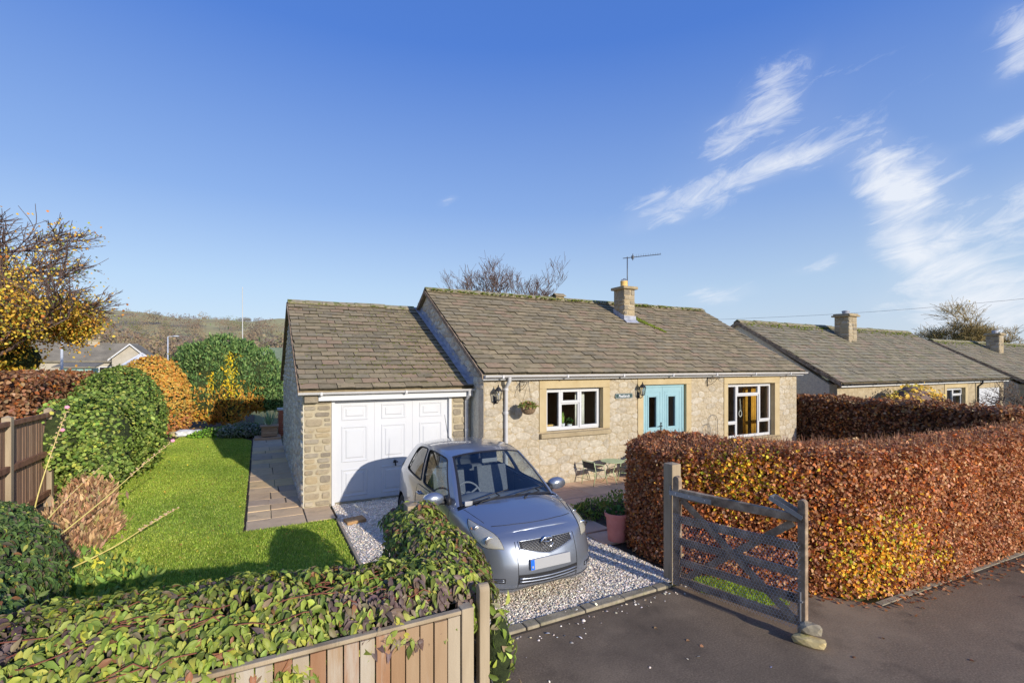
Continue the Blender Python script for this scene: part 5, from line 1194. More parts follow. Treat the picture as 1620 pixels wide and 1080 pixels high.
def beech_cols(P, spots=(), wood=1.0):
    n = len(P); c = pick(BEECH, [5, 5, 3, 4, 1.6, 3], n, .16); lf = fsum(P, 1.1, 8); pale = pick([S(206, 150, 104), S(184, 130, 88), S(160, 104, 66)], [2, 3, 2], n, .14)
    k = NP.random(n) < np.clip(.14 + .22 * lf, 0, .6); c[k] = pale[k]
    og = pick([S(210, 128, 54), S(190, 98, 44), S(222, 166, 76)], [3, 2, 1], n); k = NP.random(n) < np.clip(.04 + .10 * fsum(P, 1.9, 12), 0, .28); c[k] = og[k]
    for (x, y, z, r_, w_) in spots:
        d = np.sqrt((P[:, 0] - x) ** 2 + (P[:, 1] - y) ** 2 + (P[:, 2] - z) ** 2) / r_
        yy_ = pick([S(226, 190, 60), S(200, 186, 54), S(214, 150, 46), S(158, 166, 52), S(232, 160, 50)], [4, 3, 3, 2, 2], n, .1); k = NP.random(n) < w_ * np.exp(-d * d * 1.4); c[k] = yy_[k]
    return np.clip(c, 0, 1)
HP = [(4.84, 4.62), (5.42, 3.78), (6.10, 3.0), (7.2, 2.84), (9.4, 2.72), (12, 2.62), (15.0, 2.5), (15.0, 3.3), (12, 3.4), (9.5, 3.5), (7.5, 3.68), (6.6, 4.15), (6.0, 4.9), (5.75, 5.6), (5.3, 5.85), (4.85, 5.75), (4.74, 5.2)]
hedge('beech_hedge', 'long copper-leaved beech hedge between the gate and the front garden', HP, 1.70, 185000, .039,
      lambda P: beech_cols(P, [(5.35, 3.95, 1.30, .50, .6), (4.95, 4.6, 1.2, .3, .25), (6.25, 2.95, .40, .55, .72), (6.9, 2.8, .55, .45, .5), (7.6, 2.75, .32, .16, .9), (11.2, 2.6, 1.2, .5, .5)]), r=.24, bump=.035,
      hfn=lambda x, y: 1.69 + .008 * np.clip(x - 7, 0, 8) - .10 * np.exp(-((x - 4.9) / .5) ** 2))
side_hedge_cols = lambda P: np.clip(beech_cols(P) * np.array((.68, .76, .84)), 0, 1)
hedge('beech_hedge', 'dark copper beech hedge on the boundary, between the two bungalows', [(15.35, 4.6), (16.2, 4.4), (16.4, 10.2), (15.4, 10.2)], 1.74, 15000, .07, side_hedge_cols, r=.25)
hedge('beech_hedge', 'roadside copper hedge in front of the neighbouring bungalow', [(16.3, 3.6), (30, 3.2), (30, 4.6), (16.3, 5.2)], 1.62, 16000, .09, beech_cols, r=.3)
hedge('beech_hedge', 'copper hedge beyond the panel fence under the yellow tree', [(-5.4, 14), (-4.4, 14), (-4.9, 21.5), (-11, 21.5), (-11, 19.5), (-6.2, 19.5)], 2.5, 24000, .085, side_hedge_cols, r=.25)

def lobes_shrub(name, label, cat, lobes, leafs, size, colfn, m=M_leaf, core=M_coreg, tpl=LEAF_Q, up=0., bump=.08, group=None, jitter=.06, stems=None, shape=(1, 1, 1), nrm=.7, corek=.86):
    """lobes: (cx,cy,cz,rx,ry,rz)"""
    c0 = lobes[0]; t = thing(name, label, cat, (c0[0], c0[1], 0), group); b = MB()
    for (x, y, z, rx, ry, rz) in lobes: b.ball((x, y, z), 1, 14, 9, (rx * corek, ry * corek, rz * corek))
    o = b.build('branches', core, t, smooth=True); o['kind'] = 'stuff'
    ar = np.array([(l[3] * l[4] + l[4] * l[5] + l[3] * l[5]) for l in lobes]); cnt = (leafs * ar / ar.sum()).astype(int); PP, NN = [], []
    for l, k in zip(lobes, cnt):
        u = unit(NP.normal(0, 1, (k, 3))); rr_ = np.array(l[3:]); p = np.array(l[:3]) + u * rr_; nn = unit(u / rr_)
        ok = p[:, 2] > .02
        for l2 in lobes:
            if l2 is l: continue
            ok &= (((p - np.array(l2[:3])) / (np.array(l2[3:]) * .93)) ** 2).sum(1) > 1
        PP.append(p[ok]); NN.append(nn[ok])
    P = np.concatenate(PP); NN = np.concatenate(NN); n = len(P)
    P = P + NN * (bump * fsum(P, 3.0, 2) + .5 * bump * fsum(P, 8, 3))[:, None] - NN * np.abs(NP.normal(0, jitter, (n, 1))) + NN * (np.where(NP.random(n) < .05, NP.exponential(.09, n), 0) * min(1, size / .07))[:, None]
    g = unit(NN * nrm + NP.normal(0, .5, (n, 3)) + (0, -.25, .12)); f = unit(np.cross(g, NP.normal(0, 1, (n, 3))) + np.array((0, 0, up)) + NN * (.5 if up else 0))
    sc = size * NP.uniform(.65, 1.35, n); V, F, C = scatter(*tpl, P, f, g, sc[:, None] * np.array(shape), colfn(P)); o = link('foliage', np_mesh(name, V, F, C), m, t); o['kind'] = 'stuff'; return t
def cols(cl, w, jit=.15, lfreq=1.3, amp=.12): return lambda P: np.clip(pick(cl, w, len(P), jit) * (1 + amp * fsum(P, lfreq, 4)[:, None]), 0, 1)
GREENS = [S(96, 114, 50), S(116, 134, 60), S(74, 92, 40), S(140, 152, 78), S(158, 160, 72)]
lobes_shrub('leafy_shrub', 'bushy green shrub spilling over the panel fence', 'shrub', [(-3.2, 13.5, .95, .85, 1.15, 1.05), (-3.1, 14.8, .9, .95, 1.3, 1.05), (-3.55, 12.75, 1.2, .55, .7, .72), (-2.95, 12.7, .55, .55, .6, .55)], 26000, .07, cols(GREENS, [5, 5, 3, 3, 1.2]), bump=.20, jitter=.11)
lobes_shrub('clipped_shrub', 'tall clipped dome of glossy dark green leaves behind the bushy shrub', 'shrub', [(-3.55, 17.6, 1.22, 1.12, 1.3, 1.46), (-3.75, 17.3, .7, 1.15, 1.2, 1.0)], 20000, .066, cols([S(90, 108, 46), S(114, 132, 60), S(66, 84, 36), S(136, 144, 72)], [5, 5, 4, 2]), bump=.06)
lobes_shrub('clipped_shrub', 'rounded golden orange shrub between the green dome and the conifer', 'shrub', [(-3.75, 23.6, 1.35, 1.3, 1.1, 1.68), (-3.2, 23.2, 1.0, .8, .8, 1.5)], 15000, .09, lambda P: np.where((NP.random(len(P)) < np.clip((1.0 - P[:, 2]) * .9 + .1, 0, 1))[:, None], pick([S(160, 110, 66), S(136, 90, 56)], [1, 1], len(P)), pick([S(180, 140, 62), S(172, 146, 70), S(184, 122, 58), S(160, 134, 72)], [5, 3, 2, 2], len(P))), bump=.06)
NEEDLE = (np.array([(-.5, 0, 0), (.5, 0, 0), (.35, .6, .12), (0, 1, 0), (-.35, .6, -.12)]), np.array([(0, 1, 2), (0, 2, 4), (4, 2, 3)]))
def conif_cols(P):
    n = len(P); g = pick([S(96, 120, 66), S(74, 100, 56), S(122, 142, 84), S(58, 82, 50)], [5, 5, 3, 3], n, .14); br = pick([S(176, 128, 56), S(150, 106, 50), S(186, 158, 62)], [3, 2, 2], n, .12); gold = pick([S(204, 176, 44), S(180, 162, 52)], [1, 1], n)
    low = np.clip((1.95 - P[:, 2]) * 1.1 + .35 * fsum(P, 2.4, 7), 0, .95) * (P[:, 0] < .2); k = NP.random(n) < low; g[k] = br[k]
    gd = np.exp(-((P[:, 0] + 1.05) / .22) ** 2) * (P[:, 2] > 1.3) * (P[:, 2] < 3.2) + np.exp(-((P[:, 0] + 1.75) / .12) ** 2) * (P[:, 2] < 2.4) * (P[:, 2] > 1.6); k = NP.random(n) < gd * .75; g[k] = gold[k]; return g
lobes_shrub('conifer', 'broad bushy green conifer with golden and brown patches at the end of the lawn', 'tree',
            [(-1.75, 24.6, 2.2, 1.05, 1.0, 1.75), (-2.55, 24.9, 2.1, .85, .9, 1.55), (-.75, 24.5, 2.15, 1.0, .95, 1.6), (.15, 24.4, 2.0, .95, .9, 1.35), (-1.2, 24.2, 1.5, .8, .8, 1.3), (-2.2, 24.2, 1.4, .75, .7, 1.1), (-1.5, 24.5, 3.1, .7, .7, .9), (-2.2, 24.7, 3.0, .5, .5, .8), (-.6, 24.4, 3.0, .55, .5, .75), (-1.7, 24.0, 1.0, .55, .5, .75), (-1.1, 23.9, .9, .5, .45, .7), (.6, 24.2, 1.6, .6, .6, .95)],
            42000, .13, conif_cols, M_needle, tpl=NEEDLE, up=1.4, bump=.16, jitter=.08, shape=(.34, 1, 1), nrm=.6)
lobes_shrub('low_shrub', 'low grey-green cushion plant beside the wooden planter', 'shrub', [(-.45, 20.7, .22, .55, .45, .34), (-.9, 20.9, .15, .45, .4, .28), (0, 20.6, .2, .4, .4, .3)], 3500, .07, cols([S(120, 126, 112), S(96, 106, 88), S(142, 146, 130), S(88, 102, 60)], [3, 3, 2, 2]))
lobes_shrub('ground_cover', 'bright green leafy patch along the end of the lawn', 'plant', [(-1.6, 21.5, .08, .8, .5, .22), (-.9, 21.2, .06, .4, .4, .16)], 2500, .06, cols([S(110, 150, 44), S(84, 122, 34), S(140, 168, 64)], [3, 3, 2]))
for k, (x, y, s_, sd_) in enumerate([(-2.5, 22.0, .5, 1), (-2.1, 22.1, .42, 2), (-2.85, 22.3, .36, 3), (-1.75, 22.0, .3, 6)]):
    rock('rockery_stone', ['largest pale rockery stone at the far end of the lawn', 'flat white rockery stone under the conifer', 'rounded rockery stone by the golden shrub', 'smallest rockery stone under the conifer'][k], (x, y, 0), (s_ * 1.4, s_, s_ * .62), M_limest if k != 2 else M_mossy, k, sd_)
# dead herbaceous clump by the fence
DRY = [S(168, 134, 98), S(146, 112, 82), S(186, 154, 114), S(124, 96, 70), S(150, 142, 84)]
lobes_shrub('dried_plant', 'clump of dry brown stems and seed heads at the edge of the lawn', 'plant', [(-2.45, 9.6, .10, .42, .8, .30), (-2.7, 10.7, .12, .40, .7, .34), (-2.3, 8.5, .06, .35, .6, .24), (-2.85, 11.6, .10, .35, .5, .28)], 26000, .14, cols(DRY, [4, 4, 3, 3, 1]), tpl=NEEDLE, up=1.5, bump=.2, jitter=.16, shape=(.055, 1, 1), core=M_soil, corek=.4)
lobes_shrub('leafy_plant', 'low feathery green plants in the corner behind the climber', 'plant', [(-1.55, 6.6, .15, .5, .6, .32), (-1.9, 7.6, .12, .35, .5, .28), (-1.2, 5.9, .12, .5, .5, .3)], 4200, .085, cols([S(112, 136, 60), S(140, 150, 70), S(90, 112, 48), S(186, 180, 70)], [4, 3, 3, 1]), tpl=NEEDLE, up=.8, bump=.12, jitter=.1, shape=(.35, 1, 1), core=M_lawn, corek=.35)
# patio edge planting
lobes_shrub('edging_plant', 'low straggly green plants between the car and the patio', 'plant', [(5.35, 7.05, .08, .42, .3, .2), (6.05, 7.1, .06, .45, .28, .16), (5.0, 6.95, .05, .25, .25, .12)], 2600, .06, cols([S(96, 116, 48), S(120, 134, 60), S(74, 92, 40), S(140, 128, 70)], [4, 3, 3, 1]), tpl=NEEDLE, up=.7, jitter=.08, shape=(.4, 1, 1), core=M_soil, corek=.5)

# climber on the fence and the left gate
CL = (np.array([(0, 0, 0), (-.15, .18, .10), (-.23, .42, .08), (-.15, .70, -.08), (0, 1.05, -.40), (.15, .70, -.08), (.23, .42, .08), (.15, .18, .10), (0, .42, -.03), (0, .70, -.17)]),
      np.array([(0, 1, 8), (1, 2, 8), (2, 3, 9), (2, 9, 8), (3, 4, 9), (0, 8, 7), (7, 8, 6), (6, 8, 9), (6, 9, 5), (5, 9, 4)]))
CLC = [S(146, 158, 68), S(120, 136, 56), S(172, 178, 88), S(98, 112, 50), S(130, 116, 88), S(110, 92, 82), S(184, 180, 76), S(152, 106, 72)]
def climber(name, label, path, n, size, cw, group=None, cat='climber', nobj=300, front=None, cl=CLC):
    """path: (x,y,ztop,halfwidth,zlow) along the top of a mound; leaves overlap like scales and droop outward"""
    Pth = np.array(path, float); dd = np.r_[0, np.cumsum(np.hypot(np.diff(Pth[:, 0]), np.diff(Pth[:, 1])))]; t = NP.uniform(0, dd[-1], n)
    X = np.column_stack([np.interp(t, dd, Pth[:, k]) for k in range(5)]); tx = np.interp(t + .02, dd, Pth[:, 0]) - np.interp(t - .02, dd, Pth[:, 0]); ty = np.interp(t + .02, dd, Pth[:, 1]) - np.interp(t - .02, dd, Pth[:, 1]); tn = unit(np.column_stack([ty, -tx]))
    a = NP.uniform(-1, 1, n); w = X[:, 3]; th = a * np.pi / 2 * 1.45
    off = np.where(np.abs(th) < np.pi / 2, np.sin(th) * w, np.sign(th) * w); hh = X[:, 2] - X[:, 4]
    low = np.clip((np.abs(th) - np.pi / 2) / (np.pi / 2 * .45), 0, 1); rad = np.minimum(w * .75, .32)
    z = np.where(low > 0, X[:, 2] - rad - low * (hh - rad), X[:, 2] - rad + np.cos(th) * rad)
    nh = np.sin(np.clip(th, -1.57, 1.57)); NN = unit(np.column_stack([tn * nh[:, None], np.cos(np.clip(th, -1.57, 1.57)) + .05]))
    P = np.column_stack([X[:, 0] + tn[:, 0] * off, X[:, 1] + tn[:, 1] * off, z])
    dep = np.abs(NP.normal(0, .05, n)); P = P + NN * (.055 * fsum(P, 5, 21) + .04 * fsum(P, 13, 22))[:, None] - NN * dep[:, None]; P[:, 2] = np.maximum(P[:, 2], .03)
    g = unit(NN + NP.normal(0, .36, (n, 3)) + (0, -.28, .2)); f = NP.normal(0, .55, (n, 3)) + NN * .45 * np.array((1, 1, 0)) + np.array((0, -.25, -.7)); f = unit(f - g * (f * g).sum(1, keepdims=True) * .8)
    sc = size * NP.uniform(.55, 1.3, n); C = pick(cl, cw, n, .13); pu = fsum(P, 4.0, 30) > .38; k = pu & (NP.random(n) < .6); C[k] = pick([S(120, 100, 94), S(104, 84, 78), S(134, 118, 96)], [1, 1, 1], int(k.sum()))
    tg = thing(name, label, cat, (float(Pth[0, 0]), float(Pth[0, 1]), 0), group)
    order = np.argsort(dep * 3 + np.linalg.norm(P - np.array((0, 0, 2.7)), axis=1) * .35 + (P[:, 2] < .55) * 1.0); ob = order[:nobj]; rest = order[nobj:]
    V, F, Cc = scatter(*CL, P[rest], f[rest], g[rest], sc[rest], C[rest]); o = link('foliage', np_mesh(name, V, F, Cc, smooth=True), M_climb, tg); o['kind'] = 'stuff'
    vm = []
    for c in pick(cl, cw, 14, .1): vm.append(np_mesh('leaf', CL[0], CL[1], np.tile(c, (len(CL[0]), 1)), smooth=True))
    for q in ob:
        fq = Vector(f[q]).normalized(); zq = Vector(g[q]); zq = (zq - fq * zq.dot(fq)).normalized(); xq = fq.cross(zq)
        link('leaf', vm[int(NP.integers(14))], M_climb, tg, Vector(P[q]), Matrix((xq, fq, zq)).transposed().to_euler(), (sc[q],) * 3)
    b = MB()                                                           # twining red-brown stems
    for _ in range(int(dd[-1] * 16)):
        s0 = random.uniform(0, dd[-1]); pts = []; o_ = random.uniform(-.8, .8)
        for q in range(7):
            s1 = s0 + q * .09; v = [np.interp(s1, dd, Pth[:, c]) for c in range(5)]; pts.append((v[0] + random.gauss(0, .015), v[1] + o_ * v[3] + random.gauss(0, .015), v[2] - .07 - .25 * o_ * o_ * .5 + random.gauss(0, .02)))
        b.tube(pts, .0035, 4)
    mst = bpy.data.materials.get('climber_stem') or mat('climber_stem', [(.3, S(96, 48, 44)), (.7, S(132, 84, 60))], 8, rough=.8); o = b.build('stem', mst, tg); o['kind'] = 'stuff'
    b = MB()                                                           # dark tangle inside
    for i in range(len(Pth) - 1):
        a0, a1 = Vector(Pth[i, :3]), Vector(Pth[i + 1, :3]); w0 = Pth[i, 3] * .72
        dirv = Vector((Pth[i + 1, 1] - Pth[i, 1], -(Pth[i + 1, 0] - Pth[i, 0]), 0)).normalized(); ring = []
        for pt, w_, zl in ((a0, Pth[i, 3] * .62, Pth[i, 4]), (a1, Pth[i + 1, 3] * .62, Pth[i + 1, 4])):
            ring.append([pt + dirv * s_ * w_ + Vector((0, 0, dz_)) for s_, dz_ in ((-1, zl - pt.z + .1), (-1, -.32), (-.6, -.22), (0, -.17), (.6, -.22), (1, -.32), (1, zl - pt.z + .1))])
        b.grid(ring)
    o = b.build('tangle', M_coreg, tg); o['kind'] = 'stuff'; return tg
climber('climber', 'green and bronze leafy climber mounded along the top of the board fence', [(-2.9, 3.5, 1.32, .75, .20), (-1.4, 3.34, 1.36, .62, .20), (-.5, 3.29, 1.40, .56, .25), (-.12, 3.26, 1.39, .52, .40), (.12, 3.24, 1.38, .47, 1.08), (.6, 3.20, 1.38, .42, 1.12), (1.1, 3.16, 1.35, .37, 1.10), (1.25, 3.2, 1.30, .24, .9)], 21000, .062, [5, 5, 3, 3, 2, 1.4, 1.4, .5])
climber('climber', 'bronze-leaved climber swamping the left gate beside the car', [(1.24, 3.02, 1.24, .20, .2), (1.26, 3.3, 1.32, .28, .2), (1.28, 3.9, 1.34, .32, .2), (1.30, 4.35, 1.42, .30, .2), (1.33, 4.85, 1.28, .24, .2)], 12500, .058, [4, 4, 2, 4, 3, 3, 1, 1.2])
climber('climber', 'dark green arching shrub in the corner of the lawn at the left edge', [(-3.0, 7.6, 1.25, .5, .1), (-2.45, 6.6, 1.3, .55, .1), (-2.1, 5.6, 1.28, .55, .1), (-1.9, 4.7, 1.2, .5, .1), (-1.75, 4.0, 1.15, .45, .1)], 12000, .062, [2, 4, 1, 5, 1.5, 1.5, .5, .3], cat='shrub', cl=[S(120, 138, 70), S(96, 120, 58), S(140, 156, 90), S(82, 104, 54), S(110, 100, 78), S(98, 90, 70), S(160, 160, 70), S(140, 96, 60)])
# hanging trail right of the latch post
lobes_shrub('climber_trail', 'trailing strand of climber hanging at the end of the left gate', 'climber', [(1.40, 2.86, .80, .10, .09, .30), (1.42, 2.84, .35, .09, .09, .30)], 260, .07, cols(CLC[:5], [4, 4, 2, 3, 2]), tpl=CL, jitter=.05)

# tall garden stems with seed heads
M_stalk = mat('dry_stalk', [(.3, S(176, 160, 80)), (.7, S(206, 186, 120))], 8, rough=.8)
M_seed = mat('seed_head', [(.3, S(168, 140, 104)), (.7, S(200, 172, 132))], 20, rough=.95)
M_pink = mat('pink_petal', [(.3, S(206, 120, 144)), (.7, S(226, 160, 176))], 30, rough=.6)
def hollyhock(label, pts, heads, flowers=(), group='old hollyhock stems over the lawn'):
    t = thing('hollyhock', label, 'plant', pts[0], group); Q = crs(np.array(pts, float), np.linspace(0, len(pts) - 1, 22)); b = MB(); b.tube([tuple(q) for q in Q], [.011 - .007 * k / 21 for k in range(22)], 6); b.build('stem', M_stalk, t, smooth=True)
    for k in range(heads):
        f = .55 + .43 * k / max(1, heads - 1); q = crs(np.array(pts, float), np.array([f * (len(pts) - 1)]))[0]; a = k * 2.4
        b = MB(); c = (q[0] + .022 * math.cos(a), q[1] + .02 * math.sin(a), q[2] + .012); b.ball(c, .019 - .006 * f, 7, 5, (1, 1, .8)); b.build('seed_head', M_seed, t)
    for (fx, fy, fz) in flowers:
        b = MB()
        for k in range(5):
            a = 2 * math.pi * k / 5; b.ball((fx + .016 * math.cos(a), fy - .01, fz + .016 * math.sin(a) * .7), .017, 7, 5, (1, .5, 1))
        b.build('flower', M_pink, t)
hollyhock('hollyhock stem leaning low over the lawn to the right', [(-2.1, 7.0, .35), (-1.55, 7.2, .55), (-1.2, 7.45, .72), (-.95, 7.7, .82)], 22)
hollyhock('hollyhock stem arching past the bushy shrub towards the house', [(-2.35, 8.0, .45), (-1.9, 8.6, .85), (-1.6, 9.2, 1.15), (-1.3, 9.8, 1.42)], 20, [(-1.27, 9.75, 1.45)])
hollyhock('upright hollyhock stem with pink flowers in front of the shrub', [(-2.75, 8.7, .2), (-2.72, 9.0, .9), (-2.62, 9.3, 1.6), (-2.55, 9.5, 2.02)], 22, [(-2.53, 9.45, 2.08), (-2.57, 9.4, 1.75)])
hollyhock('short hollyhock stem with a yellowing stalk near the fence', [(-2.8, 8.2, .1), (-2.6, 8.5, .5), (-2.35, 9.1, .9), (-2.15, 9.6, 1.15)], 12)
# ================================================================== fittings and garden things
def wall_lantern(label, x, z):
    t = thing('wall_lantern', label, 'lamp', (x, HY - .02, z), 'black coach lanterns beside the doors', local=True)
    b = MB(); b.box((-.035, -.012, -.17), (.035, .012, -.02)); b.build('wall_plate', M_black, t, bevel=.006)
    b = MB(); b.tube([(0, -.01, -.12), (0, -.06, -.16), (0, -.12, -.14), (0, -.14, -.09)], .010, 8); b.build('arm', M_black, t, smooth=True)
    c = (0, -.14, 0); n = 6
    b = MB(); b.lathe([(.02, -.10), (.05, -.088), (.05, -.08), (.02, -.075)], c, n); b.lathe([(.085, .10), (.09, .108), (.05, .16), (.018, .19), (.012, .2), (.016, .215), (.003, .24)], c, n)
    for k in range(n):
        a = 2 * math.pi * k / n; b.tube([(c[0] + .047 * math.cos(a), c[1] + .047 * math.sin(a), -.082), (c[0] + .083 * math.cos(a), c[1] + .083 * math.sin(a), .102)], .006, 4)
    b.build('cage', M_black, t)
    b = MB(); b.lathe([(.043, -.08), (.078, .10)], c, n, None, 'z', False); b.build('glass', M_glass, t, fix=False)
    b = MB(); b.lathe([(.012, -.08), (.012, .0), (.022, .01), (.024, .04), (.01, .06)], c, 10); b.build('bulb', M_upvc, t, smooth=True); return t
wall_lantern('black coach lantern at the corner of the house beside the white downpipe', 4.40, 2.07)
wall_lantern('black coach lantern at the left of the pale blue doors', 8.34, 2.06)
def basket_bracket(label, x, flip=1):
    t = thing('basket_bracket', label, 'bracket', (x, HY - .02, 2.30), 'iron hanging-basket brackets on the house wall', local=True); b = MB()
    b.tube([(0, 0, .09), (0, 0, -.17)], .009, 6); b.tube([(0, 0, .05), (0, -.36, .05), (0, -.38, .065)], .008, 6); b.tube([(0, 0, -.13), (0, -.12, -.10), (0, -.24, -.02), (0, -.30, .05)], .006, 6)
    for r0, cy, cz in ((.045, -.09, -.005), (.03, -.17, .015)): b.tube([(0, cy + r0 * math.cos(2 * math.pi * k / 14), cz + r0 * math.sin(2 * math.pi * k / 14)) for k in range(15)], .004, 5)
    b.build('iron_scroll', M_black, t, smooth=True); return t
basket_bracket('iron bracket carrying the hanging basket left of the small window', 4.99)
basket_bracket('empty iron bracket between the blue doors and the large window', 10.80)
hb = thing('hanging_basket', 'round wicker hanging basket of flowers on the left of the front wall', 'basket', (4.99, 8.77, 1.70))
M_wick = mat('wicker', [(.3, S(92, 74, 56)), (.7, S(150, 126, 96))], 40, rough=.95, bump=1, bscale=90, bdist=.01)
b = MB(); b.lathe([(.02, 1.675), (.09, 1.69), (.14, 1.74), (.165, 1.82), (.17, 1.83), (.15, 1.83)], (4.99, 8.77, 0), 18); b.build('bowl', M_wick, hb, smooth=True)
for k in range(3):
    a = 2 * math.pi * k / 3 + .4; b = MB(); b.tube([(4.99 + .16 * math.cos(a), 8.77 + .16 * math.sin(a), 1.83), (4.99, 8.77, 2.34)], .003, 4); b.build('chain', M_black, hb)
n = 420; u = unit(NP.normal(0, 1, (n, 3))); u[:, 2] = np.abs(u[:, 2]); P = np.array((4.99, 8.77, 1.83)) + u * np.array((.18, .18, .10)) * NP.uniform(.6, 1.1, (n, 1)); V, F, C = scatter(*LEAF_Q, P, unit(u + NP.normal(0, .6, (n, 3))), u + NP.normal(0, .4, (n, 3)) + (0, 0, .5), NP.uniform(.03, .055, n), pick([S(120, 128, 66), S(96, 106, 52), S(176, 120, 84), S(156, 146, 84), S(200, 160, 130)], [5, 4, 1.2, 3, .8], n)); o = link('flowers', np_mesh('bask', V, F, C), M_leaf, hb); o['kind'] = 'stuff'
# name sign
sg = thing('name_sign', 'dark green house name sign reading Peaklands beside the lantern', 'sign', (7.87, HY - .03, 1.965), local=True)
M_sign = mat('sign_slate', (.03, .06, .055, 1), rough=.4); M_signw = mat('sign_lettering', (.75, .78, .74, 1), rough=.6)
b = MB(); n = 6; pl_ = []
for cx, cz, a0 in ((.24, .03, 0), (-.24, .03, 90), (-.24, -.03, 180), (.24, -.03, 270)):
    pl_ += [(cx + .03 * math.cos(R(a0 + 90 * k / n)), 0, cz + .03 * math.sin(R(a0 + 90 * k / n))) for k in range(n + 1)]
b.prism(pl_, (0, .018, 0)); b.build('board', M_sign, sg)
b = MB(); b.tube([(p[0] * .955, -.001, p[2] * .86) for p in pl_ + [pl_[0]]], .0028, 4, False); b.build('border_line', M_signw, sg)
tx_ = bpy.data.curves.new('lettering', 'FONT'); tx_.body = 'Peaklands'; tx_.size = .092; tx_.align_x = 'CENTER'; tx_.align_y = 'CENTER'; tx_.extrude = .002; tx_.shear = .18; tx_.offset = .0004; tx_.space_character = .96
tob = bpy.data.objects.new('tmp', tx_); COL.objects.link(tob); bpy.context.view_layer.update(); me = bpy.data.meshes.new_from_object(tob.evaluated_get(bpy.context.evaluated_depsgraph_get())); bpy.data.objects.remove(tob)
me.materials.clear(); o = link('lettering', me, M_signw, sg, (0, -.003, -.004), (R(90), 0, 0))
# TV aerial on the chimney
ta = thing('tv_aerial', 'thin television aerial on a mast strapped to the chimney', 'aerial', (10.40, 11.90, 5.17))
M_aer = mat('aerial_steel', (.10, .11, .13, 1), rough=.5, metallic=.4)
b = MB(); b.tube([(10.40, 11.90, 5.0), (10.40, 11.90, 6.16)], .016, 8); b.build('mast', M_aer, ta, smooth=True)
d = Vector((.80, -.52, .085)).normalized(); c = Vector((10.40, 11.90, 6.13)); b = MB(); b.tube([c - d * .14, c + d * 1.05], .012, 6); b.build('boom', M_aer, ta)
sd_ = d.cross(Vector((0, 0, 1))).normalized(); upv = Vector((0, 0, 1))
for k in range(11):
    b = MB(); q = c + d * (.28 + .075 * k); b.tube([q - upv * .005, q + upv * (.085 - .003 * k)], .0035, 4); b.tube([q - sd_ * .05, q + sd_ * .05], .0035, 4); b.build('element', M_aer, ta)
b = MB(); q = c + d * .17; b.tube([q - upv * .10 + sd_ * .03, q - upv * .1, q + upv * .1, q + upv * .1 + sd_ * .03], .012, 6); b.box(tuple(q - Vector((.03, .03, .05))), tuple(q + Vector((.03, .03, .05)))); b.build('dipole', M_aer, ta)
# things on the window sills
M_wpot = mat('white_ceramic', (.7, .7, .68, 1), rough=.4); M_curt = mat('cream_curtain', [(.3, S(206, 200, 184)), (.7, S(226, 220, 204))], 6, rough=.95); M_ycurt = mat('mustard_curtain', [(.3, S(176, 128, 40)), (.7, S(206, 156, 60))], 6, rough=.95)
def potted(label, x, y, z, h, tall):
    t = thing('potted_plant', label, 'plant', (x, y, z), 'potted plants on the window sill'); b = MB(); b.lathe([(.05, z), (.065, z + h), (.058, z + h), (.055, z + h - .015)], (x, y, 0), 16); b.build('pot', M_wpot, t, smooth=True)
    n = 11 if tall else 60
    if tall:
        P = np.tile((x, y, z + h - .02), (n, 1)) + NP.normal(0, .016, (n, 3)) * (1, 1, 0); f = np.column_stack([NP.normal(0, .14, (n, 2)), np.ones(n)]); V, F, C = scatter(*LEAF_Q, P, f, NP.normal(0, 1, (n, 3)), np.column_stack([np.full(n, .05), NP.uniform(.18, .30, n), np.full(n, .05)]), pick([S(150, 170, 90), S(110, 140, 70)], [1, 1], n))
    else:
        u = unit(NP.normal(0, 1, (n, 3))); P = np.array((x, y, z + h + .06)) + u * .06; V, F, C = scatter(*LEAF_Q, P, u, NP.normal(0, 1, (n, 3)), NP.uniform(.03, .06, n), pick([S(60, 90, 40), S(90, 120, 60)], [1, 1], n))
    o = link('leaves', np_mesh('pp', V, F, C), M_leaf, t); o['kind'] = 'stuff'
potted('white pot of upright sword-leaved plant on the small window sill', 6.29, HY + .30, 1.222, .13, True)
potted('white pot of small bushy plant on the small window sill', 6.50, HY + .31, 1.222, .10, False)
def curtain(label, x0, x1, z0, z1, y, m):
    n = max(8, int((x1 - x0) / .02)); b = MB(); b.grid([[(x0 + (x1 - x0) * k / n, y + .025 * math.sin(k * 1.3) + .008 * math.sin(k * .37), z) for k in range(n + 1)] for z in (z0, (z0 + z1) / 2, z1)]); o = b.build('curtain', m, None, smooth=True, fix=False); s_ = o.modifiers.new('thick', 'SOLIDIFY'); s_.thickness = .004; tag(o, label, 'curtain', 'curtains at the windows')
curtain('cream curtain drawn aside in the small window', 6.70, 6.96, 1.18, 2.2, HY + .36, M_curt)
curtain('mustard curtain at the right of the large window', 13.22, 13.62, .55, 2.2, HY + .42, M_ycurt)
curtain('narrow mustard curtain in the middle light of the large window', 12.98, 13.16, .55, 2.2, HY + .52, M_ycurt)
b = MB(); b.box((5.84, HY + .28, 1.222), (6.06, HY + .34, 1.34)); o = b.build('wooden_box', M_buffpot, None, bevel=.005); tag(o, 'small wooden box behind the left pane of the small window', 'box')
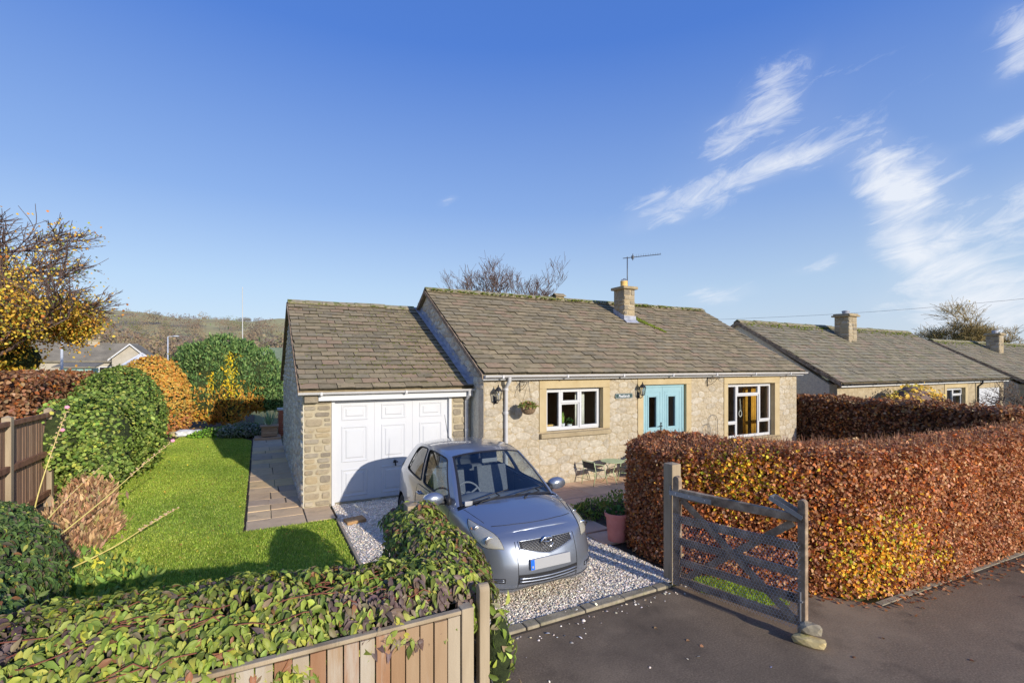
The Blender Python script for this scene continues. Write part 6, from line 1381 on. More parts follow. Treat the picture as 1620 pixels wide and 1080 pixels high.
dc = thing('window_charm', 'pale macrame ring hanging behind the large window', 'ornament', (12.62, HY + .35, 1.3)); b = MB(); b.tube([(12.62 + .06 * math.cos(2 * math.pi * k / 18), HY + .35, 1.28 + .09 * math.sin(2 * math.pi * k / 18)) for k in range(19)], .012, 6, False); b.build('ring', M_curt, dc); b = MB(); b.tube([(12.62, HY + .35, 1.37), (12.60, HY + .35, 1.72)], .005, 5); b.tube([(12.66, HY + .35, 1.33), (12.62, HY + .35, 1.72)], .005, 5); b.build('cord', M_curt, dc)
M_terr = mat('orange_lampshade', (.50, .16, .06, 1), rough=.8)
lp = thing('table_lamp', 'orange table lamp inside the large window', 'lamp', (12.62, HY + 1.1, .65)); b = MB(); b.lathe([(.26, .98), (.22, 1.0), (.12, 1.16), (.11, 1.16)], (12.62, HY + 1.1, 0), 18); b.build('lamp_shade', M_terr, lp, smooth=True); b = MB(); b.lathe([(.1, .5), (.1, .52), (.02, .55), (.02, .98)], (12.62, HY + 1.1, 0), 12); b.build('stand', M_black, lp)
b = MB(); b.box((11.8, HY + .75, .1), (13.5, HY + 1.45, .5)); o = b.build('sideboard', M_infloor, None, bevel=.01); tag(o, 'dark wooden sideboard inside the large window', 'furniture')
# bistro set
M_green = mat('pale_green_metal', [(.3, S(150, 164, 120)), (.7, S(176, 186, 146))], 8, rough=.6); M_wov = mat('dark_woven', [(.3, S(40, 42, 44)), (.7, S(74, 76, 76))], 60, rough=.8)
def bistro_chair(label, loc, rotz):
    t = thing('bistro_chair', label, 'chair', loc, 'metal bistro chairs on the patio', rotz, local=True)
    b = MB(); b.box((-.2, -.2, .43), (.2, .2, .445)); b.build('seat', M_wov, t, bevel=.01)
    b = MB(); b.grid([[(x, .2 + .05 * v, .5 + .22 * v) for x in np.linspace(-.2, .2, 5)] for v in np.linspace(0, 1, 4)]); b.build('backrest', M_wov, t, fix=False)
    for sx_ in (-1, 1):
        b = MB(); b.tube([(sx_ * .21, -.26, .01), (sx_ * .21, -.16, .44), (sx_ * .21, -.12, .60), (sx_ * .21, .02, .64), (sx_ * .21, .22, .68), (sx_ * .21, .24, .60)], .011, 6); b.build('leg', M_green, t, smooth=True)
        b = MB(); b.tube([(sx_ * .21, .27, .01), (sx_ * .21, .18, .43), (sx_ * .21, .25, .74)], .011, 6); b.build('leg', M_green, t, smooth=True)
    b = MB(); b.tube([(-.21, .25, .74), (.21, .25, .74)], .011, 6); b.tube([(-.21, -.2, .25), (.21, .18, .25)], .008, 6); b.build('crossbar', M_green, t); return t
bistro_chair('bistro chair with dark woven seat nearest the car', (6.72, 8.78, .03), R(100)).scale = (.85, .85, .72)
bistro_chair('bistro chair with dark woven back nearest the hedge', (7.62, 8.62, .03), R(-80)).scale = (.85, .85, .72)
t = thing('bistro_table', 'small round pale green metal table between the two chairs', 'table', (7.18, 8.72, .03), None, .3, local=True); t.scale = (.9, .9, .8)
b = MB(); b.lathe([(.02, .59), (.29, .595), (.30, .605), (.30, .615), (.02, .62)], (0, 0, 0), 26); b.build('table_top', M_green, t, angle=40)
for k in range(3):
    a = 2 * math.pi * k / 3; b = MB(); b.tube([(.25 * math.cos(a), .25 * math.sin(a), 0), (.03 * math.cos(a), .03 * math.sin(a), .3), (.22 * math.cos(a), .22 * math.sin(a), .59)], .010, 6); b.build('leg', M_green, t, smooth=True)
M_cream = mat('cream_planter', [(.3, S(196, 184, 150)), (.7, S(214, 202, 170))], 5, rough=.7)
t = thing('square_planter', 'cream square planter of green leaves behind the hedge end', 'planter', (8.1, 8.5, .03)); b = MB(); b.box((7.88, 8.28, .03), (8.32, 8.72, .46)); b.build('box', M_cream, t, bevel=.015); b = MB(); b.box((7.86, 8.26, .44), (8.34, 8.74, .49)); b.build('rim', M_cream, t, bevel=.01)
n = 200; u = unit(NP.normal(0, 1, (n, 3))); u[:, 2] = abs(u[:, 2]); V, F, C = scatter(*LEAF_Q, np.array((8.1, 8.5, .50)) + u * (.2, .2, .14), u, NP.normal(0, 1, (n, 3)), NP.uniform(.05, .09, n), pick([S(130, 150, 60), S(96, 124, 44)], [1, 1], n)); o = link('plant', np_mesh('sp', V, F, C), M_leaf, t); o['kind'] = 'stuff'
M_pinkpot = mat('faded_pink_pot', [(.3, S(196, 116, 104)), (.7, S(214, 140, 126))], 5, rough=.75, bump=.2, bscale=40, patches=[(S(120, 66, 54), 26, .66, .72, .7)])
t = thing('plant_pot', 'tall pink terracotta pot with broken rim beside the hedge', 'pot', (4.86, 5.80, .03)); b = MB(); b.lathe([(.13, .0), (.135, .03), (.165, .36), (.185, .37), (.19, .43), (.175, .43), (.165, .38), (.15, .36)], (4.86, 5.80, .03), 24); b.build('pot', M_pinkpot, t, angle=40)
n = 60; u = unit(NP.normal(0, 1, (n, 3))); u[:, 2] = abs(u[:, 2]) * .6; V, F, C = scatter(*LEAF_Q, np.array((4.86, 5.80, .41)) + u * (.12, .12, .08), u + (0, 0, .4), NP.normal(0, 1, (n, 3)), NP.uniform(.06, .11, n), pick([S(70, 96, 48), S(110, 130, 80)], [2, 1], n)); o = link('plant', np_mesh('pp2', V, F, C), M_leaf, t); o['kind'] = 'stuff'
b = MB(); b.lathe([(.15, .385), (.145, .40)], (4.86, 5.8, .0), 20); b.build('soil', M_soil, t)
# wire hoops against the wall
for k, (x, w_, h_) in enumerate([(10.42, .38, .94), (10.98, .34, 1.36), (10.72, .30, 1.12)]):
    b = MB(); b.tube([(x - w_ / 2, HY - .06 - .02 * k, .02), (x - w_ / 2, HY - .05, h_ - w_ / 2)] + [(x - w_ / 2 * math.cos(math.pi * q / 10), HY - .05, h_ - w_ / 2 + w_ / 2 * math.sin(math.pi * q / 10)) for q in range(1, 10)] + [(x + w_ / 2, HY - .05, h_ - w_ / 2), (x + w_ / 2, HY - .06, .02)], .006, 5); o = b.build('plant_hoop', M_aer, None, smooth=True); tag(o, ['low left wire plant hoop against the wall by the doors', 'tall right wire plant hoop against the wall near the large window', 'middle wire plant hoop against the wall'][k], 'plant support', 'wire plant hoops against the front wall')
# wooden planter at the path end
t = thing('wooden_planter', 'square wooden planter with spiky leaves at the end of the path', 'planter', (.33, 19.9, .03)); M_pl = mat('planter_wood', [(.3, S(156, 122, 92)), (.7, S(188, 152, 118))], 8, rough=.85, rnd=[S(170, 132, 100), S(184, 150, 116), S(156, 120, 90)], rmix=.5)
for k in range(4):
    b = MB(); b.box((.08, 19.66, .13 + k * .085), (.60, 20.14, .13 + k * .085 + .08)); b.build('plank', M_pl, t, bevel=.006)
b = MB(); b.box((.03, 19.61, .47), (.65, 20.19, .505)); b.build('rim', M_pl, t, bevel=.006)
n = 34; a = NP.uniform(0, 6.28, n); tl = NP.uniform(.1, .7, n); f = np.column_stack([np.cos(a) * tl, np.sin(a) * tl, np.ones(n)]); V, F, C = scatter(*LEAF_Q, np.tile((.34, 19.9, .5), (n, 1)) + NP.normal(0, .04, (n, 3)) * (1, 1, 0), f, np.column_stack([np.cos(a), np.sin(a), np.zeros(n)]), np.column_stack([np.full(n, .05), NP.uniform(.35, .62, n), np.full(n, .1)]), pick([S(150, 166, 128), S(120, 140, 100)], [1, 1], n)); o = link('spiky_leaves', np_mesh('ag', V, F, C), M_leaf, t); o['kind'] = 'stuff'
b = MB(); b.box((-.15, 19.55, .0), (.72, 20.3, .10)); o = b.build('timber_step', M_pl, None, bevel=.01); tag(o, 'low timber step under the wooden planter', 'step')
M_brick = mat('red_brick', [(.3, S(150, 80, 56)), (.7, S(176, 100, 70))], 14, rough=.9)
bp = thing('brick_pier', 'red brick pier with pale cap behind the garage', 'pier', (.72, 20.6, 0)); b = MB(); b.box((.66, 20.45, 0), (.9, 20.7, 1.0)); b.build('bonding', M_gmortar, bp)
bk = MB(); bk.box((-.108, -.012, -.032), (.108, .004, .032)); bkm = bk.mesh('brick'); bs = MB(); bs.box((-.012, -.105, -.032), (.004, .105, .032)); bsm = bs.mesh('brick')
for k in range(13): link('brick', bkm, M_brick, bp, (.78, 20.45, .04 + k * .075)); link('brick', bsm, M_brick, bp, (.66, 20.575, .04 + k * .075))
b = MB(); b.box((.62, 20.41, 1.0), (.94, 20.74, 1.07)); b.build('cap', M_upvc_d, bp)
# ================================================================== neighbours, trees, hill, lamps
def bungalow2(label, X0, X1, ze, zr, chx, win, gard, group='bungalows along the road', right_ext=None, wallm=M_stone):
    t = thing('bungalow', label, 'house', (X0, HY, 0), group); dy = -.0; sl = (zr - ze) / (HYR - HYE)
    holes = [(a, c, p, q) for a, c, p, q in win] + ([gard] if gard else [])
    M2 = M_nwall; b = MB(); wall_with_holes(b, X0, X1, -.02, ze - .06, HY, HY + .25, holes); b.build('front_wall', M2, t)
    b = MB(); gable(b, X0 + .002, X0 + .25, HY + .251, 2 * HYR - HY, ze - .07, HYR, zr - .1); b.build('gable_wall', M_render, t)
    b = MB(); gable(b, X1 - .25, X1 - .002, HY + .251, 2 * HYR - HY, ze - .07, HYR, zr - .1); b.build('gable_wall', M_render, t)
    b = MB(); b.box((X0 + .26, 12.4, 0), (X1 - .26, 12.5, ze - .1)); b.box((X0 + .26, HY + .26, ze - .12), (X1 - .26, 12.39, ze - .08)); b.build('inner_wall', M_inwall, t)
    rf = MB()
    for ye, sg_ in ((HYE, 1), (2 * HYR - HYE, -1)): rf.prism([(X0 - .1, ye + sg_ * .05, ze - .06), (X1 + .1, ye + sg_ * .05, ze - .06), (X1 + .1, HYR, zr - .075), (X0 - .1, HYR, zr - .075)], (0, 0, .06 if sg_ < 0 else .035))
    r_ = rf.build('roof', M_tile, t); slate_roof(r_, X0 - .1, X1 + .1, HYE, ze, HYR - .03, zr - .02, M_ntile, w=.36, ex=.23, seed=int(X0), limit=0); ridge_tiles(r_, X0 - .1, X1 + .1, HYR, zr, sl, l=.5)
    b = MB(); b.prism([(X0 - .12, HYE + .03, ze - .14), (X0 - .12, HYR, zr - .15), (X0 - .12, HYR, zr + .0), (X0 - .12, HYE + .03, ze + .005)], (.03, 0, 0)); b.prism([(X0 - .12, 2 * HYR - HYE - .03, ze - .14), (X0 - .12, HYR + .001, zr - .15), (X0 - .12, HYR + .001, zr), (X0 - .12, 2 * HYR - HYE - .03, ze + .005)], (.03, 0, 0)); b.build('verge_board', M_gatewood, r_)
    b = MB(); half_gutter(b, X0 - .1, X1 + .1, 8.925, ze - .03, .055); b.build('gutter', M_black, t, angle=40)
    b = MB(); b.box((X0 - .08, 8.99, ze - .15), (X1 + .08, 9.02, ze - .04)); b.build('fascia', M_upvc, t)
    rm_ = random.Random(int(X0)); moss_clumps('ridge_moss', r_, [(rm_.uniform(X0, X1), HYR - abs(rm_.gauss(0, .28)), 0, rm_.uniform(.03, .06)) for _ in range(0)] or [(x_, HYR - d_, zr - d_ * sl + .02, rm_.uniform(.03, .055)) for x_, d_ in [(rm_.uniform(X0, X1), abs(rm_.gauss(.1, .2))) for _ in range(380)]])
    c = MB(); c.box((chx, 11.62, ze + .8), (chx + .62, 12.2, zr + .35)); ch = c.build('chimney', M_mortar, t)
    lay_stones(ch, M_gstone, chx - .01, chx + .63, zr - .85, zr + .33, lambda x, z: ((x, 11.62, z), (0, 0, 0)), .14, .22, .18, .34, .018, seed=int(chx)); lay_stones(ch, M_gstone, 11.61, 12.2, zr - .6, zr + .33, lambda x, z: ((chx, x, z), (0, 0, R(-90))), .14, .22, .18, .34, .018, seed=int(chx) + 1)
    b = MB(); b.box((chx - .1, 11.52, zr + .35), (chx + .72, 12.3, zr + .42)); b.prism([(chx - .05, 11.57, zr + .42), (chx + .67, 11.57, zr + .42), (chx + .67, 12.25, zr + .42), (chx - .05, 12.25, zr + .42)], (0, 0, .06)); b.build('chimney_cap', M_sill, ch, bevel=.02)
    b = MB(); b.lathe([(.14, zr + .47), (.13, zr + .56), (.15, zr + .57), (.15, zr + .62), (.05, zr + .64)], (chx + .3, 11.9, 0), 14); b.build('chimney_pot', M_lead, ch)
    for a, c_, p, q in win:
        mx = (a + c_) / 2; window(t, a, c_, p, q, HY + .12, [(a + .04, mx, p + .04, q - .04, True), (mx, c_ - .04, p + (q - p) * .62, q - .04, True), (mx, c_ - .04, p + .04, p + (q - p) * .62, False)])
        b = MB(); b.box((a - .18, HY - .02, q), (c_ + .2, HY + .1, q + .2)); b.build('lintel', M_dress, t); 
        for u0, u1 in ((a - .18, a + .004), (c_ - .004, c_ + .2)):
            b = MB(); b.box((u0, HY - .02, p), (u1, HY + .1, q - .002)); b.build('jamb', M_dress, t)
        b = MB(); b.box((a - .2, HY - .07, p - .12), (c_ + .2, HY + .1, p - .002)); b.build('sill', M_sill, t)
    if gard:
        a, c_, p, q = gard; b = MB(); b.box((a, HY + .05, p), (c_, HY + .09, q)); 
        d_ = b.build('garage_door', M_gdoor, t)
        for i in range(4):
            for j in range(3): raised_panel(a + .12 + i * (c_ - a) / 4, a + (i + 1) * (c_ - a) / 4 - .08, p + .1 + j * (q - p) / 3, p + (j + 1) * (q - p) / 3 - .08, HY + .0495, M_gdoor, d_)
    return t
M_nwall = mat('neighbour_stone', [(.3, S(168, 150, 118)), (.7, S(204, 186, 152))], 6, gain=.66, rough=.92, bump=.8, bscale=14, bdist=.03)
M_ntile = mat('mossy_slate', [(.25, S(88, 82, 68)), (.5, S(122, 114, 94)), (.75, S(144, 134, 108))], 7, rough=.92, bump=.5, bscale=40, rnd=TILE_COLS, rmix=.5, patches=[(S(98, 100, 44), 2.2, .55, .66, .55), (S(60, 54, 44), 6, .6, .7, .7)])
h2 = bungalow2('neighbouring stone bungalow with mossy slate roof and white garage door at its far end', 17.0, 30.4, 2.13, 4.47, 22.45, [(24.75, 26.45, .98, 1.78)], (27.75, 30.1, 0, 1.72))
b = MB(); b.tube([(27.5, 8.93, 2.05), (27.5, 8.93, 1.95), (27.5, 9.08, 1.8), (27.5, 9.08, 0)], .04, 8); b.build('downpipe', M_black, h2, smooth=True)
bungalow2('third stone bungalow along the road, partly hidden behind bare twigs', 33.0, 46.5, 1.85, 4.12, 38.0, [(40, 42, .8, 1.6)], None)

def grow(base, height, spread, seed, levels=5, r0=.16, lean=(0, 0), nb=(3, 4), split=.35, gn=.72, upb=.25, wig=.25):
    """branch skeleton: list of (points, r0, r1, level)"""
    rr = random.Random(seed); out = []
    def rec(p, d, l, r, lv):
        pts = [p]; q = p.copy(); dd = d.copy(); n = 4
        for k in range(n):
            dd = (dd + Vector((rr.gauss(0, wig), rr.gauss(0, wig), rr.gauss(0, wig * .6) + upb * .25)) * .45).normalized(); q = q + dd * l / n; pts.append(q.copy())
        out.append((pts, r, r * .62, lv))
        if lv >= levels: return
        for k in range(rr.randint(*nb)):
            i = rr.randint(2, n) if lv > 0 else rr.randint(2, n); st_ = pts[i]; ax = Vector((rr.gauss(0, 1), rr.gauss(0, 1), rr.gauss(0, .5))); nd = (dd + ax.normalized() * spread * rr.uniform(.6, 1.25)); nd.z += upb * .4
            rec(st_.copy(), nd.normalized(), l * gn * rr.uniform(.75, 1.15), r * .58, lv + 1)
    rec(Vector(base), Vector((lean[0], lean[1], 1)).normalized(), height * split, r0, 0); return out
def tree_obj(name, label, sk, m_tr, m_br, group=None, twig_sides=3, minr=.006):
    t = thing(name, label, 'tree', tuple(sk[0][0][0]), group); b = MB(); b.tube(sk[0][0], [sk[0][1] * (1.25 - .1 * i) for i in range(len(sk[0][0]))], 9); b.build('trunk', m_tr, t, smooth=True); b = MB()
    for pts, ra, rb_, lv in sk[1:]: b.tube(pts, [max(minr, ra + (rb_ - ra) * i / (len(pts) - 1)) for i in range(len(pts))], 5 if lv < 3 else twig_sides, False)
    o = b.build('branches', m_br, t, smooth=True, fix=False); o['kind'] = 'stuff'; return t
def tree_leaves(t, sk, lv0, n, size, colfn, spread=.12, zmax=1e9, keep=None):
    tips = [(p, i) for pts, a, b_, lv in sk if lv >= lv0 for p in pts for i in (0,)]; Q = np.array([tuple(p) for p, _ in tips])
    if keep is not None: Q = Q[keep(Q)]
    P = Q[NP.integers(0, len(Q), n)] + NP.normal(0, spread, (n, 3)); f = NP.normal(0, 1, (n, 3)) + (0, 0, -.5); V, F, C = scatter(*LEAF_Q, P, f, NP.normal(0, 1, (n, 3)) + (0, -.5, .5), size * NP.uniform(.6, 1.3, n), colfn(P)); o = link('crown', np_mesh('crown', V, F, C), M_leaf, t); o['kind'] = 'stuff'
# big yellowing tree at the left edge
sk = grow((-7.6, 20.2, 0), 9.4, .85, 16, 5, .18, (.06, 0), (4, 5), .32, .74, .25, .28)
for bz, bl, sd__ in ((3.7, 4.6, 71), (4.5, 4.3, 73), (5.3, 4.0, 77), (6.0, 3.4, 79), (3.2, 4.2, 83)):
    sk += [(p_, a_, b_, l_ + 1) for p_, a_, b_, l_ in grow((-7.5, 20.2, bz), bl, .55, sd__, 4, .045, (4.5, -.25), (4, 5), .40, .60, .02, .18)]
t = tree_obj('autumn_tree', 'tall tree at the left edge with yellow leaves and bare upper branches', sk, M_bark, M_twig, minr=.007)
yc = cols([S(192, 160, 56), S(206, 172, 70), S(146, 146, 60), S(182, 132, 56), S(106, 116, 50), S(164, 108, 52)], [5, 4, 3, 3, 2, 1])
tree_leaves(t, sk, 3, 30000, .075, yc, .20, keep=lambda Q: NP.random(len(Q)) < np.clip((6.2 - Q[:, 2] - 1.1 * np.clip(Q[:, 0] + 6.4, 0, 5)) / 1.4, .03, 1))
lobes_shrub('yellow_shrub', 'dense yellow-green bush under the tall tree at the left edge', 'shrub', [(-7.6, 20.9, 3.1, 1.1, 1.0, 1.0), (-8.2, 20.7, 4.2, 1.2, 1.1, 1.3), (-6.9, 21.1, 2.9, .7, .7, .6)], 16000, .08, cols([S(196, 166, 58), S(176, 156, 56), S(122, 134, 52), S(202, 150, 56)], [5, 3, 3, 2]), bump=.35, jitter=.25)
for k in range(7):       # long bare boughs of the same tree reaching right
    pass
# bare tree behind the house
sk = grow((13.8, 28.9, 0), 11.2, .9, 5, 6, .16, (0, 0), (3, 5), .34, .72, .40, .20); tree_obj('bare_tree', 'leafless tree showing above the ridge of the bungalow', sk, M_bark, M_twig, 'leafless trees', minr=.009)
sk = grow((16.4, 27.6, 0), 9.3, .9, 9, 6, .14, (.05, 0), (3, 5), .34, .72, .40, .20); tree_obj('bare_tree', 'smaller leafless tree behind the ridge, nearer the chimney', sk, M_bark, M_twig, 'leafless trees', minr=.009)
M_gtwig = mat('golden_twig', [(.3, S(120, 104, 70)), (.7, S(160, 140, 92))], 4, rough=.95)
sk = grow((96.5, 34, -1), 16.0, 1.0, 23, 6, .36, (0, 0), (4, 5), .24, .80, .22, .14); t = tree_obj('bare_tree', 'distant rounded leafless tree behind the third bungalow', sk, M_bark, M_gtwig, 'leafless trees', minr=.022); tree_leaves(t, sk, 5, 500, .2, cols([S(176, 160, 80), S(150, 140, 80)], [1, 1]), .25)
sk = grow((24.5, 7.0, 0), 2.6, .9, 31, 5, .06, (.1, -.1), (3, 4), .35, .75, .2, .4); t = tree_obj('bare_shrub', 'dark twiggy bare shrub at the right edge', sk, M_bark, M_bark, None, minr=.008)
sk = grow((23.0, 6.3, 0), 2.3, .8, 37, 4, .04, (0, 0), (3, 4), .35, .75, .25, .4); t = tree_obj('young_tree', 'thin young tree with a few russet leaves before the white garage door', sk, M_bark, M_bark, None, minr=.006); tree_leaves(t, sk, 3, 240, .09, cols([S(150, 90, 60), S(170, 130, 80)], [1, 1]), .1)
lobes_shrub('yellow_shrub', 'open shrub with yellow leaves in front of the neighbouring bungalow', 'shrub', [(19.9, 8.3, 1.45, .85, .6, .62), (20.6, 8.1, 1.2, .7, .5, .6), (19.2, 8.5, 1.2, .6, .5, .5)], 1900, .11, cols([S(206, 178, 70), S(186, 150, 66), S(226, 196, 90), S(150, 130, 70)], [4, 3, 2, 2]), bump=.2, jitter=.22, core=M_twig)

# hill
hv = []; na, nr_ = 120, 46
for i in range(na):
    a = R(-70 + 150 * i / (na - 1))
    for k in range(nr_):
        r_ = 150 + 700 * (k / (nr_ - 1)) ** 1.1; t_ = min(1, max(0, (r_ - 170) / 430)); prof = t_ * t_ * (3 - 2 * t_) * .55 + t_ * .45
        amp = .086 * 600 * (1 if math.degrees(a) < 3 else max(0.12, 1 - (math.degrees(a) - 3) / 26)); nz_ = 2.2 * math.sin(a * 23 + r_ * .011) + 1.5 * math.sin(a * 51 + r_ * .02)
        hv.append((r_ * math.sin(a), r_ * math.cos(a), max(-.03, prof * (amp + nz_ * t_) + .5)))
b = MB(); b.grid([hv[i * nr_:(i + 1) * nr_] for i in range(na)])
M_hill = mat('hillside', [(.30, S(138, 122, 88)), (.45, S(158, 148, 100)), (.6, S(164, 156, 106)), (.75, S(150, 132, 102))], .012, detail=9, rough=1, patches=[(S(126, 108, 96), .02, .50, .60, .8), (S(172, 168, 112), .011, .56, .66, .6), (S(190, 180, 166), .05, .64, .72, .6)])
tag(b.build('hill', M_hill, None, smooth=True), kind='structure')
def hz_at(x, y):
    a = math.atan2(x, y); r_ = math.hypot(x, y); t_ = min(1, max(0, (r_ - 170) / 430)); prof = t_ * t_ * (3 - 2 * t_) * .55 + t_ * .45; amp = .086 * 600 * (1 if math.degrees(a) < 3 else max(.12, 1 - (math.degrees(a) - 3) / 26)); return max(-.03, prof * amp + .5)
WC = [S(124, 104, 86), S(112, 94, 82), S(130, 116, 90), S(108, 108, 72), S(98, 88, 78), S(138, 118, 92)]
PP, SS, CC = [], [], []
rr = random.Random(4)
for k in range(640):
    a = R(rr.uniform(-22, 14)); r_ = rr.choice([rr.uniform(80, 130), rr.uniform(120, 260), rr.uniform(150, 420), rr.uniform(570, 610)])
    x, y_ = r_ * math.sin(a), r_ * math.cos(a); zz = hz_at(x, y_) - (2.2 if r_ > 560 else 0) if r_ > 150 else 0; far = r_ > 560; h_ = rr.uniform(3, 5) if far else (rr.uniform(5, 8) if r_ < 140 else rr.uniform(6, 11)); w_ = h_ * rr.uniform(.4, .65); n = 260
    u = unit(NP.normal(0, 1, (n, 3))) * NP.random((n, 1)) ** .4; PP.append(np.array((x, y_, zz + h_ * .55)) + u * np.array((w_, w_, h_ * .5))); SS.append(np.full(n, h_ * .055) * NP.uniform(.6, 1.4, n)); c = np.array(WC[rr.randrange(6)][:3]) * (.75 if far else 1); CC.append(np.tile(c, (n, 1)) * NP.uniform(.85, 1.15, (n, 1)))
P = np.concatenate(PP); n = len(P); V, F, C = scatter(*LEAF2, P, NP.normal(0, 1, (n, 3)) + (0, 0, .6), NP.normal(0, 1, (n, 3)) + (0, -1.2, .4), np.concatenate(SS), np.concatenate(CC)); o = link('woodland', np_mesh('wood', V, F, C), M_leaf); tag(o, 'brown winter woodland and scattered trees on the hillside', 'woodland', kind='stuff')
for k, (x, y_, h_, cl, lab) in enumerate([(-14.5, 78, 8.2, WC[2], 'tawny bare tree rising behind the far houses at the left'), (-7.5, 82, 6.2, WC[1], 'russet bare tree behind the conservatory'), (-18.5, 80, 7.2, WC[5], 'pale bare tree behind the street lamp'), (-4.5, 76, 5.2, WC[3], 'olive tree between the far lamp post and the conifer'), (1.5, 88, 5.0, WC[0], 'brown bare tree behind the flagpole')]):
    sk = grow((x, y_, 0), h_, .8, 50 + k, 4, .14, (0, 0), (3, 4), .32, .72, .35, .25); t = tree_obj('bare_tree', lab, sk, M_bark, M_gtwig, 'bare trees below the hill', minr=.02); tree_leaves(t, sk, 2, 1500, .3, cols([cl, tuple(c * 1.2 for c in cl[:3]) + (1,)], [1, 1]), .45)
# far houses on the left
M_paler = mat('pale_render', [(.3, S(190, 180, 162)), (.7, S(208, 198, 180))], 2, gain=.62, rough=.9); M_farroof = mat('far_slate', [(.3, S(104, 98, 86)), (.7, S(132, 124, 108))], 1.2, rough=.95, bump=.5, bscale=5)
def far_house(label, x0, x1, yf, yb, ze, zr, wallm, roofm, wins, gab='x', chim=None):
    t = thing('cottage', label, 'house', (x0, yf, 0), 'houses below the hill'); b = MB()
    if gab == 'x':
        ym = (yf + yb) / 2; b.prism([(x0, yf, 0), (x0, yb, 0), (x0, yb, ze), (x0, ym, zr), (x0, yf, ze)], (x1 - x0, 0, 0)); b.build('wall', wallm, t); b = MB()
        for ye in (yf, yb): s_ = -1 if ye == yf else 1; b.prism([(x0 - .3, ye + s_ * .3, ze - .1), (x1 + .3, ye + s_ * .3, ze - .1), (x1 + .3, ym, zr + .08), (x0 - .3, ym, zr + .08)], (0, 0, .14))
    else:
        xm = (x0 + x1) / 2; b.prism([(x0, yf, 0), (x1, yf, 0), (x1, yf, ze), (xm, yf, zr), (x0, yf, ze)], (0, yb - yf, 0)); b.build('wall', wallm, t); b = MB()
        for xe, s_ in ((x0, -1), (x1, 1)): b.prism([(xe + s_ * .25, yf - .25, ze - .1), (xm, yf - .25, zr + .06), (xm, yb + .2, zr + .06), (xe + s_ * .25, yb + .2, ze - .1)], (0, 0, .14))
        q = MB()
        for xe, s_ in ((x0, -1), (x1, 1)): q.prism([(xe + s_ * .25, yf - .29, ze - .2), (xm, yf - .29, zr + .05), (xm, yf - .29, zr + .2), (xe + s_ * .25, yf - .29, ze - .05)], (0, .04, 0))
        q.build('bargeboard', M_upvc, t)
    b.build('roof', roofm, t)
    for (a, c, p, q_) in wins:
        f = MB(); bar_frame(f, a, c, p, q_, yf - .05, yf + .02, .08); w_ = f.build('window', M_upvc, t); g = MB(); g.box((a + .08, yf - .02, p + .08), (c - .08, yf - .008, q_ - .08)); g.build('pane', M_dark, w_)
    if chim: b = MB(); b.box((chim[0], chim[1], zr - 1.2), (chim[0] + .9, chim[1] + .8, zr + chim[2])); c_ = b.build('chimney', M_gstone, t); b = MB(); b.box((chim[0] - .08, chim[1] - .08, zr + chim[2]), (chim[0] + .98, chim[1] + .88, zr + chim[2] + .12)); b.build('chimney_cap', M_sill, c_)
    return t
far_house('grey-roofed cottage with a chimney behind the street lamp', -18.5, -11.2, 58.5, 64.5, 3.1, 4.75, M_paler, M_farroof, [(-16, -14.6, 1.4, 2.6), (-13.4, -12.2, 1.4, 2.6)], 'x', (-14.8, 61, .35))
far_house('cottage gable with white bargeboards behind the green dome shrub', -12.0, -9.3, 56.5, 61, 3.3, 4.55, M_paler, M_farroof, [(-11.2, -9.9, 1.4, 2.6)], 'y')
far_house('low building with dark green roof and red walls beside the garage gable', -.3, 5.5, 55, 60, 2.6, 4.4, M_brick, mat('green_roof', [(.3, S(92, 104, 84)), (.7, S(112, 122, 98))], 2, rough=.9), [(.8, 1.8, 1.2, 2.2), (3, 4.2, 1.2, 2.2)])
cs = thing('conservatory', 'glass roofed conservatory in front of the cottage gable', 'conservatory', (-8.6, 50, 0)); b = MB(); b.box((-10.0, 49.0, 0), (-7.4, 51.6, .8)); b.build('base_wall', M_paler, cs); b = MB(); c8 = [(-8.7 + 1.35 * math.cos(R(22.5 + 45 * k)), 50.3 + 1.35 * math.sin(R(22.5 + 45 * k))) for k in range(8)]
for k in range(8): b.tube([(*c8[k], .8), (*c8[k], 2.75), (-8.7, 50.3, 3.75)], .05, 5); b.tube([(*c8[k], 2.75), (*c8[(k + 1) % 8], 2.75)], .05, 5)
b.build('frame', M_upvc, cs)
for k in range(8):
    g = MB(); g.add([(*c8[k], .82), (*c8[(k + 1) % 8], .82), (*c8[(k + 1) % 8], 2.74), (*c8[k], 2.74)], [(0, 1, 2, 3)]); g.build('pane', M_glass, cs); g = MB(); g.add([(*c8[k], 2.76), (*c8[(k + 1) % 8], 2.76), (-8.7, 50.3, 3.74)], [(0, 1, 2)]); g.build('roof_pane', mat('frosted_roof', (.5, .52, .55, 1), rough=.3) if k == 0 else bpy.data.materials['frosted_roof'], cs)
M_mint = mat('mint_paint', [(.3, S(150, 190, 184)), (.7, S(166, 204, 198))], 2, gain=.7, rough=.7)
sh = thing('garden_shed', 'mint green garden shed behind the copper hedge', 'shed', (-13.2, 52, 0)); b = MB(); b.box((-14.2, 51.2, 0), (-12.2, 53.2, 2.5)); b.build('wall', M_mint, sh); b = MB(); b.prism([(-14.6, 50.9, 2.5), (-11.9, 50.9, 2.5), (-11.9, 53.4, 2.85), (-14.6, 53.4, 2.85)], (0, 0, .1)); b.build('roof', M_farroof, sh); b = MB(); bar_frame(b, -13.6, -12.6, 1.2, 2.1, 51.15, 51.19, .07); b.build('window', M_upvc, sh)
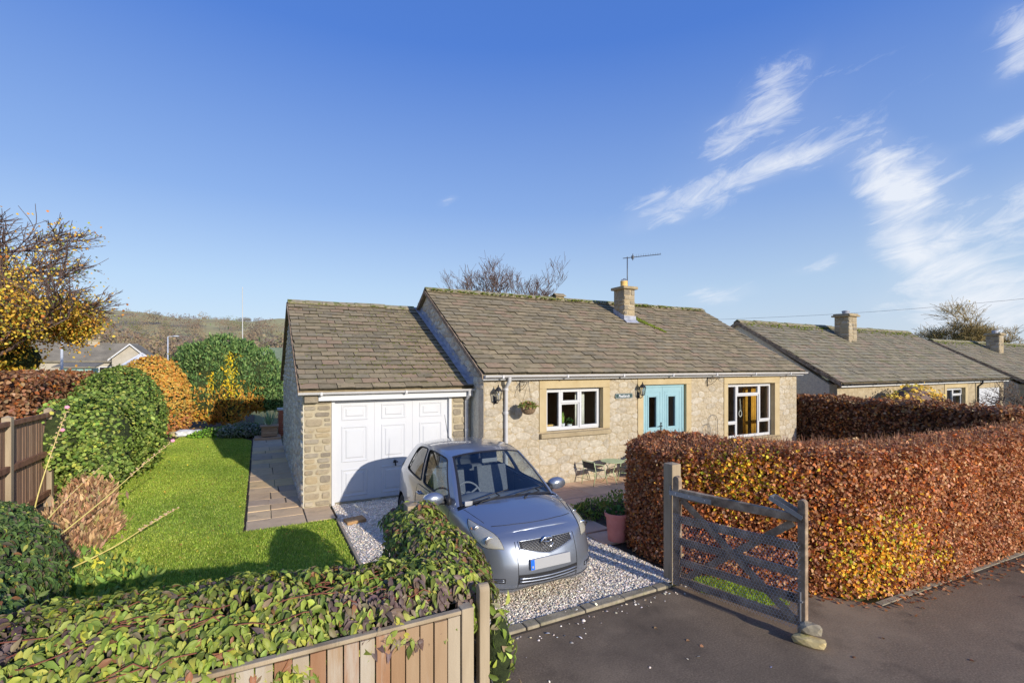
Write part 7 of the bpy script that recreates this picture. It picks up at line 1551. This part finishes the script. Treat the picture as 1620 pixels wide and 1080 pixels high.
gw = MB(); gw.box((-7.2, 27.5, 0), (-3.4, 27.7, 2.1)); gw.box((-7.3, 27.44, 2.1), (-3.3, 27.76, 2.18)); o = gw.build('garden_wall', M_render); tag(o, 'grey garden wall between the copper hedge and the green dome', 'wall')
b = MB(); b.box((-5.62, 26.9, 0), (-5.48, 27.04, 2.3)); o = b.build('fence_post', mat('orange_post', [(.3, S(176, 124, 60)), (.7, S(200, 150, 84))], 5, rough=.8), None, bevel=.01); tag(o, 'orange-brown timber post before the grey garden wall', 'post')
# street lamps, pole, cable
M_lamp = mat('lamp_column', [(.3, S(150, 156, 164)), (.7, S(176, 180, 186))], 3, rough=.6)
def street_lamp(label, x, y, h, arm, r=.06):
    t = thing('street_lamp', label, 'street lamp', (x, y, 0), 'street lamps'); b = MB(); b.lathe([(r * 1.6, 0), (r * 1.6, 1.4), (r, 1.5), (r * .9, h)], (x, y, 0), 12); b.build('column', M_lamp, t, smooth=True); b = MB(); b.tube([(x, y, h), (x + arm[0], y + arm[1], h + .06)], r * .6, 8); b.build('arm', M_lamp, t); b = MB(); c = Vector((x + arm[0], y + arm[1], h + .06)); b.ball(c, 1, 12, 6, (.34, .16, .09)); b.build('lantern_head', M_lamp, t, smooth=True)
street_lamp('tall grey street lamp rising behind the copper hedge', -9.05, 33.0, 6.35, (.55, -.25))
street_lamp('distant white street lamp left of the conifer', -9.2, 67, 6.0, (.8, -.2), .07)
street_lamp('dark street lamp behind the neighbouring roof', 46.5, 21.5, 5.55, (.6, -.25))
b = MB(); b.lathe([(.06, 0), (.045, 6), (.03, 10.7), (.05, 10.75), (.02, 10.85)], (-1.5, 57.3, 0), 10); o = b.build('flagpole', mat('white_pole', (.45, .45, .44, 1), rough=.5), None, smooth=True); tag(o, 'thin white pole standing against the hillside', 'pole')
b = MB(); p0, p1 = Vector((38, 31, 7.0)), Vector((52, 9, 7.95)); b.tube([p0.lerp(p1, k / 20) - Vector((0, 0, .35 * math.sin(math.pi * k / 20))) for k in range(21)], .013, 4); o = b.build('overhead_cable', M_aer); tag(o, 'thin overhead cable crossing the sky above the neighbouring roofs', 'cable')
# fallen leaves on the road and below the hedge
n = 300; q = np.column_stack([NP.uniform(4.8, 10.5, n), NP.uniform(0, 1, n)]); yb_ = np.interp(q[:, 0], [4.8, 5.45, 6.2, 10.5], [4.5, 3.7, 2.9, 2.6]); P = np.column_stack([q[:, 0], yb_ - np.abs(NP.normal(0, .10, n)), np.full(n, .012)]); r2 = np.column_stack([NP.uniform(1.5, 8, 26), NP.uniform(.8, 4, 26), np.full(26, .006)]); P = np.concatenate([P, r2]); n = len(P)
V, F, C = scatter(*LEAF_Q, P, NP.normal(0, 1, (n, 3)) * (1, 1, .15), NP.normal(0, .25, (n, 3)) + (0, 0, 1), NP.uniform(.03, .055, n), beech_cols(P)); o = link('fallen_leaves', np_mesh('fl2', V, F, C), M_beech); tag(o, 'brown beech leaves lying along the road edge below the hedge', 'leaves', kind='stuff')
